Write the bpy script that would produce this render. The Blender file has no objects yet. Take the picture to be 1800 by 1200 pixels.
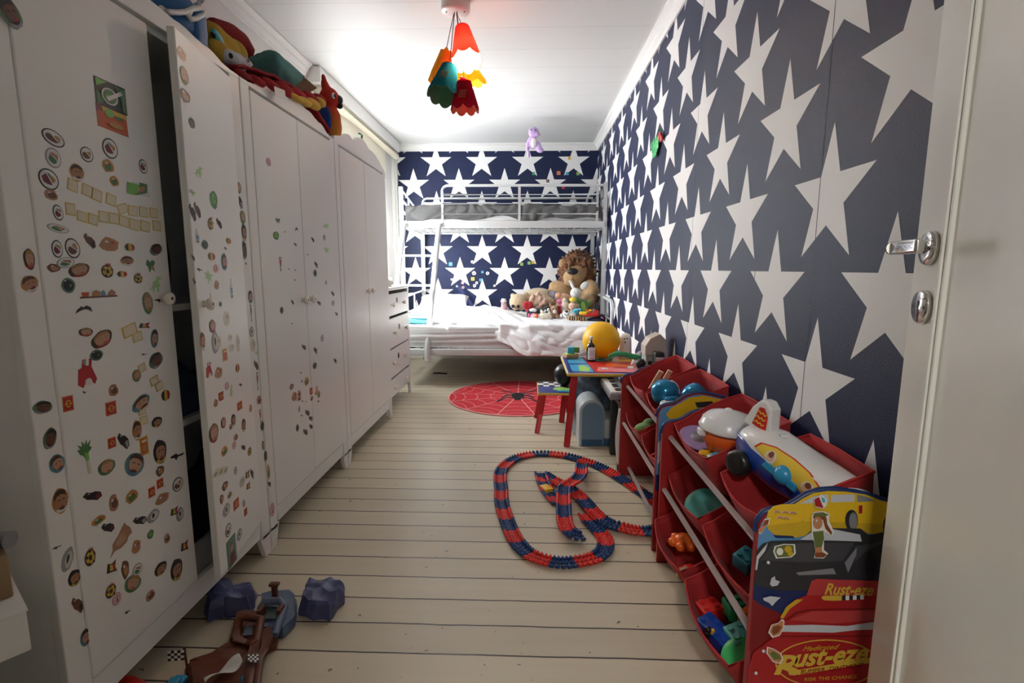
import bpy, bmesh, math, random
from mathutils import Vector, Matrix, noise
random.seed(7)
PI = math.pi
SC = bpy.context.scene
COL = SC.collection

# ---------------------------------------------------------------- camera
F, PITCH, YAW, ROLL, EYE = 896.0, .1428, .0315, .0021, 1.05
_cy, _sy, _cp, _sp, _cr, _sr = math.cos(YAW), math.sin(YAW), math.cos(PITCH), math.sin(PITCH), math.cos(ROLL), math.sin(ROLL)
_M = (Matrix(((_cr, -_sr, 0), (_sr, _cr, 0), (0, 0, 1))) @ Matrix(((1, 0, 0), (0, _cp, -_sp), (0, _sp, _cp)))
      @ Matrix(((1, 0, 0), (0, 0, -1), (0, 1, 0))) @ Matrix(((_cy, _sy, 0), (-_sy, _cy, 0), (0, 0, 1))))   # world -> (right, down, forward)
cam_data = bpy.data.cameras.new('camera')
cam = bpy.data.objects.new('camera', cam_data)
COL.objects.link(cam)
cam_data.sensor_width = 36
cam_data.lens = F / 1800 * 36
cam_data.clip_start = .02
_flip = Matrix(((1, 0, 0), (0, -1, 0), (0, 0, -1)))
cam.matrix_world = Matrix.Translation((0, 0, EYE)) @ (_M.transposed() @ _flip).to_4x4()
SC.camera = cam

# ---------------------------------------------------------------- world, sun, window light, exposure
W = bpy.data.worlds.new('sky')
SC.world = W
W.use_nodes = True
_bg = W.node_tree.nodes['Background']
_bg.inputs[0].default_value = (.92, .96, 1.0, 1)
_bg.inputs[1].default_value = 11.5
sun_d = bpy.data.lights.new('sun', 'SUN')
sun_d.energy = 16
sun_d.angle = math.radians(1.2)
sun_d.color = (1, .95, .86)
sun = bpy.data.objects.new('sun', sun_d)
COL.objects.link(sun)
sun.rotation_euler = Vector((.58, .40, -.80)).to_track_quat('-Z', 'Y').to_euler()
port_d = bpy.data.lights.new('window_portal', 'AREA')
port_d.shape = 'RECTANGLE'
port_d.size, port_d.size_y = 1.66, 1.3
port_d.cycles.is_portal = True
port = bpy.data.objects.new('window_portal', port_d)
COL.objects.link(port)
port.location = (-1.66, 4.58, 1.6)
port.rotation_euler = Vector((1, 0, 0)).to_track_quat('-Z', 'Z').to_euler()
hall_d = bpy.data.lights.new('hall_lamp', 'AREA')
hall_d.energy = 17
hall_d.size = .25
hall_d.color = (1, .97, .92)
hall = bpy.data.objects.new('hall_lamp', hall_d)
COL.objects.link(hall)
hall.location = (.0, -.95, 2.2)
SC.view_settings.view_transform = 'Standard'
SC.view_settings.look = 'None'
SC.view_settings.exposure = 0.95
SC.view_settings.gamma = 1
SC.view_settings.use_curve_mapping = False
try:
    SC.cycles.use_denoising = True
    SC.cycles.max_bounces = 10
    SC.cycles.diffuse_bounces = 6
    SC.cycles.sample_clamp_indirect = 6
except Exception:
    pass

# ---------------------------------------------------------------- measuring the room: a pixel of the photograph to a point on a plane
def _ray(u, v): return _M.transposed() @ Vector(((u - 900) / F, (v - 600) / F, 1))
def PX(u, v, c): d = _ray(u, v); return Vector((0, 0, EYE)) + d * (c / d.x)
def PY(u, v, c): d = _ray(u, v); return Vector((0, 0, EYE)) + d * (c / d.y)
def PZ(u, v, c): d = _ray(u, v); return Vector((0, 0, EYE)) + d * ((c - EYE) / d.z)

# ---------------------------------------------------------------- materials
MATS = {}
def mat(name, col, rough=.6, metal=0, var=0., vscale=8, bump=0., bscale=120, emit=0, trans=0., sheen=0., alpha=1., coat=0., sss=0., spec=.5):
    if name in MATS: return MATS[name]
    m = bpy.data.materials.new(name); m.use_nodes = True
    nt = m.node_tree; b = nt.nodes['Principled BSDF']
    c = tuple(col) + (1,)
    b.inputs['Base Color'].default_value = c
    b.inputs['Roughness'].default_value = rough
    b.inputs['Metallic'].default_value = metal
    b.inputs['Specular IOR Level'].default_value = spec
    if trans: b.inputs['Transmission Weight'].default_value = trans
    if sheen: b.inputs['Sheen Weight'].default_value = sheen
    if coat: b.inputs['Coat Weight'].default_value = coat
    if alpha < 1: b.inputs['Alpha'].default_value = alpha
    if sss:
        b.inputs['Subsurface Weight'].default_value = sss
        b.inputs['Subsurface Radius'].default_value = (.01, .01, .01)
    if emit:
        b.inputs['Emission Color'].default_value = c
        b.inputs['Emission Strength'].default_value = emit
    if var or bump:
        tc = nt.nodes.new('ShaderNodeTexCoord')
    if var:
        n = nt.nodes.new('ShaderNodeTexNoise'); n.inputs['Scale'].default_value = vscale; n.inputs['Detail'].default_value = 4
        nt.links.new(tc.outputs['Object'], n.inputs['Vector'])
        r = nt.nodes.new('ShaderNodeMapRange'); r.inputs[1].default_value = .3; r.inputs[2].default_value = .7
        r.inputs[3].default_value = 1 - var; r.inputs[4].default_value = 1 + var * .6
        nt.links.new(n.outputs['Fac'], r.inputs[0])
        mx = nt.nodes.new('ShaderNodeMix'); mx.data_type = 'RGBA'; mx.blend_type = 'MULTIPLY'; mx.inputs[0].default_value = 1
        mx.inputs[6].default_value = c
        nt.links.new(r.outputs[0], mx.inputs[7])
        nt.links.new(mx.outputs[2], b.inputs['Base Color'])
    if bump:
        n2 = nt.nodes.new('ShaderNodeTexNoise'); n2.inputs['Scale'].default_value = bscale; n2.inputs['Detail'].default_value = 3
        nt.links.new(tc.outputs['Object'], n2.inputs['Vector'])
        bp = nt.nodes.new('ShaderNodeBump'); bp.inputs['Strength'].default_value = bump; bp.inputs['Distance'].default_value = .004
        nt.links.new(n2.outputs['Fac'], bp.inputs['Height'])
        nt.links.new(bp.outputs[0], b.inputs['Normal'])
    MATS[name] = m
    return m

def board_mat(name, col, axis, width, phase, gap, gapcol, rough=.4, var=.08, specks=0., wood=0.):
    """painted boards: dark joints every `width` along `axis`, each board its own shade, worn flecks"""
    m = bpy.data.materials.new(name); m.use_nodes = True
    nt = m.node_tree; N = nt.nodes; L = nt.links; b = N['Principled BSDF']; b.inputs['Roughness'].default_value = rough
    tc = N.new('ShaderNodeTexCoord'); sx = N.new('ShaderNodeSeparateXYZ'); L.new(tc.outputs['Object'], sx.inputs[0])
    def mth(op, a, bb=None, c=None):
        n = N.new('ShaderNodeMath'); n.operation = op
        for i, x in enumerate((a, bb, c)):
            if x is None: continue
            if isinstance(x, (int, float)): n.inputs[i].default_value = x
            else: L.new(x, n.inputs[i])
        return n.outputs[0]
    wob = N.new('ShaderNodeTexNoise'); wob.inputs['Scale'].default_value = 6; L.new(tc.outputs['Object'], wob.inputs['Vector'])
    p = mth('DIVIDE', mth('ADD', mth('SUBTRACT', sx.outputs[axis], phase), mth('MULTIPLY', mth('SUBTRACT', wob.outputs['Fac'], .5), gap * 1.2)), width)
    fr = mth('FRACT', p); idx = mth('FLOOR', p)
    d = mth('MINIMUM', fr, mth('SUBTRACT', 1, fr))
    gapm = mth('LESS_THAN', d, gap / width / 2)
    wn = N.new('ShaderNodeTexWhiteNoise'); wn.noise_dimensions = '1D'; L.new(idx, wn.inputs['W'])
    mp = N.new('ShaderNodeMapping'); L.new(tc.outputs['Object'], mp.inputs[0])
    sc = [30, 30, 30]; sc[0 if axis == 1 else 1] = 2.5; mp.inputs['Scale'].default_value = sc
    gr = N.new('ShaderNodeTexNoise'); gr.inputs['Scale'].default_value = 1.0; gr.inputs['Detail'].default_value = 5; L.new(mp.outputs[0], gr.inputs['Vector'])
    val = mth('ADD', mth('ADD', 1 - var, mth('MULTIPLY', wn.outputs[0], var)), mth('MULTIPLY', mth('SUBTRACT', gr.outputs['Fac'], .5), wood))
    mx = N.new('ShaderNodeMix'); mx.data_type = 'RGBA'; mx.blend_type = 'MULTIPLY'; mx.inputs[0].default_value = 1
    mx.inputs[6].default_value = tuple(col) + (1,); L.new(val, mx.inputs[7])
    out = mx.outputs[2]
    fac = gapm
    if specks:
        sp = N.new('ShaderNodeTexNoise'); sp.inputs['Scale'].default_value = 38; sp.inputs['Detail'].default_value = 2; L.new(tc.outputs['Object'], sp.inputs['Vector'])
        big = N.new('ShaderNodeTexNoise'); big.inputs['Scale'].default_value = 3; L.new(tc.outputs['Object'], big.inputs['Vector'])
        s = mth('GREATER_THAN', mth('ADD', sp.outputs['Fac'], mth('MULTIPLY', big.outputs['Fac'], .18)), .84 - specks)
        fac = mth('MAXIMUM', gapm, mth('MULTIPLY', s, .75))
    m2 = N.new('ShaderNodeMix'); m2.data_type = 'RGBA'; L.new(fac, m2.inputs[0]); L.new(out, m2.inputs[6]); m2.inputs[7].default_value = tuple(gapcol) + (1,)
    L.new(m2.outputs[2], b.inputs['Base Color'])
    bp = N.new('ShaderNodeBump'); bp.inputs['Strength'].default_value = .35; bp.inputs['Distance'].default_value = .004
    L.new(mth('SUBTRACT', mth('MULTIPLY', gr.outputs['Fac'], .35), gapm), bp.inputs['Height']); L.new(bp.outputs[0], b.inputs['Normal'])
    MATS[name] = m
    return m

# ---------------------------------------------------------------- mesh builder
def frame_from(d):
    d = Vector(d).normalized()
    up = Vector((0, 0, 1)) if abs(d.z) < .95 else Vector((0, 1, 0))
    a = d.cross(up).normalized(); return a, a.cross(d).normalized(), d

class MB:
    """collects shapes in one mesh; every shape takes the material current at that moment"""
    def __init__(s, m=None):
        s.v = []; s.f = []; s.fm = []; s.sm = []; s.mats = []; s.cur = 0; s.T = Matrix.Identity(4); s.smooth = False
        if m: s.m(m)
    def m(s, m):
        if isinstance(m, str): m = MATS[m]
        if m not in s.mats: s.mats.append(m)
        s.cur = s.mats.index(m); return s
    def add(s, vs, fs, smooth=None):
        o = len(s.v); s.v += [s.T @ Vector(p) for p in vs]
        for f in fs:
            s.f.append([i + o for i in f]); s.fm.append(s.cur); s.sm.append(s.smooth if smooth is None else smooth)
        return s
    def box(s, c, d, rot=None):
        R = rot.to_matrix() if hasattr(rot, 'to_matrix') else (Matrix.Identity(3) if rot is None else rot)
        x, y, z = (q / 2 for q in d); c = Vector(c)
        vs = [c + R @ Vector((i * x, j * y, k * z)) for i in (-1, 1) for j in (-1, 1) for k in (-1, 1)]
        return s.add(vs, [(0, 1, 3, 2), (4, 6, 7, 5), (0, 4, 5, 1), (2, 3, 7, 6), (0, 2, 6, 4), (1, 5, 7, 3)])
    def bb(s, x0, x1, y0, y1, z0, z1): return s.box(((x0 + x1) / 2, (y0 + y1) / 2, (z0 + z1) / 2), (x1 - x0, y1 - y0, z1 - z0))
    def rbox(s, c, d, r=.01, rot=None, seg=3):
        """box with rounded edges"""
        bm = bmesh.new(); bmesh.ops.create_cube(bm, size=1)
        for v in bm.verts: v.co = Vector((v.co.x * d[0], v.co.y * d[1], v.co.z * d[2]))
        bmesh.ops.bevel(bm, geom=bm.edges[:], offset=min(r, min(d) * .49), segments=seg, profile=.5, affect='EDGES')
        R = rot.to_matrix() if hasattr(rot, 'to_matrix') else (Matrix.Identity(3) if rot is None else rot)
        bm.verts.index_update()
        s.add([Vector(c) + R @ v.co for v in bm.verts], [[v.index for v in f.verts] for f in bm.faces], True); bm.free(); return s
    def rbb(s, x0, x1, y0, y1, z0, z1, r=.01): return s.rbox(((x0 + x1) / 2, (y0 + y1) / 2, (z0 + z1) / 2), (x1 - x0, y1 - y0, z1 - z0), r)
    def tube(s, pts, r, seg=10, cap=True, closed=False):
        pts = [Vector(p) for p in pts]; n = len(pts)
        rs = r if isinstance(r, (list, tuple)) else [r] * n
        vs = []; fs = []; pa = None
        for i, p in enumerate(pts):
            a = pts[i - 1] if (i or closed) else p; b = pts[(i + 1) % n] if (i < n - 1 or closed) else p
            d = (b - a).normalized()
            if pa is None: ax, ay, _ = frame_from(d)
            else:
                ax = (pa - d * pa.dot(d)); ax = ax.normalized() if ax.length > 1e-6 else frame_from(d)[0]
                ay = d.cross(ax)
            pa = ax
            for k in range(seg):
                t = 2 * PI * k / seg; vs.append(p + (ax * math.cos(t) + ay * math.sin(t)) * rs[i])
        m = n if closed else n - 1
        for i in range(m):
            for k in range(seg):
                j = (i + 1) % n
                fs.append((i * seg + k, i * seg + (k + 1) % seg, j * seg + (k + 1) % seg, j * seg + k))
        s.add(vs, fs, True)
        if cap and not closed: s.add(vs, [tuple(range(seg))[::-1], tuple((n - 1) * seg + k for k in range(seg))], False)
        return s
    def cyl(s, a, b, r, r2=None, seg=20): return s.tube([a, b], [r, r if r2 is None else r2], seg)
    def lathe(s, c, prof, seg=28, axis=(0, 0, 1), smooth=True, sx=1., sy=1., caps=True):
        """prof: (radius, height) pairs along axis"""
        ax, ay, d = frame_from(axis) if tuple(axis) != (0, 0, 1) else (Vector((1, 0, 0)), Vector((0, 1, 0)), Vector((0, 0, 1)))
        c = Vector(c); vs = []; fs = []
        for r, h in prof:
            for k in range(seg):
                t = 2 * PI * k / seg; vs.append(c + ax * (math.cos(t) * r * sx) + ay * (math.sin(t) * r * sy) + d * h)
        for i in range(len(prof) - 1):
            for k in range(seg): fs.append((i * seg + k, i * seg + (k + 1) % seg, (i + 1) * seg + (k + 1) % seg, (i + 1) * seg + k))
        if caps and prof[0][0] > 1e-5: fs.append(tuple(range(seg))[::-1])
        if caps and prof[-1][0] > 1e-5: fs.append(tuple((len(prof) - 1) * seg + k for k in range(seg)))
        return s.add(vs, fs, smooth)
    def ball(s, c, r, rot=None, su=20, sv=12):
        rx = (r, r, r) if isinstance(r, (int, float)) else r
        R = rot.to_matrix() if hasattr(rot, 'to_matrix') else (Matrix.Identity(3) if rot is None else rot)
        c = Vector(c); vs = []; fs = []
        for i in range(sv + 1):
            a = -PI / 2 + PI * i / sv
            for k in range(su):
                t = 2 * PI * k / su
                vs.append(c + R @ Vector((rx[0] * math.cos(a) * math.cos(t), rx[1] * math.cos(a) * math.sin(t), rx[2] * math.sin(a))))
        for i in range(sv):
            for k in range(su): fs.append((i * su + k, i * su + (k + 1) % su, (i + 1) * su + (k + 1) % su, (i + 1) * su + k))
        return s.add(vs, fs, True)
    def prism(s, poly, O, U, V, Nv, t):
        """polygon in the (U,V) plane at O, thickened by t along Nv"""
        O, U, V, Nv = Vector(O), Vector(U), Vector(V), Vector(Nv); n = len(poly)
        a = [O + U * p[0] + V * p[1] for p in poly]; b = [p + Nv * t for p in a]
        fs = [tuple(range(n))[::-1], tuple(range(n, 2 * n))] + [(i, (i + 1) % n, n + (i + 1) % n, n + i) for i in range(n)]
        if U.cross(V).dot(Nv) * t < 0: fs = [tuple(reversed(f)) for f in fs]
        return s.add(a + b, fs, False)
    def poly(s, pts): return s.add(pts, [tuple(range(len(pts)))], False)
    def grid(s, fn, nu, nv, smooth=True):
        vs = [fn(i / nu, j / nv) for j in range(nv + 1) for i in range(nu + 1)]
        fs = [(j * (nu + 1) + i, j * (nu + 1) + i + 1, (j + 1) * (nu + 1) + i + 1, (j + 1) * (nu + 1) + i) for j in range(nv) for i in range(nu)]
        return s.add(vs, fs, smooth)
    def build(s, name, parent=None, loc=None, bevel=0, solid=0, sub=0, fix=True, offset=None):
        """link as one object. With a parent, coordinates are the parent's own (world=True things pass offset)."""
        me = bpy.data.meshes.new(name)
        off = Vector(offset) if offset is not None else Vector((0, 0, 0))
        me.from_pydata([tuple(p - off) for p in s.v], [], s.f)
        for m in s.mats: me.materials.append(m)
        me.polygons.foreach_set('material_index', s.fm); me.polygons.foreach_set('use_smooth', s.sm); me.update()
        if fix:
            bm = bmesh.new(); bm.from_mesh(me); bmesh.ops.recalc_face_normals(bm, faces=bm.faces); bm.to_mesh(me); bm.free()
        o = bpy.data.objects.new(name, me); COL.objects.link(o)
        if loc is not None: o.location = loc
        if parent is not None: o.parent = parent
        if solid:
            k = o.modifiers.new('solid', 'SOLIDIFY'); k.thickness = solid; k.offset = 0
        if bevel:
            k = o.modifiers.new('bevel', 'BEVEL'); k.width = bevel; k.segments = 2; k.limit_method = 'ANGLE'; k.angle_limit = math.radians(40)
        if sub:
            k = o.modifiers.new('sub', 'SUBSURF'); k.levels = sub; k.render_levels = sub
        return o

def tag(o, label, cat, group=None, kind=None):
    o['label'] = label; o['category'] = cat
    if group: o['group'] = group
    if kind: o['kind'] = kind
    return o
def thing(name, label, cat, loc=(0, 0, 0), rot=(0, 0, 0), group=None):
    o = bpy.data.objects.new(name, None); COL.objects.link(o); o.location = loc; o.rotation_euler = rot
    o.empty_display_size = .05
    return tag(o, label, cat, group)
def struct(o):
    o['kind'] = 'structure'; return o
def arc(c, r, a0, a1, n, u=(1, 0, 0), v=(0, 0, 1)):
    c, u, v = Vector(c), Vector(u), Vector(v)
    return [c + u * (r * math.cos(a0 + (a1 - a0) * i / n)) + v * (r * math.sin(a0 + (a1 - a0) * i / n)) for i in range(n + 1)]
def nz(p, s=1.): return noise.noise(Vector(p) * s)
def ellipse(w, h, n=18, wob=0., seed=0):
    return [((w / 2) * math.cos(2 * PI * k / n) * (1 + wob * nz((math.cos(2 * PI * k / n) * 1.3 + seed * 7.1, math.sin(2 * PI * k / n) * 1.3, seed))),
             (h / 2) * math.sin(2 * PI * k / n) * (1 + wob * nz((math.cos(2 * PI * k / n) * 1.3 + seed * 3.7, math.sin(2 * PI * k / n) * 1.3, seed + 9)))) for k in range(n)]
def plush(name, m, blobs, parent=None, vox=.006, smooth=4, fuzz=0.):
    """one continuous stuffed body: ellipsoids (centre, radii, euler) fused by a voxel remesh and smoothed"""
    mb = MB(m)
    for b in blobs:
        from mathutils import Euler
        mb.ball(b[0], b[1], Euler(b[2]) if len(b) > 2 else None, 16, 10)
    o = mb.build(name, parent)
    k = o.modifiers.new('fuse', 'REMESH'); k.mode = 'VOXEL'; k.voxel_size = vox; k.use_smooth_shade = True
    k = o.modifiers.new('soften', 'SMOOTH'); k.iterations = smooth; k.factor = .5
    return o
# ================================================================ MATERIALS
mat('white_paint', (.83, .84, .82), .38, var=.03, vscale=2)
mat('white_wall', (.80, .79, .76), .7, var=.03, vscale=3)
mat('white_trim', (.84, .83, .80), .45)
mat('door_paint', (.88, .875, .82), .28, var=.05, vscale=5)
mat('navy', (.011, .018, .062), .45, bump=.35, bscale=300, var=.12, vscale=14, spec=.28)
mat('star_white', (.84, .83, .82), .55, bump=.2, bscale=300)
mat('chrome', (.78, .77, .76), .12, 1)
mat('dark', (.012, .012, .014), .5)
mat('black_plastic', (.014, .014, .016), .3)
mat('black_rubber', (.012, .012, .012), .7)
mat('silver_paint', (.62, .63, .63), .35, metal=.35)
mat('rod_silver', (.70, .68, .67), .3, metal=.5)
mat('knob_cream', (.82, .78, .70), .35)
mat('red_fabric', (.36, .014, .016), .85, var=.12, vscale=20, bump=.15, bscale=500, sheen=.05)
mat('red_trim', (.42, .02, .02), .8)
mat('red_paint', (.55, .012, .02), .3)
mat('glass', (1, 1, 1), .02, trans=1)
mat('brown_card', (.33, .22, .12), .85, var=.1)
mat('grey_sheet', (.095, .093, .092), .9, var=.1, vscale=6, bump=.25, bscale=60)
mat('white_cotton', (.80, .80, .81), .9, var=.03, bump=.15, bscale=50)
mat('sheet_grey', (.62, .62, .62), .9, var=.05, bump=.15, bscale=40)
mat('white_plastic', (.82, .81, .79), .3)
mat('yellow_plastic', (.85, .50, .03), .35)
mat('yellow_print', (.78, .55, .06), .35)
mat('blue_plastic', (.01, .07, .40), .22)
mat('bright_red', (.62, .02, .015), .35)
mat('green', (.02, .28, .10), .45)
mat('lime', (.35, .62, .12), .5)
mat('teal', (.05, .38, .40), .5)
mat('cyan', (.06, .42, .55), .4)
mat('orange', (.85, .16, .02), .35)
mat('purple', (.45, .30, .62), .6)
mat('pink', (.80, .20, .38), .6)
mat('brown', (.13, .045, .02), .55)
mat('wood', (.50, .33, .18), .6, var=.15, vscale=30)
mat('cream', (.78, .72, .58), .6)
mat('white_paper', (.82, .82, .80), .7)
mat('black_print', (.015, .015, .018), .5)
board_mat('floor_boards', (.64, .56, .42), 1, .1165, 1.258 - .1165 * 4, .0056, (.045, .035, .026), rough=.32, var=.12, specks=.02, wood=.16)
board_mat('ceiling_boards', (.75, .745, .73), 1, .295, 2.84, .0030, (.52, .51, .49), rough=.5, var=.015, wood=.02)

# ================================================================ THE ROOM
XL, XR, YB, YN, ZC = -1.52, .76, 5.89, -.5, 2.41
b = MB('floor_boards'); b.bb(XL - .12, XR + .12, YN - 1.4, YB + .12, -.1, 0); struct(b.build('floor'))
b = MB('ceiling_boards'); b.bb(XL - .12, XR + .12, YN - 1.4, YB + .12, ZC, ZC + .1); struct(b.build('ceiling'))
STAR_S, STAR_R, ROW = .5118, .182, .2442
def star_pts(r):
    return [((r if k % 2 == 0 else r * .382) * math.sin(PI * k / 5), (r if k % 2 == 0 else r * .382) * math.cos(PI * k / 5)) for k in range(10)]
def clip(poly, x0, x1, y0, y1):
    for ax, lim, sg in ((0, x0, 1), (0, x1, -1), (1, y0, 1), (1, y1, -1)):
        out = []
        for i in range(len(poly)):
            p, q = poly[i - 1], poly[i]
            dp, dq = sg * (p[ax] - lim), sg * (q[ax] - lim)
            if (dp >= 0) != (dq >= 0):
                t = dp / (dp - dq); out.append((p[0] + (q[0] - p[0]) * t, p[1] + (q[1] - p[1]) * t))
            if dq >= 0: out.append(q)
        poly = out
        if len(poly) < 3: return []
    return poly
def stars(mb, tips, place, lim):
    sp = star_pts(STAR_R)
    for (a, z) in tips:
        for k in range(10):
            tri = [(a, z - STAR_R), (a + sp[k][0], z - STAR_R + sp[k][1]), (a + sp[(k + 1) % 10][0], z - STAR_R + sp[(k + 1) % 10][1])]
            c = clip(tri, *lim)
            if c: mb.poly([place(*q) for q in c])
# right wall: navy paper with white stars
b = MB('navy'); b.bb(XR, XR + .12, YN - 1.4, YB + .12, 0, ZC); b.m('star_white')
tips = [(1.1012 + STAR_S * (k + (.5 if r % 2 else 0)), 1.1674 + ROW * r) for r in range(-4, 7) for k in range(-4, 11)]
stars(b, tips, lambda a, z: (XR - .0004, a, z), (YN, YB, 0.0, ZC))
b.m('dark')
for y, z0, z1 in ((2.42, .86, 1.02), (2.43, .80, .85), (1.395, .86, .97), (3.9, .72, .80), (1.75, .96, 1.05)):
    b.poly([(XR - .0008, y - .0022, z0), (XR - .0008, y + .0022, z0), (XR - .0008, y + .0012, z1), (XR - .0008, y - .0030, z1)])
b.m('navy')
for y in (1.40, 2.44, 3.47):
    b.poly([(XR - .0006, y - .0016, 0), (XR - .0006, y + .0016, 0), (XR - .0006, y + .0016, ZC), (XR - .0006, y - .0016, ZC)])
struct(b.build('wall_right', fix=False))
# far wall: the same paper
b = MB('navy'); b.bb(XL - .12, XR, YB, YB + .12, 0, ZC); b.m('star_white')
tips = [(-.7842 + STAR_S * (k + (.5 if r % 2 else 0)), 2.1543 - ROW * r) for r in range(-2, 9) for k in range(-3, 5)]
stars(b, tips, lambda a, z: (a, YB - .0004, z), (XL, XR, 0.0, ZC))
struct(b.build('wall_back', fix=False))
# left wall with the window opening
WY0, WY1, WZ0, WZ1 = 3.76, 5.42, .95, 2.26
b = MB('white_wall')
b.bb(XL - .12, XL, YN - 1.4, WY0, 0, ZC); b.bb(XL - .12, XL, WY1, YB + .12, 0, ZC)
b.bb(XL - .12, XL, WY0, WY1, 0, WZ0); b.bb(XL - .12, XL, WY0, WY1, WZ1, ZC)
struct(b.build('wall_left', fix=False))
# near wall with the doorway the photograph is taken through, and the hall behind it
b = MB('white_wall')
b.bb(XL, -.05, YN - .12, YN, 0, ZC); b.bb(.46, XR, YN - .12, YN, 0, ZC); b.bb(-.05, .46, YN - .12, YN, 2.1, ZC)
b.bb(XL, XR, YN - 1.4, YN - 1.28, 0, ZC)
struct(b.build('wall_front', fix=False))
# skirting and crown mouldings
def crown(name, p0, p1, inward):
    prof = [(0, 0), (0, -.075), (.010, -.075), (.014, -.060), (.030, -.042), (.034, -.030), (.050, -.016), (.056, -.012), (.056, 0)]
    mb = MB('white_trim'); p0, p1, inw = Vector(p0), Vector(p1), Vector(inward)
    mb.prism(prof, p0, inw, (0, 0, 1), (p1 - p0).normalized(), (p1 - p0).length); return struct(mb.build(name))
crown('trim_1', (XR - .0005, YN, ZC - .0005), (XR - .0005, YB, ZC - .0005), (-1, 0, 0))
crown('trim_2', (XL, YB - .0005, ZC - .0005), (XR, YB - .0005, ZC - .0005), (0, -1, 0))
crown('trim_3', (XL + .0005, YN, ZC - .0005), (XL + .0005, 3.62, ZC - .0005), (1, 0, 0))
b = MB('white_trim'); b.bb(XR - .018, XR - .0005, YN, YB, 0, .07); struct(b.build('baseboard_right', bevel=.004))
b = MB('white_trim'); b.bb(XL, XR - .02, YB - .018, YB - .0005, 0, .07); struct(b.build('baseboard_back', bevel=.004))
# corner casing at the far left
b = MB('white_trim'); b.bb(XL + .0005, XL + .035, YB - .10, YB - .003, .07, ZC - .08); b.bb(XL + .035, XL + .05, YB - .06, YB - .003, .07, ZC - .08); struct(b.build('trim_4', bevel=.004))
# window: casing, sashes, glass, sill, rolled blind and box above it
wn = bpy.data.objects.new('window_1', None); COL.objects.link(wn); wn.location = (XL, WY0, WZ0); wn['kind'] = 'structure'
wo = (XL, WY0, WZ0)
b = MB('white_trim')
for y0, y1, z0, z1 in ((WY0 - .09, WY0, WZ0 - .05, WZ1 + .09), (WY1, WY1 + .09, WZ0 - .05, WZ1 + .09), (WY0, WY1, WZ1, WZ1 + .09)):
    b.bb(XL, XL + .022, y0, y1, z0, z1)
b.build('casing', wn, bevel=.005, offset=wo)
b = MB('white_trim')
for y0, y1 in ((WY0, WY0 + .055), (WY1 - .055, WY1), (4.555, 4.625)): b.bb(XL - .10, XL - .05, y0, y1, WZ0, WZ1)
for z0, z1 in ((WZ0, WZ0 + .055), (WZ1 - .055, WZ1), (1.80, 1.85)): b.bb(XL - .10, XL - .05, WY0, WY1, z0, z1)
b.build('sash', wn, bevel=.004, offset=wo)
b = MB('white_trim'); b.bb(XL - .05, XL + .05, WY0 - .10, WY1 + .10, WZ0 - .03, WZ0); b.build('sill', wn, bevel=.006, offset=wo)
g = bpy.data.materials.new('window_glass'); g.use_nodes = True
gn = g.node_tree; gn.nodes.remove(gn.nodes['Principled BSDF'])
gt = gn.nodes.new('ShaderNodeBsdfTransparent'); gg = gn.nodes.new('ShaderNodeBsdfGlossy'); gg.inputs['Roughness'].default_value = .03
gm = gn.nodes.new('ShaderNodeMixShader'); gm.inputs[0].default_value = .06
gn.links.new(gt.outputs[0], gm.inputs[1]); gn.links.new(gg.outputs[0], gm.inputs[2]); gn.links.new(gm.outputs[0], gn.nodes['Material Output'].inputs[0])
MATS['window_glass'] = g
b = MB(g); b.bb(XL - .078, XL - .074, WY0 + .05, WY1 - .05, WZ0 + .05, WZ1 - .05); b.build('pane', wn, offset=wo)
t = thing('roller_blind', 'rolled-up white blind in its box along the top of the window', 'blind', (XL, 4.7, 2.2))
b = MB('white_trim'); b.bb(XL + .001, XL + .10, 3.64, YB - .101, 2.30, ZC - .002); b.build('box', t, bevel=.006, offset=(XL, 4.7, 2.2))
mat('blind_cloth', (.80, .75, .62), .8)
b = MB('blind_cloth'); b.cyl((XL + .06, 3.70, 2.262), (XL + .06, YB - .11, 2.262), .034, seg=18); b.bb(XL + .026, XL + .028, 3.70, 5.46, 1.97, 2.27); b.bb(XL + .022, XL + .032, 3.70, 5.46, 1.955, 1.972); b.build('cloth', t, offset=(XL, 4.7, 2.2))

# ---------------------------------------------------------------- the open door at the right
d0, d1 = Vector((.660, .905, 0)), Vector((.437, .115, 0))       # lock edge, hinge edge of the face towards the room
du = (d1 - d0).normalized(); dn = Vector((-du.y, du.x, 0));
if dn.x > 0: dn = -dn
dr = bpy.data.objects.new('door_1', None); COL.objects.link(dr); dr.location = d1; dr['kind'] = 'structure'
DL = (d1 - d0).length
def dp(a, z, o=0.): return d0 + du * a + dn * o + Vector((0, 0, z))
b = MB('door_paint')
b.prism([(0, .012), (DL, .012), (DL, 2.03), (0, 2.03)], d0, du, (0, 0, 1), -dn, .036)
b.build('leaf', dr, bevel=.003, offset=d1)
b = MB('door_paint')
path = [(.098, 2.1), (.098, .235), (.15, .175), (.15, .0), ]
def mould(mb, loop, closed=True):
    n = len(loop)
    for i in range(n if closed else n - 1):
        p, q = Vector(loop[i]), Vector(loop[(i + 1) % n])
        t = (q - p).normalized(); s = Vector((-t.y, t.x))
        for off, w, h in ((0, .007, .007), (.009, .007, .010), (.018, .007, .007)):
            c = [p - s * (off - w / 2), q - s * (off - w / 2), q - s * (off + w / 2), p - s * (off + w / 2)]
            mb.prism([(k.x, k.y) for k in c], d0, du, (0, 0, 1), dn, h)
mould(b, [(.105, .225), (.105, 1.90), (DL - .105, 1.90), (DL - .105, .225), (DL - .155, .165), (.155, .165)])
b.build('moulding', dr, bevel=.002, offset=d1)
hz = 1.083
b = MB('chrome')
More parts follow.
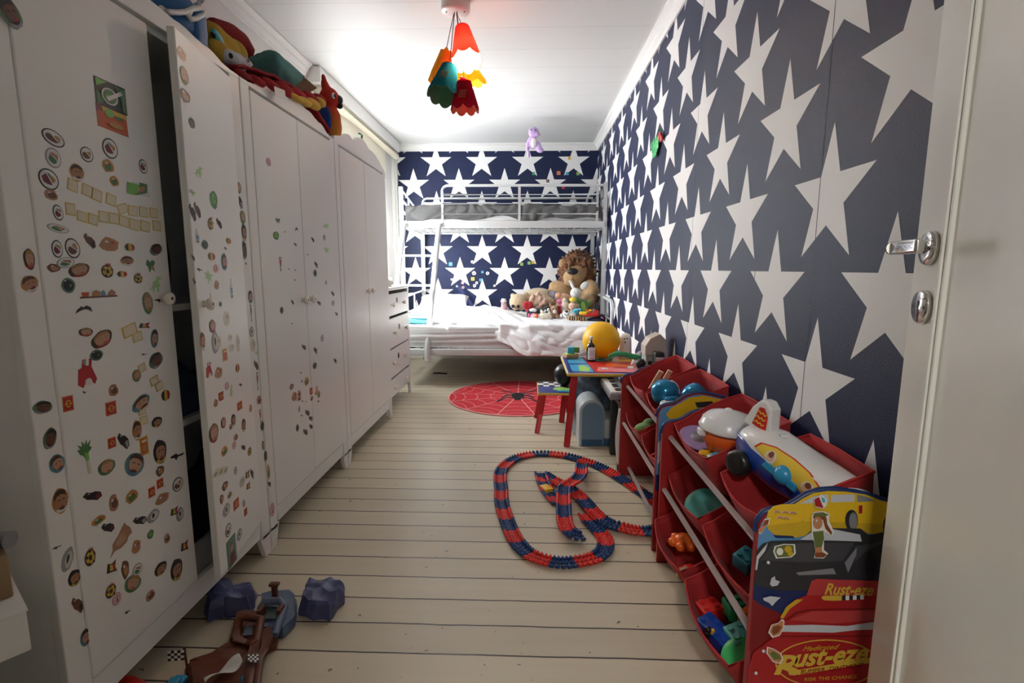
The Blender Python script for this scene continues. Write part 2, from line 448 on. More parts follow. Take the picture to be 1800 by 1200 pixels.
b.lathe(dp(.060, hz), [(.027, 0), (.027, .006), (.025, .009), (.012, .0095)], 28, dn)
b.tube([dp(.060, hz, .008), dp(.060, hz, .030), dp(.060, hz, .048), dp(.066, hz, .055), dp(.078, hz, .057)], [.010, .010, .0105, .011, .011], 14)
b.rbox(dp(.118, hz, .057), (.10, .013, .021), .004, Matrix((tuple(du), tuple(dn), (0, 0, 1))).transposed())
b.build('handle', dr, offset=d1)
kh = MB('chrome'); kz = hz - .094
kh.lathe(dp(.060, kz), [(.027, 0), (.027, .007), (.025, .010), (.0001, .0102)], 28, dn)
kh.m('black_print'); kh.lathe(dp(.060, kz + .006), [(.005, .0105), (.0001, .0107)], 16, dn); kh.prism([(.057, kz - .016), (.063, kz - .016), (.063, kz + .005), (.057, kz + .005)], d0 + dn * .0103, du, (0, 0, 1), dn, .0004)
for a in (.040, .080): kh.lathe(dp(a, kz), [(.003, .0104), (.0001, .0107)], 10, dn)
kh.build('keyhole', dr, offset=d1)
# ================================================================ WARDROBES
XF = -.952                                   # plane of the wardrobe fronts
def top_profile(y0, y1, pts, zb): return [(y0, zb)] + [(y, z) for y, z in pts] + [(y1, zb)]
def crest(y0, y1, base=1.675, h=.062):
    """scalloped top edge: small steps rising from both ends to a high middle"""
    L = y1 - y0; f = []
    pr = [(0, 0), (.06, .02), (.11, .12), (.16, .42), (.19, .52), (.22, .50), (.27, .62), (.31, .78), (.34, .82), (.37, .80), (.43, .92), (.5, 1.0)]
    for a, v in pr: f.append((y0 + a * L, base + v * h))
    for a, v in pr[::-1][1:]: f.append((y1 - a * L, base + v * h))
    return f
def wardrobe(y0, y1, label, doors, crest_pts, interior=False):
    depth = .53; xb = XF - depth; e = (xb + depth / 2, (y0 + y1) / 2, 0)
    t = thing('wardrobe', label, 'wardrobe', e, group='white wardrobes along the left wall')
    st = .055; zl, zt = .085, 1.655
    def part(name, mb, **k): return mb.build(name, t, offset=e, **k)
    b = MB('white_paint')
    b.bb(xb, XF - .022, y0 + .004, y0 + .022, .07, 1.675); b.bb(xb, XF - .022, y1 - .022, y1 - .004, .07, 1.675)     # sides
    b.bb(xb, xb + .006, y0 + .022, y1 - .022, .07, 1.675)                                               # back
    b.bb(xb + .006, XF - .022, y0 + .022, y1 - .022, .10, .118); b.bb(xb + .006, XF - .022, y0 + .022, y1 - .022, 1.645, 1.663)
    part('carcass', b, bevel=.002)
    # stiles run down into tapered feet
    for a, c, s in ((y0 + .002, y0 + .002 + st, 1), (y1 - .002 - st, y1 - .002, -1)):
        b = MB('white_paint'); w = st
        poly = [(a, zl - .015), (a, 1.675), (c, 1.675), (c, zl - .015)]
        out, inn = (a, c) if s > 0 else (c, a)
        foot = [(out, 0), (out, zl), (inn + s * .012, zl), (inn - s * .018, 0)]
        b.prism(poly, (XF - .022, 0, 0), (0, 1, 0), (0, 0, 1), (1, 0, 0), .020)
        b.prism(foot, (XF - .022, 0, 0), (0, 1, 0), (0, 0, 1), (1, 0, 0), .020)
        part('stile', b, bevel=.003)
        b = MB('white_paint'); ya = out if s > 0 else out - .02
        b.prism([(xb + .0, 0), (xb, .07), (xb + .07, .07), (xb + .04, 0)], (0, ya, 0), (1, 0, 0), (0, 0, 1), (0, 1, 0), .02)
        part('foot', b, bevel=.002)
    b = MB('white_paint'); b.prism([(y0 + st + .014, zl), (y1 - st - .014, zl), (y1 - st - .002, .148), (y0 + st + .002, .148)], (XF - .022, 0, 0), (0, 1, 0), (0, 0, 1), (1, 0, 0), .018)
    part('base_rail', b, bevel=.002)
    b = MB('white_paint'); b.prism([(y0 + .002, zt + .006)] + crest_pts + [(y1 - .002, zt + .006)], (XF - .022, 0, 0), (0, 1, 0), (0, 0, 1), (1, 0, 0), .021)
    part('crest_panel', b, bevel=.002)
    out = []
    for (a, c, knob, ang, hinge) in doors:
        # a door in its own frame: origin at the hinge edge
        dl = c - a; hy = c if hinge > 0 else a
        de = bpy.data.objects.new('door', None); COL.objects.link(de); de.parent = t
        de.location = Vector((XF - .019, hy, 0)) - Vector(e); de.rotation_euler = (0, 0, ang)
        q = 0 if hinge < 0 else -dl
        b = MB('white_paint'); b.bb(0, .019, q, q + dl, .152, 1.650); b.build('panel', de, bevel=.003)
        b = MB('white_paint'); ky = q + (dl - .035 if hinge < 0 else .035)
        b.lathe((.019, ky, knob), [(.010, 0), (.008, .008), (.015, .012), (.017, .018), (.015, .024), (.004, .0255), (.0001, .0256)], 20, (1, 0, 0))
        b.m('dark'); b.lathe((.019, ky, knob), [(.0042, .0257), (.0001, .0259)], 12, (1, 0, 0)); b.mats[0] = MATS['knob_cream']
        b.build('knob', de)
        out.append(de)
    return t, e, out
G1 = .003
crest1 = crest(.922, 1.748, 1.674, .042)
crest2 = crest(1.752, 2.578, 1.672, .060)
W1, E1, D1 = wardrobe(.92, 1.75, 'white sticker-covered wardrobe nearest the camera with one door ajar',
                      [(.977, 1.336, .97, 0, -1), (1.342, 1.693, .95, .17, 1)], crest1)
W2, E2, D2 = wardrobe(1.752, 2.575, 'white middle wardrobe with tiny stickers scattered over its closed doors', [(1.809, 2.162, .915, 0, -1), (2.165, 2.518, .915, 0, 1)], crest2)
W3, E3, D3 = wardrobe(2.577, 3.475, 'white plain wardrobe farthest back beside the chest of drawers', [(2.634, 3.024, .915, 0, -1), (3.027, 3.418, .915, 0, 1)],
                      [(2.579, 1.690), (2.69, 1.716), (2.76, 1.742), (2.80, 1.749), (2.84, 1.738), (2.90, 1.745), (2.95, 1.772), (3.02, 1.782), (3.09, 1.772), (3.13, 1.748), (3.19, 1.752), (3.26, 1.745), (3.34, 1.725), (3.42, 1.695), (3.473, 1.680)])
# shelves and clothes seen through the gap of the open door
b = MB('white_paint')
for z in (.60, .93): b.bb(XF - .50, XF - .03, .946, 1.724, z, z + .018)
b.build('shelf_boards', W1, offset=E1)
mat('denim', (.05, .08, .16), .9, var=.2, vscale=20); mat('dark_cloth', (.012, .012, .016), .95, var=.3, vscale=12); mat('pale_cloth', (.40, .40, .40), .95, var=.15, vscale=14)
def cloth_heap(name, m, x0, x1, y0, y1, z0, h, label, cat, seed):
    mb = MB(m)
    def fn(i, j):
        ex = min(1, 6 * min(i, 1 - i)) ** .5; ey = min(1, 6 * min(j, 1 - j)) ** .5
        return (x0 + (x1 - x0) * i, y0 + (y1 - y0) * j, z0 + .003 + h * ex * ey * (.75 + .35 * nz((i * 5 + seed, j * 5, seed)) + .12 * math.sin(j * 30 + 6 * nz((i * 3, j * 3, seed)))))
    mb.grid(fn, 26, 26)
    mb.add([(x0, y0, z0 + .002), (x1, y0, z0 + .002), (x1, y1, z0 + .002), (x0, y1, z0 + .002)], [(0, 1, 2, 3)])
    return tag(mb.build(name, fix=False), label, cat)
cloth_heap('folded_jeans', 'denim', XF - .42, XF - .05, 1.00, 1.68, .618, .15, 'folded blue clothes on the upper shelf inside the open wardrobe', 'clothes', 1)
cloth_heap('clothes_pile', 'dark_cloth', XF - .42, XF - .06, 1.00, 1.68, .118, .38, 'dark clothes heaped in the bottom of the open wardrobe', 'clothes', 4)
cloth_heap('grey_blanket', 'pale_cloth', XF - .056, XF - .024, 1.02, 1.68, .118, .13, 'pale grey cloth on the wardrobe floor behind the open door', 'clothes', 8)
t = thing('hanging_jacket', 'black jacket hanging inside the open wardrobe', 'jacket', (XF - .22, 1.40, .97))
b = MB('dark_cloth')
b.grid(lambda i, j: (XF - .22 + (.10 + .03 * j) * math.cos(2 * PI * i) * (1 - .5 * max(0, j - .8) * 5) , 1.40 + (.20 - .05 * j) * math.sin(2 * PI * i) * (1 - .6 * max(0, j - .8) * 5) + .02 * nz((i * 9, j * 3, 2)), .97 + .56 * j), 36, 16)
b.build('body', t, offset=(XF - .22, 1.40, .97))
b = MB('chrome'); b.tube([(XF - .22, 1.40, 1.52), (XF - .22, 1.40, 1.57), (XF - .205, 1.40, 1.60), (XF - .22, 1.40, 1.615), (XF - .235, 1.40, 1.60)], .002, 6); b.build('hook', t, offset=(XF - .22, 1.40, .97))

# ---------------------------------------------------------------- chest of drawers
t = thing('chest_of_drawers', 'white chest of drawers standing between the last wardrobe and the bunk bed', 'chest of drawers', (-1.26, 3.86, 0))
e = (-1.26, 3.86, 0)
b = MB('white_paint'); b.bb(-1.50, -1.018, 3.50, 3.52, .07, .885); b.bb(-1.50, -1.018, 4.22, 4.24, .07, .885); b.bb(-1.50, -1.49, 3.52, 4.22, .07, .885); b.bb(-1.49, -1.03, 3.52, 4.22, .075, .09)
b.build('carcass', t, bevel=.002, offset=e)
b = MB('white_paint'); b.rbb(-1.51, -1.000, 3.485, 4.255, .885, .908, .006); b.build('top', t, offset=e)
for y in (3.50, 4.20):
    b = MB('white_paint'); b.prism([(y, 0), (y, .885), (y + .04, .885), (y + .04, .07), (y + (.03 if y < 4 else .04), 0)] if y < 4 else [(y + .01, 0), (y, .07), (y, .885), (y + .04, .885), (y + .04, 0)], (-1.018, 0, 0), (0, 1, 0), (0, 0, 1), (1, 0, 0), .018); b.build('stile', t, bevel=.002, offset=e)
for z0, z1 in ((.70, .86), (.47, .685), (.245, .455), (.10, .23)):
    d = bpy.data.objects.new('drawer', None); COL.objects.link(d); d.parent = t; d.location = Vector((-1.0, 3.87, z0)) - Vector(e)
    op = .012 if z0 == .47 else 0
    b = MB('white_paint'); b.bb(-1.016 + op, -1.0 + op, 3.543, 4.197, z0, z1); b.bb(-1.40, -1.016 + op, 3.55, 4.19, z0 + .01, z0 + .05); b.build('front', d, bevel=.003, offset=(-1.0, 3.87, z0))
    for y in (3.70, 4.04):
        b = MB('knob_cream'); b.lathe((-1.0 + op, y, (z0 + z1) / 2), [(.009, 0), (.007, .008), (.014, .013), (.016, .019), (.012, .025), (.0001, .026)], 16, (1, 0, 0)); b.build('knob', d, offset=(-1.0, 3.87, z0))
    if z0 > .2:
        b = MB('black_print' if z0 < .6 else 'brown')
        b.prism(ellipse(.05, .045, 10, .5, int(z0 * 90)), (-.9995 + op, 3.86, (z0 + z1) / 2 + .03), (0, 1, 0), (0, 0, 1), (1, 0, 0), .0005); b.build('sticker', d, offset=(-1.0, 3.87, z0))
# ================================================================ BUNK BED
BX0, BX1, BY0, BY1, BYL = -1.205, .715, 4.92, 5.83, 4.43      # ends, front and back of the upper bunk, front of the wider lower bunk
e = (-.25, 5.2, 0)
BED = thing('bunk_bed', 'silver metal bunk bed with a wider lower bed across the far end of the room', 'bunk bed', e)
def bp_(name, mb, **k): return mb.build(name, BED, offset=e, **k)
for (x, y, zt, r) in ((BX0, BY0, 1.80, .022), (BX1, BY0, 1.835, .020), (BX0 + .01, BY1, 1.62, .022), (BX1, BY1, 1.80, .022)):
    b = MB('silver_paint'); b.cyl((x, y, 0.0), (x, y, zt), r, seg=16); b.lathe((x, y, zt), [(r, 0), (r * .8, .006), (.0001, .008)], 16)
    if x > 0 and y < 5: b.cyl((x, y, .02), (x, y, 1.44), r + .004, seg=16)
    b.m('black_plastic'); b.cyl((x, y, 0), (x, y, .02), r + .003, seg=14); b.m('silver_paint')
    bp_('post', b)
# upper frame
b = MB('silver_paint'); b.rbb(BX0, BX1, BY0 - .016, BY0 + .016, 1.425, 1.490, .008); bp_('side_rail', b)
b = MB('silver_paint'); b.rbb(BX0, BX1, BY1 - .016, BY1 + .016, 1.425, 1.490, .008); bp_('side_rail', b)
for x in (BX0, BX1):
    b = MB('silver_paint'); b.rbb(x - .014, x + .014, BY0, BY1, 1.430, 1.480, .006); bp_('end_rail', b)
b = MB('silver_paint')
for k in range(26):
    x = BX0 + .06 + k * (BX1 - BX0 - .12) / 25; b.tube([(x, BY0 + .01, 1.432), (x + .02, BY1 - .01, 1.432)], .006, 8)
for y in (5.15, 5.38, 5.60): b.tube([(BX0, y, 1.428), (BX1, y, 1.428)], .007, 8)
bp_('slat_grid', b)
# guard rails
for yy, x0 in ((BY0, -.815), (BY1 - .02, BX0 + .02)):
    b = MB('silver_paint'); rz = .055; top = 1.815
    b.tube([(x0, yy, 1.47), (x0, yy, top - rz)] + arc((x0 + rz, yy, top - rz), rz, PI, PI / 2, 6) + [(BX1 - .01, yy, top)], .0125, 12)
    for z in (1.732, 1.650, 1.555): b.cyl((x0, yy, z), (BX1 - .07 if z < 1.74 else BX1, yy, z), .0095, seg=10)
    for x in (-.088, .640): b.cyl((x, yy, 1.47), (x, yy, top), .0125, seg=10)
    bp_('guard_rail', b)
for x in (BX0, BX1):
    b = MB('silver_paint')
    for z in (1.79, 1.70, 1.60): b.tube([(x, BY0, z if x < 0 else z + .03), (x, BY1, z if x > 0 else z - .17)], .0105, 10)
    if x < 0: b.cyl((x, 5.22, 1.62), (x, 5.22, 1.73), .009, seg=8)
    else:
        for y in (5.2, 5.5): b.cyl((x, y, 1.47), (x, y, 1.80), .009, seg=8)
    bp_('end_guard', b)
# lower frame and end hoops
b = MB('silver_paint'); b.rbb(BX0 - .02, BX1 + .02, BYL - .014, BYL + .014, .285, .345, .006); bp_('side_rail', b)
b = MB('silver_paint'); b.rbb(BX0, BX1, BY1 - .014, BY1 + .014, .285, .345, .006); bp_('side_rail', b)
b = MB('silver_paint')
for k in range(20):
    x = BX0 + .07 + k * (BX1 - BX0 - .14) / 19; b.tube([(x, BYL, .292), (x, BY1, .292)], .006, 8)
bp_('slat_grid', b)
for x in (BX0 - .005, BX1 + .012):
    b = MB('silver_paint'); zr = .77
    b.tube([(x, BY1 - .02, zr + .02), (x, 5.2, zr + .01), (x, BYL + .10, zr)] + [(x, BYL + .10 - .10 * math.sin(a), zr - .10 + .10 * math.cos(a)) for a in (.4, .8, 1.2, PI / 2)] + [(x, BYL, .32), (x, BYL, 0)], .016, 14)
    b.tube([(x, BY1 - .02, .62), (x, BYL + .01, .60)], .011, 10)
    b.tube([(x, BY1 - .02, .31), (x, BYL + .01, .31)], .014, 10)
    for y in (4.75, 5.05, 5.4): b.cyl((x, y, .31), (x, y, zr + .005), .009, seg=8)
    bp_('end_hoop', b)
# ladder leaning out to the lower front
lad = []
for xt, xb_ in ((-.845, -.885), (-1.18, -1.22)):
    b = MB('silver_paint')
    pts = [(xt + .02, BY0 - .01, 1.475), (xt + .005, BY0 - .035, 1.455), (xt, BY0 - .055, 1.415), (xb_, BYL - .028, .335), (xb_, BYL - .028, .24)]
    b.tube(pts, [.022, .024, .025, .025, .024], 14); bp_('ladder_stile', b)
for z in (1.163, .893, .615):
    f = (1.415 - z) / (1.415 - .335); y = (BY0 - .055) + (BYL - .028 - BY0 + .055) * f; dx = -.04 * f
    b = MB('silver_paint'); b.rbox(((-.845 - 1.18) / 2 + dx, y, z), (.335, .034, .020), .006, ); bp_('ladder_rung', b)

# ---------------------------------------------------------------- mattresses and bedding
mat('quilt', (.66, .66, .66), .9, bump=.5, bscale=45, var=.06)
t = tag(MB('quilt').rbb(BX0 + .03, BX1 - .03, BY0 + .022, BY1 - .035, 1.497, 1.60, .03).build('mattress'), 'quilted white mattress on the upper bunk', 'mattress')
def sheet(name, m, fn, nu, nv, label, cat, solid=.004):
    o = MB(m).grid(fn, nu, nv).build(name, fix=False, solid=solid); return tag(o, label, cat)
def gsheet(i, j):
    x = BX0 + .035 + (BX1 - BX0 - .07) * i
    # over the top, then hanging down the front in gathers that end at uneven height
    hang = .070 + .040 * nz((i * 7, 1, 3)) + .030 * max(0, 1 - i * 3.5) + .014 * math.sin(i * 21 + 1)
    s = j
    fold = .008 * math.sin(i * 62 + j * 9 + 7 * nz((i * 6, j * 2, 0))) + .020 * nz((i * 9, j * 3, 4))
    if s < .55:
        u = s / .55; y = BY1 - .05 - (BY1 - BY0 - .075) * u
        return (x, y, 1.606 + .028 + fold + .03 * max(0, nz((i * 4, u * 3, 7))))
    u = (s - .55) / .45
    return (x, BY0 + .012 - abs(fold) * 1.1 - .004 * math.sin(u * 3), 1.634 - (hang + .05) * u + fold * (1 - u))
sheet('fitted_sheet', 'grey_sheet', gsheet, 150, 40, 'crumpled dark grey sheet slipping off the upper bunk mattress', 'sheet')
# lower mattress in its pale sheet
t = tag(MB('sheet_grey').rbb(BX0 + .02, BX1 - .03, BYL + .018, BY1 - .03, .352, .535, .045).build('mattress'), 'thick white mattress on the lower bunk', 'mattress')
def under(i, j):
    x = BX0 + .02 + 1.90 * i; zt = .545 - .02 * i
    f = .007 * nz((i * 3 + j * 7, j * 9, 2)) + .006 * math.sin(j * 16 + i * 4)
    if j < .3: return (x, BYL + .20 - .19 * j / .3, zt + f + .003)
    u = (j - .3) / .7; return (x, BYL + .012 - .02 * math.sin(u * PI) * (.4 + .6 * nz((i * 4, 3, 1))) - abs(f), zt - .19 * u)
sheet('bed_sheet', 'sheet_grey', under, 80, 30, 'pale grey sheet hanging over the front of the lower bunk', 'sheet', .003)
def duvet(i, j):
    """thrown-back duvet: puffy on top, its front edge hanging lower to the right"""
    x = BX0 + .04 + 1.82 * i
    front = 4.62 - .22 * min(1, max(0, (i - .30) / .35))          # where it turns over the edge
    back = 5.72
    drop = .02 + .20 * min(1, max(0, (i - .34) / .30)) - .10 * max(0, i - .8) / .2
    w = .020 * (abs(nz((i * 8 - j * 4, (j + i) * 2.2, 5))) * 2 - .5) + .007 * (abs(nz((i * 20 - j * 10, (j + i) * 5, 7))) * 2 - .5) + .024 * nz((i * 6, j * 5, 3)) + .018 * nz((i * 14, j * 12, 8)) + .010 * math.sin((i * 10 + j * 14) + 4 * nz((i * 4, j * 4, 1)))
    if j < .62:
        u = j / .62; y = back + (front - back) * u
        lo = min(1, max(0, (i - .42) / .2)); z = .60 - .035 * lo + (.055 - .045 * lo) * math.sin(PI * min(1, u * 1.05)) + w * (1 - .5 * lo) - .012 * i
        if i > .90 or i < .04: z -= .03
        return (x, y, max(.556, z))
    u = (j - .62) / .38
    y = front - .035 * math.sin(min(1, u * 1.6) * PI / 2) - abs(w) * .9 - (.03 * u if i > .4 else 0)
    return (x + .03 * nz((i * 5, u, 4)), min(y, BYL - .012) if i > .5 and u > .1 else y, .60 - .035 * min(1, max(0, (i - .42) / .2)) - .012 * i + w * .5 - drop * u - .035 * u)
sheet('duvet', 'white_cotton', duvet, 190, 110, 'rumpled white duvet spread over the lower bunk', 'duvet', .018)
def pillow(name, c, d, rot, m, label, cat='pillow', parent=None):
    mb = MB(m); hx, hy, hz_ = d
    def side(sg):
        def fn(i, j):
            u, v = i * 2 - 1, j * 2 - 1
            k = (1 - abs(u) ** 3) * (1 - abs(v) ** 3)
            sq = 1 - .08 * (1 - abs(u)) * abs(v) ** 2
            return (u * hx * (1 - .07 * (1 - v * v) * abs(u)), v * hy * (1 - .07 * (1 - u * u) * abs(v)), sg * hz_ * max(0, k) ** .42 + .006 * nz((u * 4, v * 4, sg)))
        return fn
    mb.grid(side(1), 24, 24).grid(side(-1), 24, 24)
    o = mb.build(name); o.location = c; o.rotation_euler = rot
    return tag(o, label, cat) if label else o
mat('dotted_cotton', (.74, .745, .76), .9, var=.08, vscale=60)
pillow('pillow', (-.93, 5.60, .675), (.27, .16, .065), (.35, 0, .05), 'dotted_cotton', 'pale grey pillow at the ladder end of the lower bunk against the wall')
pillow('turquoise_cushion', (-1.03, 4.60, .592), (.15, .10, .035), (.05, .05, .1), 'cyan', 'flat turquoise cushion under the duvet beside the ladder', 'cushion')
# ================================================================ CEILING LAMP
def shade_mat(name, col, glow=.5):
    m = bpy.data.materials.new(name); m.use_nodes = True; nt = m.node_tree; N = nt.nodes; L = nt.links
    N.remove(N['Principled BSDF'])
    d = N.new('ShaderNodeBsdfDiffuse'); t = N.new('ShaderNodeBsdfTranslucent'); x = N.new('ShaderNodeMixShader'); x.inputs[0].default_value = glow
    tc = N.new('ShaderNodeTexCoord'); n = N.new('ShaderNodeTexNoise'); n.inputs['Scale'].default_value = 60; L.new(tc.outputs['Object'], n.inputs[0])
    mr = N.new('ShaderNodeMapRange'); mr.inputs[3].default_value = .8; mr.inputs[4].default_value = 1.15; L.new(n.outputs['Fac'], mr.inputs[0])
    mx = N.new('ShaderNodeMix'); mx.data_type = 'RGBA'; mx.blend_type = 'MULTIPLY'; mx.inputs[0].default_value = 1; mx.inputs[6].default_value = tuple(col) + (1,); L.new(mr.outputs[0], mx.inputs[7])
    for s in (d, t): L.new(mx.outputs[2], s.inputs[0])
    L.new(d.outputs[0], x.inputs[1]); L.new(t.outputs[0], x.inputs[2]); L.new(x.outputs[0], N['Material Output'].inputs[0]); MATS[name] = m; return m
shade_mat('shade_red', (.75, .05, .05)); shade_mat('shade_yellow', (.85, .55, .06)); shade_mat('shade_teal', (.02, .20, .27)); shade_mat('shade_crimson', (.48, .015, .04))
shade_mat('shade_olive', (.33, .30, .13)); shade_mat('shade_pale', (.75, .42, .25)); shade_mat('shade_amber', (.85, .45, .08))
mat('bulb', (1, .80, .50), .3, emit=14)
LO = Vector((-.385, 2.84, ZC))
LAMP = thing('ceiling_lamp', 'ceiling lamp with a bunch of five red, yellow and teal fabric shades', 'lamp', LO)
b = MB('white_plastic'); b.lathe(LO, [(.073, -.0005), (.075, -.01), (.075, -.045), (.070, -.052), (.030, -.054), (.0001, -.056)], 36)
b.m('dark')
for a in (.2, PI - .2): b.ball(LO + Vector((.048 * math.cos(a), -.048 * math.sin(a), -.053)), .004, su=8, sv=6)
b.build('canopy', LAMP, offset=LO)
def shade(y, top, bot, mo, mi, r0, r1, lit=0, deco=None, tilt=.05):
    T, B = PY(top[0], top[1], y + tilt * .4), PY(bot[0], bot[1], y - tilt * .6)
    ax = (B - T); L = ax.length; ax.normalize(); ux, uy, _ = frame_from(ax)
    n, rows = 48, 8
    def surf(k):
        vs = []
        for j in range(rows + 1):
            for i in range(n):
                a = 2 * PI * i / n; u = j / rows
                r = (r0 + (r1 - r0) * u) * k; sc = .020 * abs(math.sin(a * 4)) ** .8
                vs.append(T + (ux * math.cos(a) + uy * math.sin(a)) * r + ax * (L * u + (sc if j == rows else sc * .5 if j == rows - 1 else 0)))
        fs = [(j * n + i, j * n + (i + 1) % n, (j + 1) * n + (i + 1) % n, (j + 1) * n + i) for j in range(rows) for i in range(n)]
        return vs, fs
    b = MB(mo); b.add(*surf(1), True); b.m(mi); vs, fs = surf(.965); b.add(vs, [f[::-1] for f in fs], True)
    b.m(mi); o = b.build('lamp_shade', LAMP, offset=LO, fix=False)
    b = MB(mo); b.lathe(T - ax * .001, [(r0, 0), (r0 * .98, -.006), (.012, -.010), (.008, -.022), (.0001, -.024)], 24, ax); b.build('shade_cap', o, offset=LO)
    if deco:
        b = MB(deco)
        for i in range(5):
            for j in range(5):
                a = -PI / 2 + (i - 2) * .12 + j * .05; u = .42 + j * .07
                r = r0 + (r1 - r0) * u + .001
                # front of the shade as the room sees it
                cdir = (Vector((0, -1, 0)) - ax * ax.dot(Vector((0, -1, 0)))).normalized(); sdir = ax.cross(cdir)
                aa = (i - 2) * .13 + j * .04
                b.ball(T + (cdir * math.cos(aa) + sdir * math.sin(aa)) * r + ax * (L * u), .0028, su=6, sv=4)
        b.build('embroidery', o, offset=LO)
    b = MB('brown'); c0 = LO + Vector(((T.x - LO.x) * .15, (T.y - LO.y) * .1, -.055)); p1 = T - ax * .02
    b.tube([c0, c0.lerp(p1, .5) + Vector((0, 0, .004)), p1], .0022, 6); b.build('cord', LAMP, offset=LO)
    b = MB('bulb' if lit else 'white_plastic'); c = 1. if lit else .62
    b.lathe(T + ax * .01, [(r_ * c, h_ * c) for r_, h_ in ((.013, 0), (.015, .04), (.018, .05), (.030, .075), (.034, .095), (.028, .118), (.014, .130), (.0001, .133))], 18, ax); b.build('bulb', o, offset=LO)
    if lit:
        ld = bpy.data.lights.new('bulb_light', 'POINT'); ld.energy = lit; ld.color = (1, .86, .66); ld.shadow_soft_size = .03
        lo = bpy.data.objects.new('bulb_light', ld); COL.objects.link(lo); lo.location = T + ax * (L * .80) - LO; lo.parent = LAMP
    return o
shade(2.80, (813, 53), (820, 105), 'shade_red', 'shade_pale', .040, .078, 6, None, .075)
shade(2.92, (784, 92), (777, 142), 'shade_yellow', 'shade_amber', .032, .075, 0, None, -.02)
shade(2.90, (814, 108), (828, 150), 'shade_yellow', 'shade_amber', .040, .085, 3.5, None, -.03)
shade(2.74, (789, 121), (779, 166), 'shade_teal', 'shade_olive', .042, .080, 0, 'shade_olive', .055)
shade(2.72, (816, 146), (817, 190), 'shade_crimson', 'shade_pale', .037, .072, 0, 'shade_pale', .0)
b = MB('bright_red'); q = PY(811, 137, 2.76); b.ball(q, .009, su=10, sv=8); b.m('green'); b.cyl(q, q + Vector((0, 0, .02)), .0015, seg=6); b.build('bead', LAMP, offset=LO)

# ================================================================ RUG
mat('rug_red', (.52, .016, .028), .95, var=.12, vscale=18); mat('rug_line', (.72, .30, .30), .9); mat('rug_dark', (.20, .006, .01), .9)
RC = Vector((-.08, 4.09, .001)); RR = .57
b = MB('rug_red'); b.lathe(RC, [(.0001, .009), (RR - .012, .009)], 64, caps=False); b.m('rug_line'); b.lathe(RC, [(RR - .012, .009), (RR, .007), (RR, 0), (.0001, 0)], 64, caps=False)
b.v = [p for p in b.v]
def ribbon(mb, pts, w, z):
    for p, q in zip(pts, pts[1:]):
        t = (q - p).normalized(); s = Vector((-t.y, t.x, 0)) * (w / 2)
        mb.poly([Vector((c.x, c.y, z)) for c in (p - s - t * .001, p + s - t * .001, q + s + t * .001, q - s + t * .001)])
NSP = 13
for k in range(NSP):
    a = 2 * PI * k / NSP + .12; d = Vector((math.cos(a), math.sin(a), 0)); ribbon(b, [RC + d * .05, RC + d * (RR - .01)], .008, .0118)
    a2 = a + 2 * PI / NSP
    for r in (.13, .24, .36, .47, .555):
        ribbon(b, [RC + Vector((math.cos(a + (a2 - a) * t), math.sin(a + (a2 - a) * t), 0)) * (r - .045 * math.sin(PI * t) * r / .5) for t in (0, .2, .4, .6, .8, 1)], .0055, .0112)
b.m('black_print')
def flat(mb, pts, z): mb.poly([Vector((RC.x + x, RC.y + y, z)) for x, y in pts])
flat(b, ellipse(.11, .19, 14), .0128); flat(b, [(x, -.11 + y) for x, y in ellipse(.06, .08, 12)], .0126)
for s in (-1, 1):
    for k, (a, l) in enumerate(((.9, .19), (.35, .16), (-.3, .16), (-.9, .21))):
        p = [Vector((RC.x, RC.y + .04 * (1.5 - k), 0)), Vector((RC.x + s * l * .55 * math.cos(a * .6), RC.y + l * .7 * math.sin(a) + .04, 0)), Vector((RC.x + s * l * .8 * math.cos(a * .3), RC.y + l * 1.2 * math.sin(a), 0))]
        ribbon(b, p, .020, .0124)
rug = thing('rug', 'round red rug with a pale spider web and a black spider', 'rug', RC); b.build('web_mat', rug, offset=RC, fix=False)
c = PZ(913, 731, .004); b = MB('white_paper'); b.rbox((c.x, c.y, .004), (.04, .03, .002), .0008); b.build('care_label', rug, offset=RC)

# ================================================================ TABLE, STOOL
def splay_leg(mb, top, foot, r0, r1):
    mb.tube([top, foot], [r0, r1], 18); return mb
mat('print_sky', (.05, .38, .68), .35); mat('print_navy', (.01, .03, .22), .35); mat('print_red', (.62, .03, .03), .35, var=.25, vscale=22); mat('print_pink', (.75, .22, .25), .35); mat('table_edge', (.60, .38, .05), .45)
TX0, TX1, TY0, TY1, TZ = .225, .735, 2.875, 3.455, .455
to = (.48, 3.16, 0)
TAB = thing('kids_table', 'low table with red legs and a colourful printed top by the right wall', 'table', to)
b = MB('table_edge'); b.rbb(TX0, TX1, TY0, TY1, TZ - .020, TZ - .002, .006)
z = TZ - .0018
def tp(mb, m, pts, k): mb.m(m); mb.poly([(TX0 + .51 * x, TY0 + .58 * y, z + k * .0003) for x, y in pts])
b.m('white_plastic'); b.poly([(TX0 + .003, TY0 + .003, z), (TX1 - .003, TY0 + .003, z), (TX1 - .003, TY1 - .003, z), (TX0 + .003, TY1 - .003, z)])
tp(b, 'print_navy', [(.02, .02), (.98, .02), (.98, .98), (.02, .98)], 1)
tp(b, 'print_sky', [(.07, .12), (.33, .08), (.30, .50), (.07, .46)], 2); tp(b, 'print_sky', [(.07, .54), (.30, .56), (.30, .93), (.07, .93)], 2)
tp(b, 'print_red', [(.32, .06), (.97, .07), (.97, .95), (.28, .95), (.30, .5)], 2)
tp(b, 'lime', [(.16, .14), (.26, .10), (.30, .28), (.24, .44), (.17, .40)], 3); tp(b, 'print_pink', [(.36, .12), (.62, .10), (.58, .34), (.40, .36)], 3)
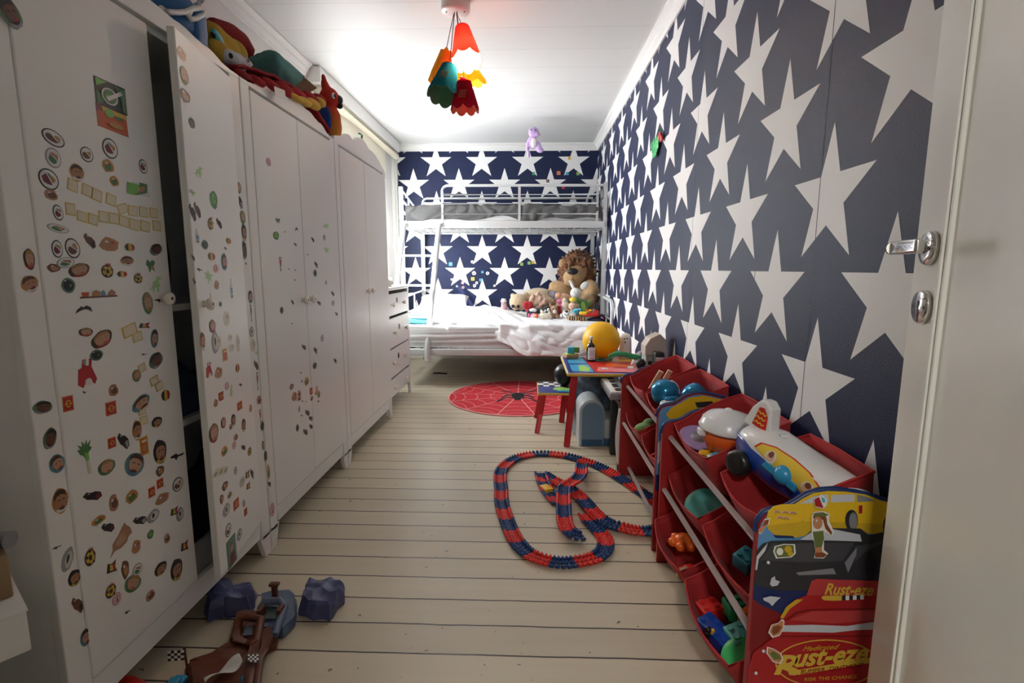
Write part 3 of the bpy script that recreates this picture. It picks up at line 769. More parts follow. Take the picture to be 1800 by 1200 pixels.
tp(b, 'orange', [(.5, .40), (.78, .36), (.82, .46), (.55, .60)], 3); tp(b, 'white_plastic', [(.74, .30), (.80, .29), (.84, .40), (.77, .41)], 4); tp(b, 'print_pink', [(.6, .14), (.93, .12), (.93, .28), (.64, .26)], 3)
tp(b, 'white_plastic', [(.42, .24), (.50, .24), (.51, .29), (.44, .30)], 4); tp(b, 'teal', [(.34, .66), (.6, .70), (.55, .85), (.36, .84)], 3); tp(b, 'yellow_print', [(.62, .70), (.86, .66), (.9, .84), (.7, .86)], 3)
b.build('table_top', TAB, offset=to, fix=False)
for x, y, fx, fy in ((.275, 2.945, .235, 2.925), (.69, 2.945, .715, 2.93), (.275, 3.39, .235, 3.41), (.69, 3.39, .715, 3.41)):
    splay_leg(MB('red_paint'), (x, y, TZ - .021), (fx, fy, 0), .021, .0185).build('leg', TAB, offset=to)
SX0, SX1, SY0, SY1, SZ = .065, .30, 3.17, 3.50, .265
so = (.18, 3.33, 0)
ST = thing('kids_stool', 'low stool with red legs and a checkered race flag printed on its seat', 'stool', so)
b = MB('table_edge'); b.rbb(SX0, SX1, SY0, SY1, SZ - .018, SZ - .002, .006); z = SZ - .0018
def sp_(m, x0, x1, y0, y1, k): b.m(m); b.poly([(SX0 + .235 * p, SY0 + .33 * q, z + k * .0003) for p, q in ((x0, y0), (x1, y0), (x1, y1), (x0, y1))])
sp_('print_navy', .02, .98, .02, .98, 1)
for i in range(6):
    for j in range(3): sp_('white_plastic' if (i + j) % 2 else 'black_print', .02 + i * .16, .02 + (i + 1) * .16, .56 + j * .14, .56 + (j + 1) * .14, 2)
b.m('lime'); b.poly([(SX0 + .235 * p, SY0 + .33 * q, z + .001) for p, q in ((.42, .30), (.62, .22), (.9, .26), (.95, .42), (.7, .52), (.5, .46))])
b.m('cyan'); b.poly([(SX0 + .235 * p, SY0 + .33 * q, z + .0013) for p, q in ((.5, .16), (.95, .10), (.96, .2), (.7, .27))])
b.build('seat', ST, offset=so, fix=False)
for x, y, fx, fy in ((.105, 3.215, .062, 3.165), (.262, 3.215, .31, 3.165), (.105, 3.455, .062, 3.51), (.262, 3.455, .30, 3.505)):
    splay_leg(MB('red_paint'), (x, y, SZ - .019), (fx, fy, 0), .0175, .016).build('leg', ST, offset=so)

# ================================================================ TOY ORGANIZERS
mat('panel_red', (.33, .012, .012), .45); mat('panel_edge', (.01, .03, .12), .4)
def outline():
    # side panel, x along the room's width, z up: low rounded front shoulder, then a car-roof hump
    return [(.47, 0), (.47, .515), (.473, .540), (.483, .556), (.500, .563), (.525, .567), (.545, .580), (.565, .595), (.59, .605), (.62, .608), (.66, .602), (.70, .592), (.742, .578), (.742, 0)]
def bin_(name_parent, off, y0, y1, xf, zf, xb, zb, depth, bulge=.012, m='red_fabric'):
    """fabric bin hung tilted forward between its two rods"""
    rim = []; bot = []; n = 8
    L = y1 - y0
    for k in range(n + 1):
        t = k / n; s = math.sin(PI * t)
        rim.append(Vector((xf - bulge * s, y0 + L * t, zf - .016 * s)))
    for k in range(4 + 1):
        t = k / 4; rim.append(Vector((xf + (xb - xf) * (.15 + .85 * t) if k < 4 else xb, y1 + .002 * math.sin(PI * t), zf + (zb - zf) * (.15 + .85 * t) + .010 * math.sin(PI * t))))
    rim.append(Vector((xb, (y0 + y1) / 2, zb + .004)))
    for k in range(4 + 1):
        t = 1 - k / 4; rim.append(Vector((xf + (xb - xf) * (.15 + .85 * t) if k else xb, y0 - .002 * math.sin(PI * t), zf + (zb - zf) * (.15 + .85 * t) + .006 * math.sin(PI * t))))
    up = Vector((zf - zb, 0, xb - xf)).normalized(); c = sum(rim, Vector()) / len(rim)
    N = len(rim); rows = 5; vs = []
    for j in range(rows + 1):
        u = j / rows
        for p in rim:
            q = c + (p - c) * (1 - .17 * u); vs.append(q - up * depth * u + Vector((-.006, 0, -.0)) * math.sin(PI * u) + Vector((nz(q * 9), nz(q * 9 + Vector((3, 1, 0))), 0)) * .004)
    fs = [(j * N + i, j * N + (i + 1) % N, (j + 1) * N + (i + 1) % N, (j + 1) * N + i) for j in range(rows) for i in range(N)]
    fs.append(tuple(rows * N + i for i in range(N)))
    b = MB(m); b.add(vs, fs, True); o = b.build('fabric_bin', name_parent, offset=off, solid=.0035)
    b = MB('red_trim'); b.tube(rim, .0032, 6, closed=True); b.build('piping', o, offset=off)
    return c, up
TIERS = ((.512, .520, .735, .628, .140), (.498, .335, .730, .455, .130), (.458, .170, .715, .290, .115))
def organizer(y0, y1, label, bins):
    off = ((.6), (y0 + y1) / 2, 0)
    t = thing('toy_organizer', label, 'toy organizer', off, group='red toy organizers along the right wall')
    for i, y in enumerate((y0, y1 - .014)):
        b = MB('panel_red'); b.prism([(x_, z_ * (1 if i == 0 else .93)) for x_, z_ in outline()], (0, y, 0), (1, 0, 0), (0, 0, 1), (0, 1, 0), .014)
        b.m('panel_edge'); ol = outline(); b.tube([(x, y + .007, z * (1 if i == 0 else .93) + .002) for x, z in ol[1:-1]], .0068, 8)
        p = b.build('side_panel', t, offset=off)
        if i == 0: face = p
    for x, z in ((.500, .466), (.744, .535), (.486, .276), (.737, .395), (.520, .040), (.734, .235)):
        b = MB('rod_silver'); b.cyl((x, y0 + .014, z), (x, y1 - .014, z), .0085, seg=14); b.build('rod', t, offset=off)
    for tier, a, c in bins:
        xf, zf, xb, zb, dp_ = TIERS[tier]; bin_(t, off, a, c, xf - .004, zf, xb - .006, zb, dp_, .02 if tier == 2 else .012)
    return t, face, off
O1, F1, OF1 = organizer(.99, 1.74, 'toy organizer nearest the door with a large car print on its side panel',
                        [(0, 1.045, 1.29), (0, 1.39, 1.715), (1, 1.04, 1.36), (1, 1.40, 1.71), (2, 1.04, 1.36), (2, 1.40, 1.71)])
O2, F2, OF2 = organizer(1.80, 2.52, 'farther toy organizer with red bins beside the low table', [(0, 1.83, 2.14), (0, 2.19, 2.49), (1, 1.83, 2.14), (1, 2.19, 2.49)])
# print on the outside of the near side panels (coordinates measured on the panel)
for n_, c_, r_ in (('p_sky', (.10, .28, .52), .35), ('p_navy', (.01, .022, .10), .35), ('p_yellow', (.72, .46, .02), .3), ('p_gold', (.55, .36, .02), .3), ('p_dark', (.030, .031, .036), .3), ('p_dark2', (.060, .061, .07), .3),
                   ('p_glass', (.52, .55, .60), .3), ('p_red', (.36, .012, .016), .3), ('p_red2', (.45, .045, .045), .3), ('p_deep', (.18, .006, .008), .3), ('p_gray', (.22, .22, .24), .3), ('p_letter', (.62, .42, .05), .35), ('p_tan', (.50, .22, .10), .5), ('p_hair', (.22, .06, .02), .5), ('p_olive', (.12, .16, .04), .5), ('p_white', (.75, .75, .73), .5)):
    mat(n_, c_, r_)
PY0 = .99
def pp(x, y, yy=PY0):
    q = PY(1300 + x / 3.4286, 850 + y / 3.4286, yy); return (q.x, q.z)
def panel_layer(mb, m, pts, k, raw=False):
    mb.m(m); q = pts if raw else [pp(*p) for p in pts]
    q = [(min(.741, max(.471, x)), z) for x, z in q]
    mb.poly([(x, PY0 - .0004 - .00022 * k, z) for x, z in q])
def pe(cx, cy, w, h, n=22): return [(cx + x, cy + y) for x, y in ellipse(w, h, n)]
b = MB('p_sky')
ol = outline(); panel_layer(b, 'p_sky', [(x + (.003 if x < .6 else -.003), max(z - .004, .001)) for x, z in ol], 0, True)
panel_layer(b, 'p_navy', [(60, 590), (960, 545), (960, 1000), (60, 1000)], 1)
panel_layer(b, 'p_deep', [(40, 690), (130, 730), (270, 790), (960, 790), (960, 1750), (20, 1750)], 2)
Y_ = [(160, 215), (170, 165), (200, 135), (250, 122), (330, 120), (385, 84), (445, 54), (530, 42), (640, 46), (760, 64), (850, 100), (960, 118), (960, 280), (850, 300), (720, 296), (560, 292), (430, 304), (340, 322), (230, 322), (172, 275)]
panel_layer(b, 'p_yellow', Y_, 3)
panel_layer(b, 'p_gold', [(170, 250), (400, 225), (620, 230), (880, 240), (880, 292), (720, 296), (560, 292), (430, 304), (340, 322), (230, 322), (172, 275)], 4)
panel_layer(b, 'p_glass', [(356, 118), (440, 76), (528, 60), (540, 110)], 5); panel_layer(b, 'p_glass', [(550, 66), (690, 62), (690, 106), (548, 110)], 5); panel_layer(b, 'p_gray', [(706, 62), (762, 76), (822, 102), (706, 108)], 5)
panel_layer(b, 'p_dark', pe(672, 218, 78, 128), 6); panel_layer(b, 'p_gray', pe(682, 222, 50, 104), 7); panel_layer(b, 'p_dark', pe(905, 255, 90, 150), 6)
panel_layer(b, 'p_navy', [(200, 306), (320, 312), (330, 326), (215, 324)], 5)
panel_layer(b, 'p_red', [(715, 130), (738, 126), (736, 175), (716, 178)], 6)
panel_layer(b, 'p_gold', [(280, 228), (330, 240), (395, 208), (372, 238), (320, 248)], 6)
D_ = [(80, 455), (100, 400), (135, 358), (190, 340), (360, 336), (422, 284), (560, 264), (725, 266), (775, 305), (870, 286), (960, 280), (960, 575), (760, 575), (400, 640), (230, 640), (80, 602)]
panel_layer(b, 'p_dark', D_, 8)
panel_layer(b, 'p_dark2', [(122, 456), (200, 356), (690, 350), (618, 462), (360, 470)], 9); panel_layer(b, 'p_glass', [(360, 334), (428, 288), (560, 270), (722, 302), (732, 344), (550, 338)], 9)
panel_layer(b, 'p_glass', [(86, 512), (100, 432), (168, 350), (150, 402), (112, 450), (102, 516)], 10); panel_layer(b, 'p_gray', [(628, 472), (700, 380), (700, 420), (650, 532)], 10)
panel_layer(b, 'p_gray', [(335, 530), (560, 504), (578, 540), (350, 546)], 10); panel_layer(b, 'black_print', pe(786, 480, 72, 170), 10); panel_layer(b, 'p_dark2', [(690, 372), (800, 356), (870, 330), (870, 350), (760, 400), (690, 470)], 9)
panel_layer(b, 'p_red2', [(398, 668), (430, 580), (462, 567), (620, 574), (960, 582), (960, 672), (830, 670)], 11)
R_ = [(240, 800), (280, 730), (335, 690), (400, 666), (830, 668), (960, 672), (960, 1750), (20, 1750), (50, 1100), (80, 1010), (160, 950), (230, 905)]
panel_layer(b, 'p_red', R_, 12); panel_layer(b, 'p_gold', [(240, 800), (275, 738), (335, 692), (380, 690), (300, 745), (258, 806)], 13)
panel_layer(b, 'p_deep', [(270, 812), (330, 766), (420, 748), (830, 742), (960, 742), (960, 752), (830, 752), (430, 758), (345, 776), (285, 816)], 13)
panel_layer(b, 'p_red2', [(300, 812), (430, 762), (960, 756), (960, 806), (820, 812), (560, 836)], 13)
panel_layer(b, 'p_glass', [(262, 846), (430, 842), (640, 850), (820, 822), (960, 816), (960, 872), (700, 874), (560, 890), (248, 884)], 14)
panel_layer(b, 'p_deep', [(240, 908), (960, 910), (960, 918), (240, 916)], 13)
# oval badge with its lettering
for w, h, m_, k in ((620, 290, 'p_letter', 14), (604, 276, 'p_red', 15)): panel_layer(b, m_, pe(520, 1075, w, h, 40), k)
panel_layer(b, 'p_letter', [(210, 1090), (262, 1070), (352, 1112), (860, 1030), (860, 1062), (352, 1142), (330, 1140)], 16)
panel_layer(b, 'p_letter', [(485, 676), (500, 668), (560, 666), (640, 668), (640, 694), (560, 698), (500, 694)], 15)
for i in range(6): panel_layer(b, 'p_white' if i % 2 else 'black_print', [(610 + i * 22, 668 - i), (632 + i * 22, 667 - i), (632 + i * 22, 694 - i), (610 + i * 22, 695 - i)], 16)
b.build('car_print', F1, offset=OF1, fix=False)
# bolt heads
for x, y in ((165, 465), (137, 996), (92, 1128)):
    b = MB('rod_silver'); q = pp(x, y); b.lathe((q[0], PY0 - .006, q[1]), [(.0001, -.003), (.003, -.002), (.004, 0), (.004, .0012)], 12, (0, 1, 0)); b.build('bolt', F1, offset=OF1)
def lettering(name, txt, px, py, h, w, m, parent, off, k, slope, shear=.25, bold=.0):
    """flat letters on the panel: px,py = lower-left corner in panel measures, fitted to height h and width w (metres)"""
    cu = bpy.data.curves.new(name, 'FONT'); cu.body = txt; cu.size = 1; cu.shear = shear; cu.offset = bold; cu.extrude = .0002; cu.resolution_u = 3
    tmp = bpy.data.objects.new(name + '_tmp', cu); COL.objects.link(tmp)
    dg = bpy.context.evaluated_depsgraph_get(); me = bpy.data.meshes.new_from_object(tmp.evaluated_get(dg)); bpy.data.objects.remove(tmp); bpy.data.curves.remove(cu)
    xs = [v.co.x for v in me.vertices]; ys = [v.co.y for v in me.vertices]; x0, y0 = min(xs), min(ys); kx, ky = w / (max(xs) - x0), h / (max(ys) - y0)
    q = pp(px, py); z3 = PY0 - .0006 - .00022 * k
    for v in me.vertices:
        a, c = (v.co.x - x0) * kx, (v.co.y - y0) * ky
        v.co = Vector((q[0] + a, z3 - v.co.z, q[1] + c + a * slope)) - Vector(off)
    me.materials.append(MATS[m]); o = bpy.data.objects.new(name, me); COL.objects.link(o); o.parent = parent; return o
lettering('lettering', 'Rust-eze', 505, 662, .026, .098, 'p_letter', F1, OF1, 14, .0, .3, .02)
lettering('lettering', 'R', 200, 1140, .047, .047, 'p_letter', F1, OF1, 17, 0, .3, .03)
lettering('lettering', 'ust-eze', 322, 1098, .038, .150, 'p_letter', F1, OF1, 17, .13, .3, .03)
lettering('lettering', 'Medicated', 372, 1000, .011, .075, 'p_gold', F1, OF1, 17, .10, .5)
lettering('lettering', 'BUMPER  OINTMENT', 362, 1136, .0095, .128, 'p_deep', F1, OF1, 18, .155, .1)
lettering('lettering', 'RISK THE CHANCE', 385, 1180, .0080, .108, 'p_gold', F1, OF1, 17, .10, .0)
# stickers stuck over the print
def psticker(shapes):
    mb = MB('p_white')
    for k, (m_, pts) in enumerate(shapes): panel_layer(mb, m_, pts, 20 + k)
    mb.build('sticker', F1, offset=OF1, fix=False)
def ring(pts, g):
    cx = sum(p[0] for p in pts) / len(pts); cy = sum(p[1] for p in pts) / len(pts)
    return [(cx + (x - cx) * g, cy + (y - cy) * g) for x, y in pts]
def st2(m_, pts, extra=()): psticker([('p_white', ring(pts, 1.16)), (m_, pts)] + list(extra))
st2('p_tan', [(105, 285), (112, 262), (128, 250), (142, 212), (172, 206), (166, 236), (142, 262), (126, 290)], [('p_hair', [(130, 248), (146, 214), (170, 208), (160, 238)])])
for cx, cy in ((222, 162), (270, 164), (318, 168), (238, 196), (276, 200)): st2('p_tan', [(cx - 22, cy + 6), (cx - 14, cy - 6), (cx, cy - 8), (cx + 14, cy - 4), (cx + 22, cy + 8), (cx + 10, cy + 4), (cx - 8, cy + 4)])
st2('p_red', [(442, 88), (470, 72), (498, 140), (448, 128)], [('p_white', [(470, 72), (484, 56), (518, 86), (516, 122), (498, 140)]), ('cyan', [(482, 70), (506, 84), (506, 108), (490, 104)])])
psticker([('p_white', [(425, 190), (440, 162), (500, 158), (536, 176), (530, 214), (562, 284), (548, 308), (506, 282), (500, 330), (500, 390), (526, 412), (500, 442), (440, 440), (448, 396), (440, 340), (424, 310), (428, 262)]),
          ('p_hair', [(432, 200), (446, 168), (498, 164), (516, 200), (520, 236), (550, 286), (544, 302), (508, 262), (494, 210)]), ('p_tan', pe(462, 228, 58, 76)), ('p_olive', [(434, 188), (440, 170), (500, 166), (530, 180), (500, 190)]),
          ('p_olive', [(432, 280), (496, 274), (500, 320), (486, 372), (446, 376), (440, 330)]), ('p_tan', [(446, 376), (486, 372), (488, 404), (446, 406)]), ('p_hair', [(444, 406), (490, 402), (516, 416), (498, 434), (446, 434)]), ('p_white', pe(456, 214, 14, 18, 10)), ('black_print', pe(458, 216, 6, 8, 8))])
st2('p_olive', [(205, 400), (212, 372), (260, 360), (318, 362), (322, 410), (300, 430), (220, 436)], [('p_white', pe(236, 400, 40, 44)), ('p_gold', pe(285, 386, 44, 44)), ('p_gold', pe(298, 412, 34, 30))])
for pts in ([(176, 596), (186, 560), (206, 548), (210, 570), (236, 580), (222, 604), (190, 610)], [(134, 680), (180, 668), (242, 676), (214, 700), (190, 728), (172, 708), (140, 694)]): psticker([('p_glass', pts)])
st2('p_tan', [(174, 882), (190, 842), (226, 832), (246, 812), (258, 822), (256, 858), (234, 898), (196, 910)], [('p_hair', [(186, 880), (198, 850), (230, 842), (248, 850), (228, 884), (198, 900)])])
st2('p_tan', [(162, 1012), (166, 978), (200, 988), (240, 1014), (250, 1042), (236, 1068), (196, 1058)], [('p_olive', [(174, 1010), (196, 998), (236, 1022), (240, 1048), (200, 1048)])])
# the far organizer's visible strip of the same sort of print
b = MB('p_sky'); ol = outline(); y2 = 1.80
def l2(m_, q, k): b.m(m_); b.poly([(x, y2 - .0004 - .0003 * k, z) for x, z in q])
l2('p_sky', [(x + (.003 if x < .6 else -.003), max(z - .004, .001)) for x, z in ol], 0)
l2('p_yellow', [(.50, .53), (.52, .556), (.55, .572), (.58, .592), (.63, .600), (.70, .585), (.738, .57), (.738, .50), (.6, .49), (.52, .50)], 1); l2('p_dark', [(.60, .575), (.66, .580), (.68, .560), (.61, .555)], 2)
l2('p_navy', [(.473, .30), (.738, .34), (.738, .22), (.473, .24)], 1); l2('p_red', [(.473, .001), (.738, .001), (.738, .22), (.473, .24)], 1); l2('p_white', [(.476, .42), (.49, .44), (.49, .36), (.478, .34)], 1)
b.build('car_print', F2, offset=OF2, fix=False)
# ================================================================ ON TOP OF THE WARDROBES
WT = 1.6635
mat('bag_blue', (.015, .13, .34), .5, var=.1); mat('fleece_red', (.30, .006, .012), .95, var=.15, vscale=25, bump=.3, bscale=300); mat('plush_yellow', (.48, .30, .03), .9, var=.1, bump=.2, bscale=200)
mat('plush_teal', (.10, .30, .28), .9, bump=.2, bscale=200); mat('spot_white', (.62, .63, .66), .9); mat('hat_red', (.26, .006, .008), .9, bump=.2, bscale=300)
t = thing('swim_bag', 'blue inflatable toy with white straps lying on the nearest wardrobe', 'inflatable toy', (-1.2, 1.46, WT))
o3 = (-1.2, 1.46, WT)
q = PX(300, -8, -1.06)
b = MB('bag_blue'); b.ball((-1.10, q.y, WT + .110), (.11, .155, .108)); b.build('body', t, offset=o3)
q = PX(346, 46, -1.0); b = MB('bag_blue'); b.rbox((-1.01, q.y + .005, q.z - .015), (.05, .062, .13), .015); b.build('tail', t, offset=o3)
b = MB('white_plastic'); b.tube([PX(u, v, -.985) for u, v in ((283, 14), (296, 21), (312, 22), (326, 21), (340, 15), (352, 14), (358, 20), (356, 26), (346, 32), (336, 34), (330, 27), (334, 20))], .0075, 8)
b.tube([PX(u, v, -1.02) for u, v in ((347, 10), (353, 0), (357, -10))], .010, 8); b.build('strap', t, offset=o3)
t = thing('plush_hat', 'yellow plush with a red brim and spotted collar on the nearest wardrobe', 'plush toy', (-1.2, 1.75, WT)); o3 = (-1.2, 1.75, WT)
b = MB('hat_red'); P_ = [PX(u, v, -1.16) for u, v in ((352, 44), (375, 50), (400, 62), (418, 76), (430, 92), (432, 104))]
b.tube(P_, [.022, .036, .046, .048, .042, .026], 14); b.build('brim', t, offset=o3)
bl = [(PX(u, v, x), r) for u, v, x, r in ((372, 70, -1.06, (.05, .07, .055)), (390, 84, -1.05, (.05, .075, .05)), (408, 92, -1.06, (.05, .06, .045)), (385, 95, -1.02, (.035, .07, .04)))]
o = plush('body', MATS['plush_yellow'], bl, None, .008); o.location = -Vector(o3); o.parent = t
q = PX(384, 68, -1.012); b = MB('cyan'); b.ball(q, (.010, .036, .014), Matrix.Rotation(-.5, 3, 'X')); b.m('black_print'); b.ball(PX(377, 61, -1.015), (.010, .014, .011)); b.build('eye', t, offset=o3)
sb = bpy.data.materials.new('spotted'); sb.use_nodes = True; nt = sb.node_tree; v = nt.nodes.new('ShaderNodeTexVoronoi'); v.inputs['Scale'].default_value = 28; tcn = nt.nodes.new('ShaderNodeTexCoord'); nt.links.new(tcn.outputs['Object'], v.inputs['Vector'])
cr = nt.nodes.new('ShaderNodeValToRGB'); cr.color_ramp.interpolation = 'CONSTANT'; cr.color_ramp.elements[0].color = (.012, .012, .015, 1); cr.color_ramp.elements[1].position = .34; cr.color_ramp.elements[1].color = (.55, .57, .60, 1)
nt.links.new(v.outputs['Distance'], cr.inputs[0]); nt.links.new(cr.outputs[0], nt.nodes['Principled BSDF'].inputs['Base Color']); nt.nodes['Principled BSDF'].inputs['Roughness'].default_value = .9; MATS['spotted'] = sb
bl = [(PX(u, v, x), r) for u, v, x, r in ((402, 104, -1.0, (.035, .05, .03)), (414, 109, -1.0, (.035, .05, .03)), (426, 114, -1.01, (.035, .04, .026)))]
o = plush('collar', MATS['spotted'], bl, None, .007); o.location = -Vector(o3); o.parent = t
q = PX(474, 128, -1.08); pillow('teal_cushion', (-1.08, q.y, q.z - .004), (.10, .125, .05), (-.02, -.35, 0), 'plush_teal', 'dull teal cushion on the red costume on top of the middle wardrobe', 'cushion')
def drape(i, j):
    y = 1.74 + .80 * j; x = -1.40 + .455 * i
    base = WT + .018 + .012 * nz((i * 4, j * 7, 2))
    top = 1.690 + .062 * math.sin(PI * min(1, j * 1.02)) ** .7
    if i > .66:
        u = (i - .66) / .34; x = -1.0997 + .148 * u; z = base + (top + .006 - base) * min(1, u * 1.2); z += (.034 * max(0, math.sin(PI * max(0, j - .25) / .75))) * (1 - abs(u - .6) * 1.5)
    else: z = base
    return (x, y + .012 * nz((i * 3, j * 5, 9)), z + .006 * nz((i * 9, j * 14, 4)))
t = thing('red_costume', 'red fleece costume with yellow lining spilling over the middle wardrobe', 'costume', (-1.17, 2.15, WT))
MB('fleece_red').grid(drape, 34, 50).build('fleece', t, fix=False, solid=.008, offset=(-1.17, 2.15, WT))
bl = [(PX(u, v, x), r) for u, v, x, r in ((425, 130, -.955, (.02, .05, .010)), (450, 142, -.955, (.022, .06, .014)), (472, 150, -.965, (.03, .07, .022)), (495, 158, -.97, (.034, .08, .030)), (520, 168, -.97, (.034, .09, .030)), (545, 174, -.97, (.03, .08, .026)), (560, 175, -.975, (.03, .06, .022)))]
o = plush('fleece_roll', MATS['fleece_red'], bl, None, .007); o.location = -Vector((-1.17, 2.15, WT)); o.parent = t
mat('lining_yellow', (.55, .34, .03), .8, var=.1)
bl = [(PX(u, v, x), r) for u, v, x, r in ((520, 172, -.945, (.018, .06, .012)), (535, 179, -.945, (.02, .06, .016)), (550, 183, -.95, (.024, .07, .020)), (562, 180, -.955, (.024, .05, .020)))]
o = plush('lining', MATS['lining_yellow'], bl, None, .006); o.location = -Vector((-1.17, 2.15, WT)); o.parent = t
b = MB('white_paper'); q = PX(492, 163, -.929); b.box((-.9285, q.y, q.z), (.0012, .085, .030), Matrix.Rotation(.15, 3, 'X')); b.build('care_label', t, offset=(-1.17, 2.15, WT))
t = thing('cardboard_box', 'small open brown cardboard box behind the parrot on the middle wardrobe', 'box', (-1.27, 2.40, WT))
b = MB('brown_card')
for c, d in (((0, 0, .004), (.32, .34, .006)), ((.157, 0, .10), (.006, .34, .19)), ((-.157, 0, .10), (.006, .34, .19)), ((0, .167, .10), (.32, .006, .19)), ((0, -.167, .10), (.32, .006, .19))): b.box(c, d)
b.build('carton', t)
b = MB('brown_card'); b.box((.20, 0, .215), (.11, .33, .004), Matrix.Rotation(-.5, 3, 'Y')); b.build('flap', t)
# parrot sitting at the dip between the wardrobes
mat('parrot_red', (.42, .02, .015), .9, var=.2, vscale=40, bump=.4, bscale=250); mat('parrot_blue', (.01, .05, .25), .9, bump=.3, bscale=250)
pg = bpy.data.materials.new('parrot_belly'); pg.use_nodes = True; nt = pg.node_tree; g_ = nt.nodes.new('ShaderNodeTexCoord'); sxyz = nt.nodes.new('ShaderNodeSeparateXYZ'); nt.links.new(g_.outputs['Generated'], sxyz.inputs[0]); rp = nt.nodes.new('ShaderNodeValToRGB')
rp.color_ramp.elements[0].position = .12; rp.color_ramp.elements[0].color = (.58, .26, .03, 1); rp.color_ramp.elements[1].position = .55; rp.color_ramp.elements[1].color = (.48, .03, .015, 1)
nt.links.new(sxyz.outputs[2], rp.inputs[0]); nt.links.new(rp.outputs[0], nt.nodes['Principled BSDF'].inputs[0]); nt.nodes['Principled BSDF'].inputs['Roughness'].default_value = .9; MATS['parrot_belly'] = pg
pc = Vector((-1.01, 2.665, WT)); t = thing('parrot_plush', 'red, orange and blue parrot plush perched between the middle and farthest wardrobes', 'plush parrot', pc)
hz_ = PY(586, 174, 2.665).z - WT
o = plush('body', pg, [((0, 0, .09), (.065, .062, .09)), ((.01, 0, .13), (.052, .055, .06)), ((.01, 0, hz_), (.05, .052, .055)), ((.0, -.015, hz_ + .05), (.020, .024, .04), (.3, -.2, 0)), ((.0, -.032, hz_ + .078), (.012, .016, .03), (.5, 0, 0))], t, .006)
for s in (-1, 1): plush('wing', MATS['parrot_blue'], [((-.005, s * .062, .10), (.045, .022, .085), (s * .12, 0, 0)), ((-.02, s * .066, .04), (.03, .018, .05))], t, .006)
b = MB('dark'); b.ball((.050, .010, hz_ - .002), (.024, .022, .024)); b.ball((.056, .012, hz_ - .028), (.016, .015, .016)); b.build('beak', t)
b = MB('white_plastic'); b.ball((.042, -.028, hz_ + .005), (.010, .016, .016)); b.m('black_print'); b.ball((.049, -.030, hz_ + .005), (.006, .010, .010)); b.build('eye', t)
q = PX(636, 243, -1.02); t = thing('pump_bottle', 'green pump bottle on top of the farthest wardrobe', 'bottle', (-1.02, q.y, WT))
hh = q.z - WT
b = MB('white_plastic'); b.lathe((0, 0, 0), [(.03, 0), (.032, .01), (.032, hh - .07), (.026, hh - .05), (.012, hh - .035)], 20); b.build('bottle_body', t)
b = MB('green'); b.lathe((0, 0, hh - .037), [(.015, 0), (.015, .02), (.006, .022), (.006, .05), (.0001, .051)], 14); b.rbox((.0, -.018, hh + .016), (.014, .058, .010), .004); b.build('pump', t)
t = thing('picture_frame', 'small white frame lying on the farthest wardrobe by the window', 'frame', (-1.2, 3.38, WT)); b = MB('white_plastic'); b.rbox((0, 0, .06), (.02, .12, .10), .004); b.m('wood'); b.box((.011, 0, .06), (.002, .08, .06)); b.build('frame', t)

# ---------------------------------------------------------------- books on the chest of drawers
DZ = .9085
for k, (m_, c, w, d, h, r, l) in enumerate((('white_paper', (-1.17, 3.86), .24, .20, .022, .1, 'white book at the bottom of the stack on the chest of drawers'), ('p_gray', (-1.16, 3.87), .22, .19, .018, -.05, 'grey book in the middle of the stack on the chest of drawers'), ('cream', (-1.175, 3.85), .23, .18, .016, .14, 'cream book topmost of the stack on the chest of drawers'))):
    t = thing('book', l, 'book', (c[0], c[1], DZ + sum((.0225, .0185, .0165)[:k])), (0, 0, r), 'books on the chest of drawers')
    b = MB(m_); b.bb(-w / 2, w / 2, -d / 2, d / 2, 0, .002); b.bb(-w / 2, w / 2, -d / 2, d / 2, h - .002, h); b.bb(-w / 2, -w / 2 + .002, -d / 2, d / 2, 0, h); b.build('cover', t)
    b = MB('cream'); b.bb(-w / 2 + .002, w / 2 - .004, -d / 2 + .003, d / 2 - .003, .002, h - .002); b.build('pages', t)
t = thing('toy_boat', 'red plastic toy boat on the stack of books', 'toy boat', (-1.17, 3.87, DZ + .0580))
b = MB('bright_red'); b.lathe((0, 0, 0), [(.04, 0), (.055, .012), (.062, .022), (.058, .023), (.0001, .018)], 24, sx=1.6, sy=1.0); b.build('hull', t)
b = MB('p_navy'); b.lathe((0, 0, .005), [(.056, 0), (.0585, .006), (.056, .0065)], 24, sx=1.62, sy=1.02); b.build('stripe', t)
b = MB('bright_red'); b.ball((-.05, -.01, .035), (.018, .018, .020)); b.build('cabin', t)

# ================================================================ STUFFED TOYS ON THE LOWER BED
def fur(name, col, var=.2, b=.45): return mat(name, col, .95, var=var, vscale=45, bump=b, bscale=220, sheen=.3)
fur('fur_lion', (.46, .29, .14)); fur('fur_mane', (.17, .065, .02), .35); fur('fur_beige', (.50, .38, .24)); fur('fur_cream', (.66, .58, .46)); fur('fur_pinkish', (.52, .34, .25), .3); fur('fur_grey', (.26, .25, .28)); fur('fur_white', (.78, .77, .75), .06, .25)
fur('fur_deer', (.42, .24, .13)); fur('fur_black', (.02, .02, .022)); fur('fur_peach', (.62, .33, .2)); fur('plush_red', (.40, .012, .02)); fur('plush_pink', (.70, .16, .32)); fur('plush_green', (.16, .32, .08)); fur('plush_turq', (.06, .42, .50)); fur('fur_purple', (.50, .34, .62), .1); fur('fur_rose', (.62, .40, .42)); fur('doll_skin', (.72, .46, .34), .05, .1)
G = 'stuffed toys heaped on the lower bunk'
def toy(name, label, cat, u, v, y, group=G, zoff=0):
    p = PY(u, v, y); return thing(name, label, cat, (p.x, p.y, p.z + zoff), (0, 0, 0), group), p
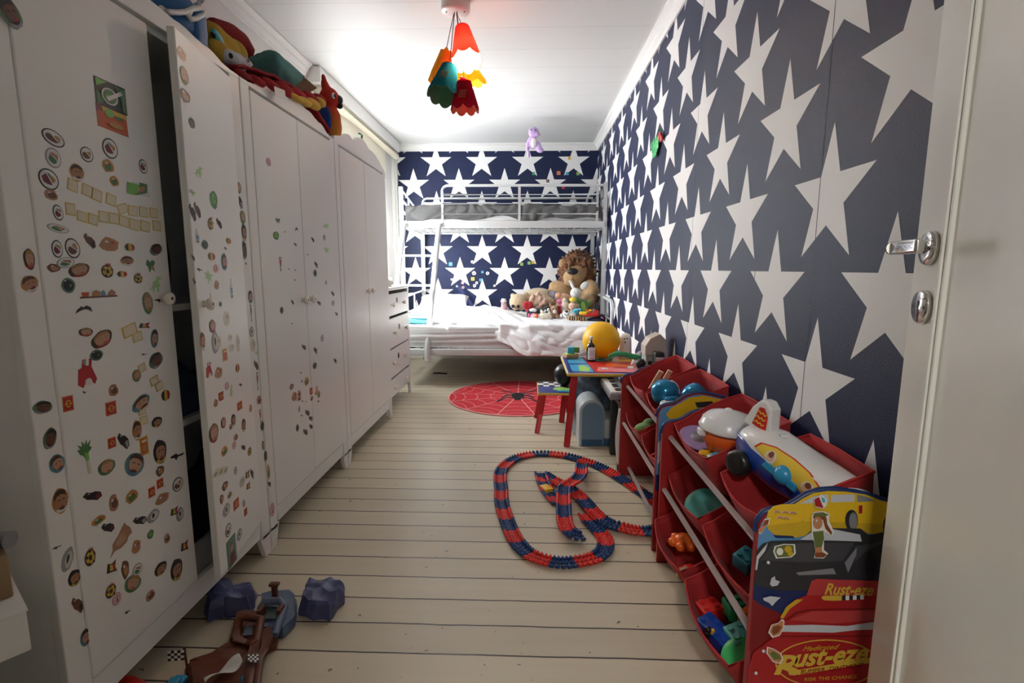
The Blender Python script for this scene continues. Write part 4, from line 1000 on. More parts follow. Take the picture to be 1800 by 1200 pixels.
def eyes(t, c, dx, r=.007, m='black_print'):
    for s in (-1, 1):
        b = MB(m); b.ball((c[0] + s * dx, c[1], c[2]), r, su=10, sv=8); b.build('eye', t)
# the big lion against the corner
t, p = toy('lion_plush', 'huge lion plush with a brown mane sitting in the corner of the lower bunk', 'plush lion', 1014, 478, 5.44)
zb = .60 - p.z
o = plush('body', MATS['fur_lion'], [((0, 0, 0), (.116, .11, .125)), ((-.055, -.10, -.055), (.098, .09, .088)), ((0, .06, -.22), (.16, .13, .18)), ((.02, -.02, -.33), (.17, .15, .14)), ((-.16, -.02, -.20), (.15, .10, .095), (0, .55, 0)), ((-.29, -.06, -.27), (.11, .10, .09)), ((.10, -.22, -.30), (.075, .10, .085)), ((-.38, -.20, -.33), (.15, .11, .095)),
                                     ((.15, -.10, -.20), (.08, .10, .13), (0, -.3, 0)), ((.13, .0, -.02), (.02, .02, .02))], t, .011, 6)
mn = [((.020, .08, .01), (.180, .085, .185)), ((.10, .02, -.06), (.10, .08, .13)), ((.02, -.03, .105), (.13, .075, .055), (.25, 0, 0)), ((-.10, .03, -.02), (.06, .06, .13))]
rnd = random.Random(3)
for k in range(170):
    a = 2 * PI * k / 170 * 5; ly = k // 34; r = .135 + .016 * ly + rnd.uniform(-.015, .015)
    mn.append(((.012 + .92 * r * math.cos(a), -.02 + .028 * ly + rnd.uniform(-.01, .01), .01 + r * math.sin(a)), (.046, .022, .014), (0, -a + rnd.uniform(-.35, .35), rnd.uniform(-.5, .5))))
for k in range(26):
    mn.append(((rnd.uniform(-.10, .13), -.085 + rnd.uniform(-.02, .02), .095 + rnd.uniform(-.02, .03)), (.013, .020, .036), (rnd.uniform(-.4, .6), rnd.uniform(-.5, .5), 0)))
plush('mane', MATS['fur_mane'], mn, t, .007, 1)
b = MB('black_print'); b.ball((-.060, -.178, .008), (.056, .036, .036)); b.build('nose', t)
for s in (-1, 1):
    b = MB('brown'); b.ball((-.020 + s * .066, -.118, .052), .015, su=12, sv=8); b.build('eye', t)
    plush('ear', MATS['fur_lion'], [((s * (.170 if s > 0 else .15), .01 if s > 0 else .05, .0 + .09 * (s < 0)), (.042, .03, .05))], t, .007)
b = MB('brown'); b.tube([(-.060, -.190, -.030), (-.060, -.190, -.070), (-.088, -.178, -.092)], .0025, 6); b.tube([(-.060, -.190, -.070), (-.032, -.178, -.092)], .0025, 6); b.build('mouth', t)
# beige bear on its belly, face to the room
t, p = toy('bear_plush', 'beige bear plush lying face down with big black eyes', 'plush bear', 912, 531, 5.12)
plush('body', MATS['fur_beige'], [((0, 0, .0), (.098, .09, .088)), ((.20, .16, .03), (.17, .13, .11)), ((.10, .08, .0), (.10, .09, .08)), ((.30, .06, -.01), (.07, .07, .06)), ((-.06, .06, .06), (.03, .025, .03)), ((.07, .04, .075), (.03, .025, .03))], t, .009, 5)
for dx in (-.040, .012): b = MB('black_print'); b.ball((dx - .018, -.082 if dx > -.03 else -.072, -.036), (.016, .010, .017)); b.build('eye', t)
b = MB('black_print'); b.ball((-.008, -.080, -.078), (.032, .014, .010)); b.build('mouth', t)
t, p = toy('curly_plush', 'curly pinkish plush back turned, beside the beige bear', 'plush toy', 946, 529, 5.08)
rr = random.Random(5)
plush('body', MATS['fur_pinkish'], [((0, 0, 0), (.075, .07, .080))] + [((.072 * math.cos(k * 2.4), -.03 - .035 * rr.random(), .075 * math.sin(k * 2.4) * rr.uniform(.3, 1)), (.022, .022, .022)) for k in range(34)] + [((0, .03, -.07), (.08, .07, .05))], t, .007, 2)
t, p = toy('heart_cushion', 'small red velvet cushion between the beige bear and the curly plush', 'cushion', 928, 539, 5.0)
plush('body', MATS['plush_red'], [((-.02, 0, .015), (.034, .022, .042)), ((.02, 0, .012), (.034, .022, .045)), ((0, 0, -.03), (.026, .02, .03))], t, .005)
t, p = toy('elephant_plush', 'grey plush elephant behind the curly plush', 'plush elephant', 972, 521, 5.25)
plush('body', MATS['fur_grey'], [((0, 0, 0), (.07, .06, .06)), ((.07, -.02, -.01), (.045, .04, .045)), ((-.06, -.02, .01), (.018, .05, .055)), ((.03, -.05, -.05), (.02, .025, .05)), ((0, .02, -.07), (.08, .07, .06))], t, .007)
eyes(t, (.04, -.062, .012), .02, .005)
t, p = toy('pig_plush', 'little pink plush with a white hat at the far left of the toys', 'plush toy', 886, 540, 5.25)
plush('body', MATS['fur_rose'], [((0, 0, -.01), (.036, .034, .050)), ((.0, -.01, .035), (.030, .028, .028)), ((.04, 0, -.02), (.018, .018, .022)), ((-.038, 0, -.02), (.014, .016, .02))], t, .005)
b = MB('fur_white'); b.lathe((-.004, 0, .055), [(.030, 0), (.034, .010), (.026, .014), (.024, .034), (.0001, .036)], 16); b.build('hat', t); eyes(t, (0, -.037, .04), .011, .004)
t, p = toy('cow_plush', 'black and white plush cow lying in front of the curly plush', 'plush cow', 946, 546, 4.98)
plush('body', MATS['fur_black'], [((0, 0, 0), (.085, .04, .032)), ((.085, -.02, .015), (.035, .032, .034)), ((-.06, -.02, -.02), (.03, .03, .025)), ((.05, -.03, -.02), (.025, .03, .024))], t, .006)
b = MB('fur_white'); b.ball((-.05, -.028, .006), (.040, .02, .02)); b.ball((.098, -.045, .012), (.016, .014, .018)); b.build('patch', t)
t, p = toy('cream_plush', 'round cream plush lying on the duvet in front of the heap', 'plush toy', 957, 557, 4.86)
plush('body', MATS['fur_cream'], [((0, 0, -.006), (.078, .055, .044)), ((-.03, -.03, -.02), (.05, .035, .03)), ((.05, 0, .03), (.018, .02, .026)), ((-.02, 0, .04), (.016, .02, .024))], t, .006)
t, p = toy('doll', 'small soft doll with a pink hood and orange hair at the front of the heap', 'doll', 938, 557, 4.84)
plush('body', MATS['plush_pink'], [((0, 0, 0), (.034, .03, .038)), ((.0, .01, -.03), (.035, .03, .024))], t, .005)
b = MB('doll_skin'); b.ball((.006, -.022, .0), (.024, .016, .026)); b.build('face', t)
b = MB('orange'); b.ball((.026, -.020, .014), (.014, .016, .02)); b.ball((.028, -.018, -.016), (.012, .014, .018)); b.build('hair', t); eyes(t, (.004, -.037, .004), .009, .003)
t, p = toy('penguin_plush', 'tiny dark plush with a pink belly beside the soft doll', 'plush toy', 929, 553, 4.87)
plush('body', MATS['fur_black'], [((0, 0, 0), (.020, .02, .034)), ((0, 0, .03), (.016, .016, .016))], t, .004); b = MB('plush_pink'); b.ball((.004, -.014, -.004), (.012, .010, .02)); b.build('belly', t)
t, p = toy('deer_plush', 'small brown fawn plush with a white muzzle', 'plush fawn', 974, 544, 4.95)
plush('body', MATS['fur_deer'], [((0, 0, 0), (.036, .034, .042)), ((-.005, .02, -.045), (.045, .04, .045)), ((-.035, 0, .042), (.012, .014, .024), (0, -.4, 0)), ((.035, 0, .042), (.012, .014, .024), (0, .4, 0)), ((-.03, -.02, -.07), (.016, .03, .016)), ((.03, -.02, -.07), (.016, .03, .016))], t, .005)
b = MB('fur_white'); b.ball((.006, -.034, -.018), (.018, .018, .018)); b.build('muzzle', t); eyes(t, (.004, -.034, .008), .018, .006)
b = MB('black_print'); b.ball((.006, -.052, -.014), .005, su=8, sv=6); b.build('nose', t)
t, p = toy('fox_plush', 'peach coloured plush lying behind the fawn', 'plush toy', 990, 523, 5.12)
plush('body', MATS['fur_peach'], [((0, 0, 0), (.07, .05, .045)), ((-.05, -.02, .02), (.035, .032, .034)), ((-.02, 0, -.06), (.06, .05, .06))], t, .006)
t, p = toy('pink_plush', 'bright pink plush squeezed behind the fawn', 'plush toy', 984, 530, 5.04)
plush('body', MATS['plush_pink'], [((0, 0, 0), (.034, .03, .026)), ((.03, -.01, -.02), (.022, .022, .022)), ((.0, .01, -.06), (.04, .035, .06))], t, .005)
t, p = toy('red_plush', 'little dark red plush just right of the fawn', 'plush toy', 982, 541, 4.98)
plush('body', MATS['plush_red'], [((0, 0, 0), (.026, .024, .022)), ((.01, .01, -.04), (.026, .026, .03))], t, .005)
t, p = toy('bunny_plush', 'white bunny plush with long ears sitting before the lion', 'plush bunny', 1012, 515, 5.10)
plush('body', MATS['fur_white'], [((0, 0, 0), (.056, .05, .052)), ((.03, .02, -.10), (.055, .05, .07)), ((-.035, .0, .075), (.018, .012, .055), (0, -.45, 0)), ((-.055, 0, .115), (.014, .010, .02), (0, -1.2, 0)), ((.085, 0, .075), (.036, .014, .050), (0, .75, 0)), ((-.03, -.04, -.10), (.02, .03, .02))], t, .006)
b = MB('plush_pink'); b.ball((-.006, -.050, -.004), (.006, .004, .005)); b.build('nose', t); eyes(t, (-.004, -.047, .012), .02, .004)
t, p = toy('hat_doll', 'cloth doll with a yellow and green cap below the white bunny', 'doll', 1007, 538, 4.94)
plush('body', MATS['doll_skin'], [((0, 0, 0), (.044, .036, .040)), ((.02, .02, -.05), (.045, .04, .045))], t, .005)
o = plush('cap', MATS['plush_green'], [((.016, .004, .062), (.054, .04, .030)), ((.05, .004, .05), (.03, .03, .03))], t, .005)
b = MB('yellow_print'); b.ball((.0, -.022, .066), (.036, .026, .024)); b.build('cap_badge', t); eyes(t, (-.006, -.036, .004), .016, .004)
t, p = toy('frog_plush', 'green and olive plush sitting right of the cloth doll', 'plush toy', 1026, 538, 5.0)
plush('body', MATS['plush_green'], [((0, 0, 0), (.045, .04, .070), (0, -.35, 0)), ((.03, -.01, -.06), (.035, .035, .035)), ((-.035, -.02, .05), (.025, .025, .03)), ((.05, 0, .03), (.02, .02, .035))], t, .006)
b = MB('lime'); b.ball((-.004, -.030, -.005), (.024, .016, .055), Matrix.Rotation(-.35, 3, 'Y')); b.build('belly', t)
t, p = toy('furry_plush', 'pale furry plush between the pink plush and the cloth doll', 'plush toy', 994, 536, 5.0)
plush('body', MATS['fur_cream'], [((0, 0, 0), (.036, .03, .045)), ((-.01, 0, .04), (.026, .024, .03)), ((0, .01, -.05), (.04, .04, .04))], t, .005)
t, p = toy('turquoise_plush', 'turquoise plush with purple spots right of the white kitten', 'plush toy', 1014, 547, 4.86)
plush('body', MATS['plush_turq'], [((0, 0, 0), (.044, .034, .027)), ((.03, -.01, .012), (.022, .022, .018)), ((-.03, 0, -.015), (.026, .024, .018))], t, .005)
b = MB('print_navy'); b.ball((.014, -.032, .008), (.010, .006, .007)); b.ball((-.014, -.032, .004), (.009, .006, .006)); b.build('spot', t)
t, p = toy('kitten_plush', 'white kitten plush with black ears at the front of the heap', 'plush kitten', 996, 553, 4.84)
plush('body', MATS['fur_white'], [((0, 0, 0), (.042, .034, .032)), ((.045, .0, -.004), (.045, .032, .028)), ((-.03, 0, .028), (.010, .010, .016)), ((.02, 0, .03), (.010, .010, .016)), ((-.05, -.01, -.006), (.012, .014, .02))], t, .005)
eyes(t, (-.004, -.033, .008), .016, .0055); b = MB('black_print'); b.ball((-.004, -.036, -.006), .005, su=8, sv=6); b.build('nose', t); b = MB('fur_black'); b.ball((.0, -.012, .030), (.016, .016, .010)); b.build('patch', t)
t, p = toy('tiger_plush', 'tiger striped plush tail sticking out at the edge of the bed', 'plush toy', 1014, 561, 4.74)
ts = bpy.data.materials.new('tiger_stripes'); ts.use_nodes = True; nt = ts.node_tree; wv = nt.nodes.new('ShaderNodeTexWave'); wv.inputs['Scale'].default_value = 14; wv.inputs['Distortion'].default_value = 1.5; tcn = nt.nodes.new('ShaderNodeTexCoord'); nt.links.new(tcn.outputs['Object'], wv.inputs[0]); cr = nt.nodes.new('ShaderNodeValToRGB'); cr.color_ramp.interpolation = 'CONSTANT'; cr.color_ramp.elements[0].color = (.015, .012, .01, 1); cr.color_ramp.elements[1].position = .5; cr.color_ramp.elements[1].color = (.55, .34, .14, 1); nt.links.new(wv.outputs['Fac'], cr.inputs[0]); nt.links.new(cr.outputs[0], nt.nodes['Principled BSDF'].inputs[0]); nt.nodes['Principled BSDF'].inputs['Roughness'].default_value = .95
plush('body', ts, [((-.05, 0, .01), (.04, .03, .022)), ((0, 0, 0), (.045, .032, .028)), ((.05, .01, -.01), (.04, .035, .034))], t, .005)
t, p = toy('toy_truck', 'red and yellow toy fire boat on the dark bag at the corner of the bed', 'toy', 1034, 551, 4.78)
b = MB('bright_red'); b.rbox((0.02, 0, -.01), (.15, .07, .036), .012); b.build('hull', t)
b = MB('yellow_plastic'); b.rbox((-.05, -.012, .004), (.07, .06, .03), .010); b.build('deck', t)
b = MB('yellow_plastic'); b.rbox((.0, 0, .022), (.035, .03, .03), .008); b.build('cabin', t)
b = MB('bright_red'); b.rbox((.075, 0, .018), (.04, .05, .03), .010); b.build('stern', t)
for k in (0, 1, 2): b = MB('yellow_plastic' if k % 2 else 'bright_red'); b.rbox((-.01 + k * .032, -.02, .034), (.022, .022, .016), .005); b.build('block', t)
t, p = toy('dark_bag', 'navy bag slumped at the right corner of the lower bunk', 'bag', 1047, 566, 4.78, None)
mat('bag_navy', (.012, .014, .028), .8, var=.2, vscale=14, bump=.3, bscale=90)
plush('body', MATS['bag_navy'], [((0, .02, -.01), (.10, .11, .055)), ((.06, .08, .02), (.07, .09, .05)), ((-.06, .0, -.02), (.06, .07, .035))], t, .008)
b = MB('plush_pink'); b.rbox((.055, -.05, .045), (.03, .010, .012), .003, Matrix.Rotation(.5, 3, 'Y')); b.build('tag_loop', t)
t, p = toy('small_plush', 'small white plush with pointed ears left of the kitten', 'plush toy', 955, 550, 4.90)
plush('body', MATS['fur_white'], [((0, 0, 0), (.022, .02, .020)), ((-.02, 0, .018), (.010, .010, .018)), ((.02, 0, .018), (.010, .010, .018))], t, .004)

# ---------------------------------------------------------------- little stickers on the far wallpaper
k = 0
grp = 'small square stickers on the far wallpaper'
for u, v, m_, w in ((1001, 278, 'yellow_print', 5), (938, 305, 'green', 5), (982, 304, 'orange', 6), (997, 305, 'cyan', 5), (1016, 305, 'lime', 5), (963, 318, 'brown', 5), (990, 329, 'bright_red', 5), (792, 464, 'cyan', 6), (917, 464, 'lime', 5), (930, 462, 'lime', 5), (937, 461, 'yellow_print', 5),
                    (831, 490, 'yellow_print', 6), (845, 492, 'cyan', 5), (833, 480, 'white_paper', 7), (857, 480, 'white_paper', 6), (848, 478, 'cyan', 4), (813, 497, 'fur_rose', 5), (814, 505, 'fur_rose', 5), (834, 502, 'white_paper', 6), (838, 497, 'white_paper', 5), (794, 491, 'white_paper', 4), (869, 502, 'white_paper', 4), (830, 460, 'white_paper', 5), (803, 503, 'white_paper', 3)):
    q = PY(u, v, YB - .0006); s = w * YB / F / 2
    b = MB(m_); b.prism(ellipse(2 * s, 2 * s, 10, .35, k) if m_ in ('white_paper', 'fur_rose') else [(-s, -s), (s, -s), (s, s), (-s, s)], (q.x, YB - .0006, q.z), (1, 0, 0), (0, 0, 1), (0, -1, 0), .0006)
    b.m('p_gray'); b.prism([(-s * .4, -s * .4), (s * .4, -s * .4), (s * .4, s * .4), (-s * .4, s * .4)], (q.x, YB - .0012, q.z), (1, 0, 0), (0, 0, 1), (0, -1, 0), .0003)
    where = 'above the upper bunk' if v < 340 else 'over the lower bunk'
    nm = {'yellow_print': 'yellow', 'green': 'dark green', 'orange': 'orange', 'cyan': 'light blue', 'lime': 'lime green', 'brown': 'brown', 'bright_red': 'red', 'white_paper': 'white', 'fur_rose': 'pink'}[m_]
    tag(b.build('wall_sticker'), 'tiny %s sticker on the star wallpaper %s' % (nm, where), 'sticker', grp + ', ' + nm + ' ' + where); k += 1

# ================================================================ HANGING TOYS
hk = PZ(938, 205, ZC); yy = hk.y
t = thing('hanging_plush', 'lilac plush monster hanging on a string from the ceiling', 'plush toy', (PY(938, 250, yy).x, yy, PY(938, 250, yy).z))
hd = PY(939, 233, yy).z - PY(938, 250, yy).z
plush('body', MATS['fur_purple'], [((0, 0, hd), (.050, .045, .050)), ((-.01, 0, .0), (.042, .035, .06)), ((.045, 0, -.035), (.028, .028, .05), (0, -.25, 0)), ((-.05, 0, -.02), (.022, .022, .06), (0, .2, 0)), ((-.045, 0, -.105), (.014, .014, .035)), ((.06, 0, -.07), (.036, .03, .022)), ((.03, -.02, hd - .02), (.03, .03, .02))], t, .007, 3)
eyes(t, (-.006, -.045, hd + .014), .018, .006); b = MB('fur_grey'); b.tube([(.01, -.052, hd - .01), (.03, -.055, hd - .004), (.05, -.045, hd - .014)], .003, 6); b.build('mouth', t)
b = MB('fur_white'); b.ball((.0, -.026, -.01), (.026, .014, .045)); b.build('belly', t)
b = MB('white_plastic'); b.tube([(0, 0, hd + .045), (0, 0, ZC - .003 - t.location.z)], .0012, 5); b.build('string', t)
q = PX(1155, 258, .755)
t = thing('sticky_hand', 'green and red stretchy toy hand stuck high on the right wall', 'toy', (.755, q.y, q.z))
mat('jelly_green', (.06, .55, .16), .25, sss=.2); mat('jelly_red', (.6, .03, .04), .25, sss=.2)
plush('hand', MATS['jelly_green'], [((-.010, 0, -.01), (.010, .080, .030)), ((-.012, -.075, .022), (.009, .022, .026)), ((-.012, -.03, .028), (.009, .022, .030)), ((-.012, .02, .028), (.009, .022, .030)), ((-.012, .07, .02), (.009, .022, .026)), ((-.012, .0, -.045), (.009, .05, .016))], t, .005)
r_ = PX(1164, 240, .755) - q
plush('pepper', MATS['jelly_red'], [((-.012, r_.y, r_.z + .004), (.010, .030, .026)), ((-.012, r_.y - .03, r_.z - .020), (.008, .03, .018))], t, .005)
b = MB('jelly_green'); b.tube([(-.01, r_.y, r_.z + .026), (-.01, r_.y + .01, r_.z + .042)], .004, 6); b.build('stalk', t)

# ================================================================ ON THE TABLE
z = TZ + .0008
mat('balloon_yellow', (.95, .50, .006), .42, spec=.35)
t = thing('yellow_balloon', 'yellow balloon on the low table', 'balloon', (.485, 3.36, z)); b = MB('balloon_yellow'); b.ball((0, 0, .124), (.124, .124, .1235), su=36, sv=24); b.build('balloon_skin', t); b = MB('yellow_plastic'); b.lathe((.10, -.02, .035), [(.003, 0), (.010, .014), (.0001, .008)], 10, (.7, -.2, -.7)); b.build('knot', t)
q = PZ(1039, 634, z); t = thing('medicine_bottle', 'dark brown medicine bottle with a white cap on the table', 'bottle', (q.x, q.y, z))
mat('bottle_brown', (.012, .006, .006), .12, coat=.5)
b = MB('bottle_brown'); b.lathe((0, 0, 0), [(.027, 0), (.031, .003), (.031, .090), (.028, .104), (.018, .118), (.012, .124), (.012, .140)], 28); b.build('glass_body', t)
b = MB('white_plastic'); b.lathe((0, 0, .136), [(.0135, 0), (.0135, .024), (.012, .026), (.0001, .0262)], 20); b.build('cap', t)
b = MB('white_paper'); n = 14
b.add([Vector((.0314 * math.sin(a), -.0314 * math.cos(a), h)) for h in (.012, .092) for a in [-.85 + 1.7 * i / n for i in range(n + 1)]], [(i, i + 1, n + 2 + i, n + 1 + i) for i in range(n)], True)
b.m('p_gray'); b.add([Vector((.0316 * math.sin(a), -.0316 * math.cos(a), h)) for h in (.018, .022, .045, .047, .056, .058, .066, .068) for a in [-.5 + i / n for i in range(n + 1)]], [(r * (n + 1) + i, r * (n + 1) + i + 1, (r + 1) * (n + 1) + i + 1, (r + 1) * (n + 1) + i) for r in (0, 2, 4, 6) for i in range(n)], True)
b.build('label_paper', t, fix=False)
q = PZ(1002, 629, z); t = thing('bread_slice', 'crusty brown toy sandwich on the corner of the table', 'toy food', (q.x, q.y, z)); b = MB('fur_deer'); b.rbox((0, 0, .014), (.085, .085, .026), .009, Matrix.Rotation(.3, 3, 'Z')); b.build('crust', t); b = MB('plush_red'); b.rbox((.044, .01, .016), (.02, .05, .02), .004); b.build('filling', t)
b = MB('lime'); b.rbox((0, 0, .029), (.07, .06, .006), .002, Matrix.Rotation(.3, 3, 'Z')); b.build('lettuce', t)
t = thing('juice_box', 'small turquoise carton lying on the toy sandwich', 'carton', (q.x + .004, q.y + .004, z + .034)); b = MB('cyan'); b.rbox((0, 0, .020), (.045, .05, .040), .004); b.build('carton', t); b = MB('plush_green'); b.rbox((.040, .012, .021), (.036, .045, .038), .004); b.build('side_print', t)
t = thing('toy_snake', 'curved green plastic toy snake with a turquoise end on the table', 'toy', (.58, 3.08, z))
pts = [PY(u, v, 3.08) - Vector((.58, 3.08, z)) for u, v in ((1073, 634), (1073, 626), (1082, 622), (1098, 623), (1115, 627), (1128, 630))]
b = MB('green'); b.tube([(p.x, p.y, max(.012, p.z)) for p in pts], [.012, .016, .017, .017, .017, .016], 14); b.build('tube_body', t)
b = MB('teal'); pts = [PY(u, v, 3.08) - Vector((.58, 3.08, z)) for u, v in ((1128, 630), (1140, 622), (1148, 606), (1150, 594))]; b.tube([(p.x, p.y, max(.016, p.z)) for p in pts], [.016, .022, .026, .012], 14); b.build('tail_end', t)
q = PZ(1103, 622, z); t = thing('ghost_lamp', 'white ghost-shaped night light with small dark eyes behind the yellow balloon', 'night light', (.655, 3.405, z)); b = MB('white_plastic')
b.lathe((0, 0, 0), [(.042, 0), (.046, .01), (.040, .05), (.038, .11), (.036, .135), (.026, .158), (.0001, .168)], 24); b.build('body', t)
for x, zz in ((-.010, .132), (.008, .134), (-.004, .108)): b = MB('black_print'); b.ball((x - .006, -.0375, zz), (.004, .002, .006)); b.build('face_mark', t)
t = thing('paper_scrap', 'white paper scrap leaning beside the turquoise toy end', 'paper', (.655, 3.12, z)); b = MB('white_paper'); b.grid(lambda i, j: (.05 * i - .02 + .02 * j, .03 * j, .002 + .085 * j * (i * .5 + .5) + .012 * math.sin(3 * i)), 8, 8); b.build('sheet', t, solid=.0008)
t = thing('leaflet', 'reddish printed leaflet flat on the front right of the table', 'paper', (.60, 2.97, z)); b = MB('print_pink'); b.bb(-.10, .08, -.06, .06, 0, .001); b.build('sheet', t)
# black balloon on the stool
t = thing('black_balloon', 'shiny black balloon on the stool', 'balloon', (.245, 3.385, SZ + .0008)); b = MB('black_plastic'); b.ball((0, 0, .0745), (.068, .068, .0742), su=32, sv=20); b.build('balloon_skin', t); b = MB('black_plastic'); b.lathe((-.02, -.064, .05), [(.003, 0), (.008, .010), (.0001, .006)], 8, (-.2, -.9, -.3)); b.build('knot', t)

# ================================================================ UNDER AND BESIDE THE TABLE
mat('bin_blue', (.16, .26, .38), .4); mat('bin_deep', (.03, .10, .20), .4); mat('bin_pale', (.50, .56, .60), .35)
t = thing('storage_box', 'pale blue arched plastic toy case standing under the table', 'toy case', (.425, 2.97, 0))
def arch(w, h, n=14): return [(-w / 2, 0), (w / 2, 0)] + [(w / 2 * math.cos(PI * k / n), h - w / 2 + w / 2 * math.sin(PI * k / n)) for k in range(n + 1)]
b = MB('bin_pale'); b.prism(arch(.150, .285), (-.045, -.04, 0), (1, 0, 0), (0, 0, 1), (0, 1, 0), .22); b.build('shell', t, bevel=.008)
b = MB('bin_blue'); b.prism(arch(.126, .262), (-.040, -.0402, .006), (1, 0, 0), (0, 0, 1), (0, -1, 0), .004); b.m('bin_deep'); b.bb(-.102, .022, -.0452, -.0442, .006, .045); b.build('front_face', t, fix=False)
b = MB('bin_pale'); b.rbb(.032, .100, -.03, .16, .0, .165, .01); b.m('bin_deep'); b.rbb(.030, .102, -.033, .16, .0, .05, .008); b.build('side_tray', t)
mat('denim_print', (.13, .18, .26), .9, var=.5, vscale=25)
pil = plush('soft_bag', MATS['denim_print'], [((.40, 3.32, .16), (.12, .10, .16)), ((.45, 3.30, .30), (.12, .10, .11)), ((.56, 3.30, .13), (.10, .12, .13)), ((.40, 3.27, .35), (.08, .08, .07))], None, .01); pil.name = 'soft_bag'; tag(pil, 'dark blue patterned bag stuffed under the table behind the toy case', 'bag')
t = thing('plastic_hoop', 'white curved plastic hoop leaning behind the stool under the table', 'hoop', (.36, 3.22, 0))
b = MB('bin_pale'); b.tube([(-.06, -.10, .016), (-.075, -.02, .16), (-.06, .04, .29), (-.01, .06, .37), (.05, .07, .395)], .014, 10); b.build('rim', t)
t = thing('keyboard_stand', 'narrow black stand between the table and the far toy organizer', 'stand', (.565, 2.69, 0))
b = MB('black_plastic'); b.rbb(-.095, .135, -.14, -.10, 0, .375, .005); b.rbb(-.095, .135, .10, .14, 0, .375, .005); b.rbb(-.095, .135, -.10, .10, .345, .375, .004); b.rbb(.10, .135, -.10, .10, .02, .345, .004); b.build('frame', t)
t = thing('keyboard', 'small grey electronic keyboard lying on the black stand', 'keyboard', (.490, 2.755, .3765))
b = MB('p_gray'); b.rbox((-.0, 0, .018), (.13, .36, .035), .006); b.build('body', t)
for k in range(12):
    b = MB('white_plastic'); b.rbb(-.058, .0, -.165 + k * .0275, -.165 + k * .0275 + .0262, .0356, .041, .0015); b.build('key', t)
for k in (0, 1, 3, 4, 5, 7, 8, 10):
    b = MB('black_plastic'); b.rbb(-.030, .0, -.144 + k * .0275, -.144 + k * .0275 + .014, .0412, .047, .0015); b.build('black_key', t)
t = thing('toy_castle', 'grey toy castle with dark windows standing by the right wall', 'toy castle', (.672, 2.72, .3766))
mat('castle_grey', (.34, .33, .31), .6, var=.2, vscale=30); mat('castle_tan', (.52, .44, .38), .6, var=.15)
b = MB('castle_grey'); b.rbox((0, 0, .11), (.10, .10, .22), .004); b.build('tower', t)
b = MB('castle_tan'); b.prism([(-.055, .22), (.055, .22), (.055, .30), (.02, .335), (-.03, .31), (-.055, .27)], (0, -.052, 0), (1, 0, 0), (0, 0, 1), (0, 1, 0), .104); b.build('gable', t, bevel=.004)
b = MB('dark')
for zz in (.06, .10, .14, .18):
    for x in (-.028, 0, .028): b.bb(x - .009, x + .009, -.0515, -.050, zz - .010, zz + .010)
b.build('windows', t)
t = thing('toy_tower', 'black box-shaped toy tower beside the grey castle', 'toy', (.715, 2.585, .3766 - .0)); b = MB('black_plastic'); b.rbox((.01, 0, .125), (.045, .06, .25), .006); b.build('case', t); b = MB('rod_silver'); b.rbox((.01, -.031, .215), (.04, .003, .02), .001); b.build('trim_plate', t); t.location.z = .0
b = t
t.location = (.662, 2.61, .3766)
t = thing('toy_torch', 'red toy torch with a black head standing next to the castle', 'toy torch', (.585, 2.62, .3766)); 
b = MB('bright_red'); b.cyl((0, 0, .015), (0, 0, .16), .013, seg=16); b.build('grip', t); b = MB('white_plastic'); b.cyl((0, 0, 0), (0, 0, .016), .015, seg=16); b.build('foot', t); b = MB('black_plastic'); b.lathe((0, 0, .158), [(.014, 0), (.024, .015), (.026, .035), (.016, .05), (.0001, .052)], 18); b.build('head', t)
q = PY(1088, 775, 2.50)
t = thing('hanging_paper', 'long white sheet of paper hanging from the keyboard stand', 'paper', (.455, 2.53, .05))
b = MB('white_paper'); b.grid(lambda i, j: (.008 + .06 * i - .012 * math.sin(j * 3), -.004 + .012 * math.sin(j * 4 + i), .30 * j), 6, 20); b.build('sheet', t, solid=.0008)

# ================================================================ TOYS IN THE ORGANIZER BINS
def item(name, label, cat, x, y, z, rot=(0, 0, 0), group=None): return thing(name, label, cat, (x, y, z), rot, group)
mat('bowl_orange', (.80, .13, .015), .25, coat=.3); mat('lid_white', (.80, .80, .81), .25); mat('metal_blue', (.02, .22, .42), .2, metal=.5); mat('lilac', (.38, .28, .55), .45); mat('mirror_grey', (.30, .28, .34), .2)
t = item('toy_pot', 'orange toy bowl with a white lid in the top bin of the near organizer', 'toy bowl', .598, 1.50, .500, (.05, .05, 0))
b = MB('bowl_orange'); b.lathe((0, 0, 0), [(.03, 0), (.055, .012), (.068, .04), (.071, .075), (.066, .076), (.0001, .03)], 32); b.build('bowl', t)
b = MB('lid_white'); b.lathe((0, 0, .074), [(.083, 0), (.085, .006), (.080, .016), (.076, .030), (.062, .044), (.035, .052), (.020, .056), (.0001, .058)], 36); b.ball((-.005, 0, .130), (.014, .014, .010)); b.build('lid', t)
b = MB('lid_white'); b.rbox((.075, .01, .055), (.012, .05, .05), .004); b.build('clip', t)
b = MB('lid_white'); b.rbox((-.078, 0, .062), (.02, .03, .02), .004); b.build('clip', t)
t = item('toy_mirror', 'lilac rimmed grey toy hand mirror left of the orange bowl', 'toy mirror', .560, 1.62, .498, (.25, -.20, .3)); b = MB('lilac'); b.lathe((0, 0, 0), [(.055, 0), (.058, .008), (.053, .013), (.050, .010)], 30, sy=1.2); b.build('rim', t); b = MB('mirror_grey'); b.lathe((0, 0, 0), [(.050, .0098), (.0001, .0102)], 30, sy=1.2); b.build('glass', t)
t = item('toy_banana', 'yellow plastic toy piece below the lilac mirror', 'toy', .548, 1.50, .478, (0, .2, .5)); b = MB('yellow_plastic'); b.tube([(-.045, 0, .01), (-.02, .008, .013), (.01, .008, .013), (.04, -.004, .01)], [.006, .012, .012, .006], 10); b.build('piece', t)
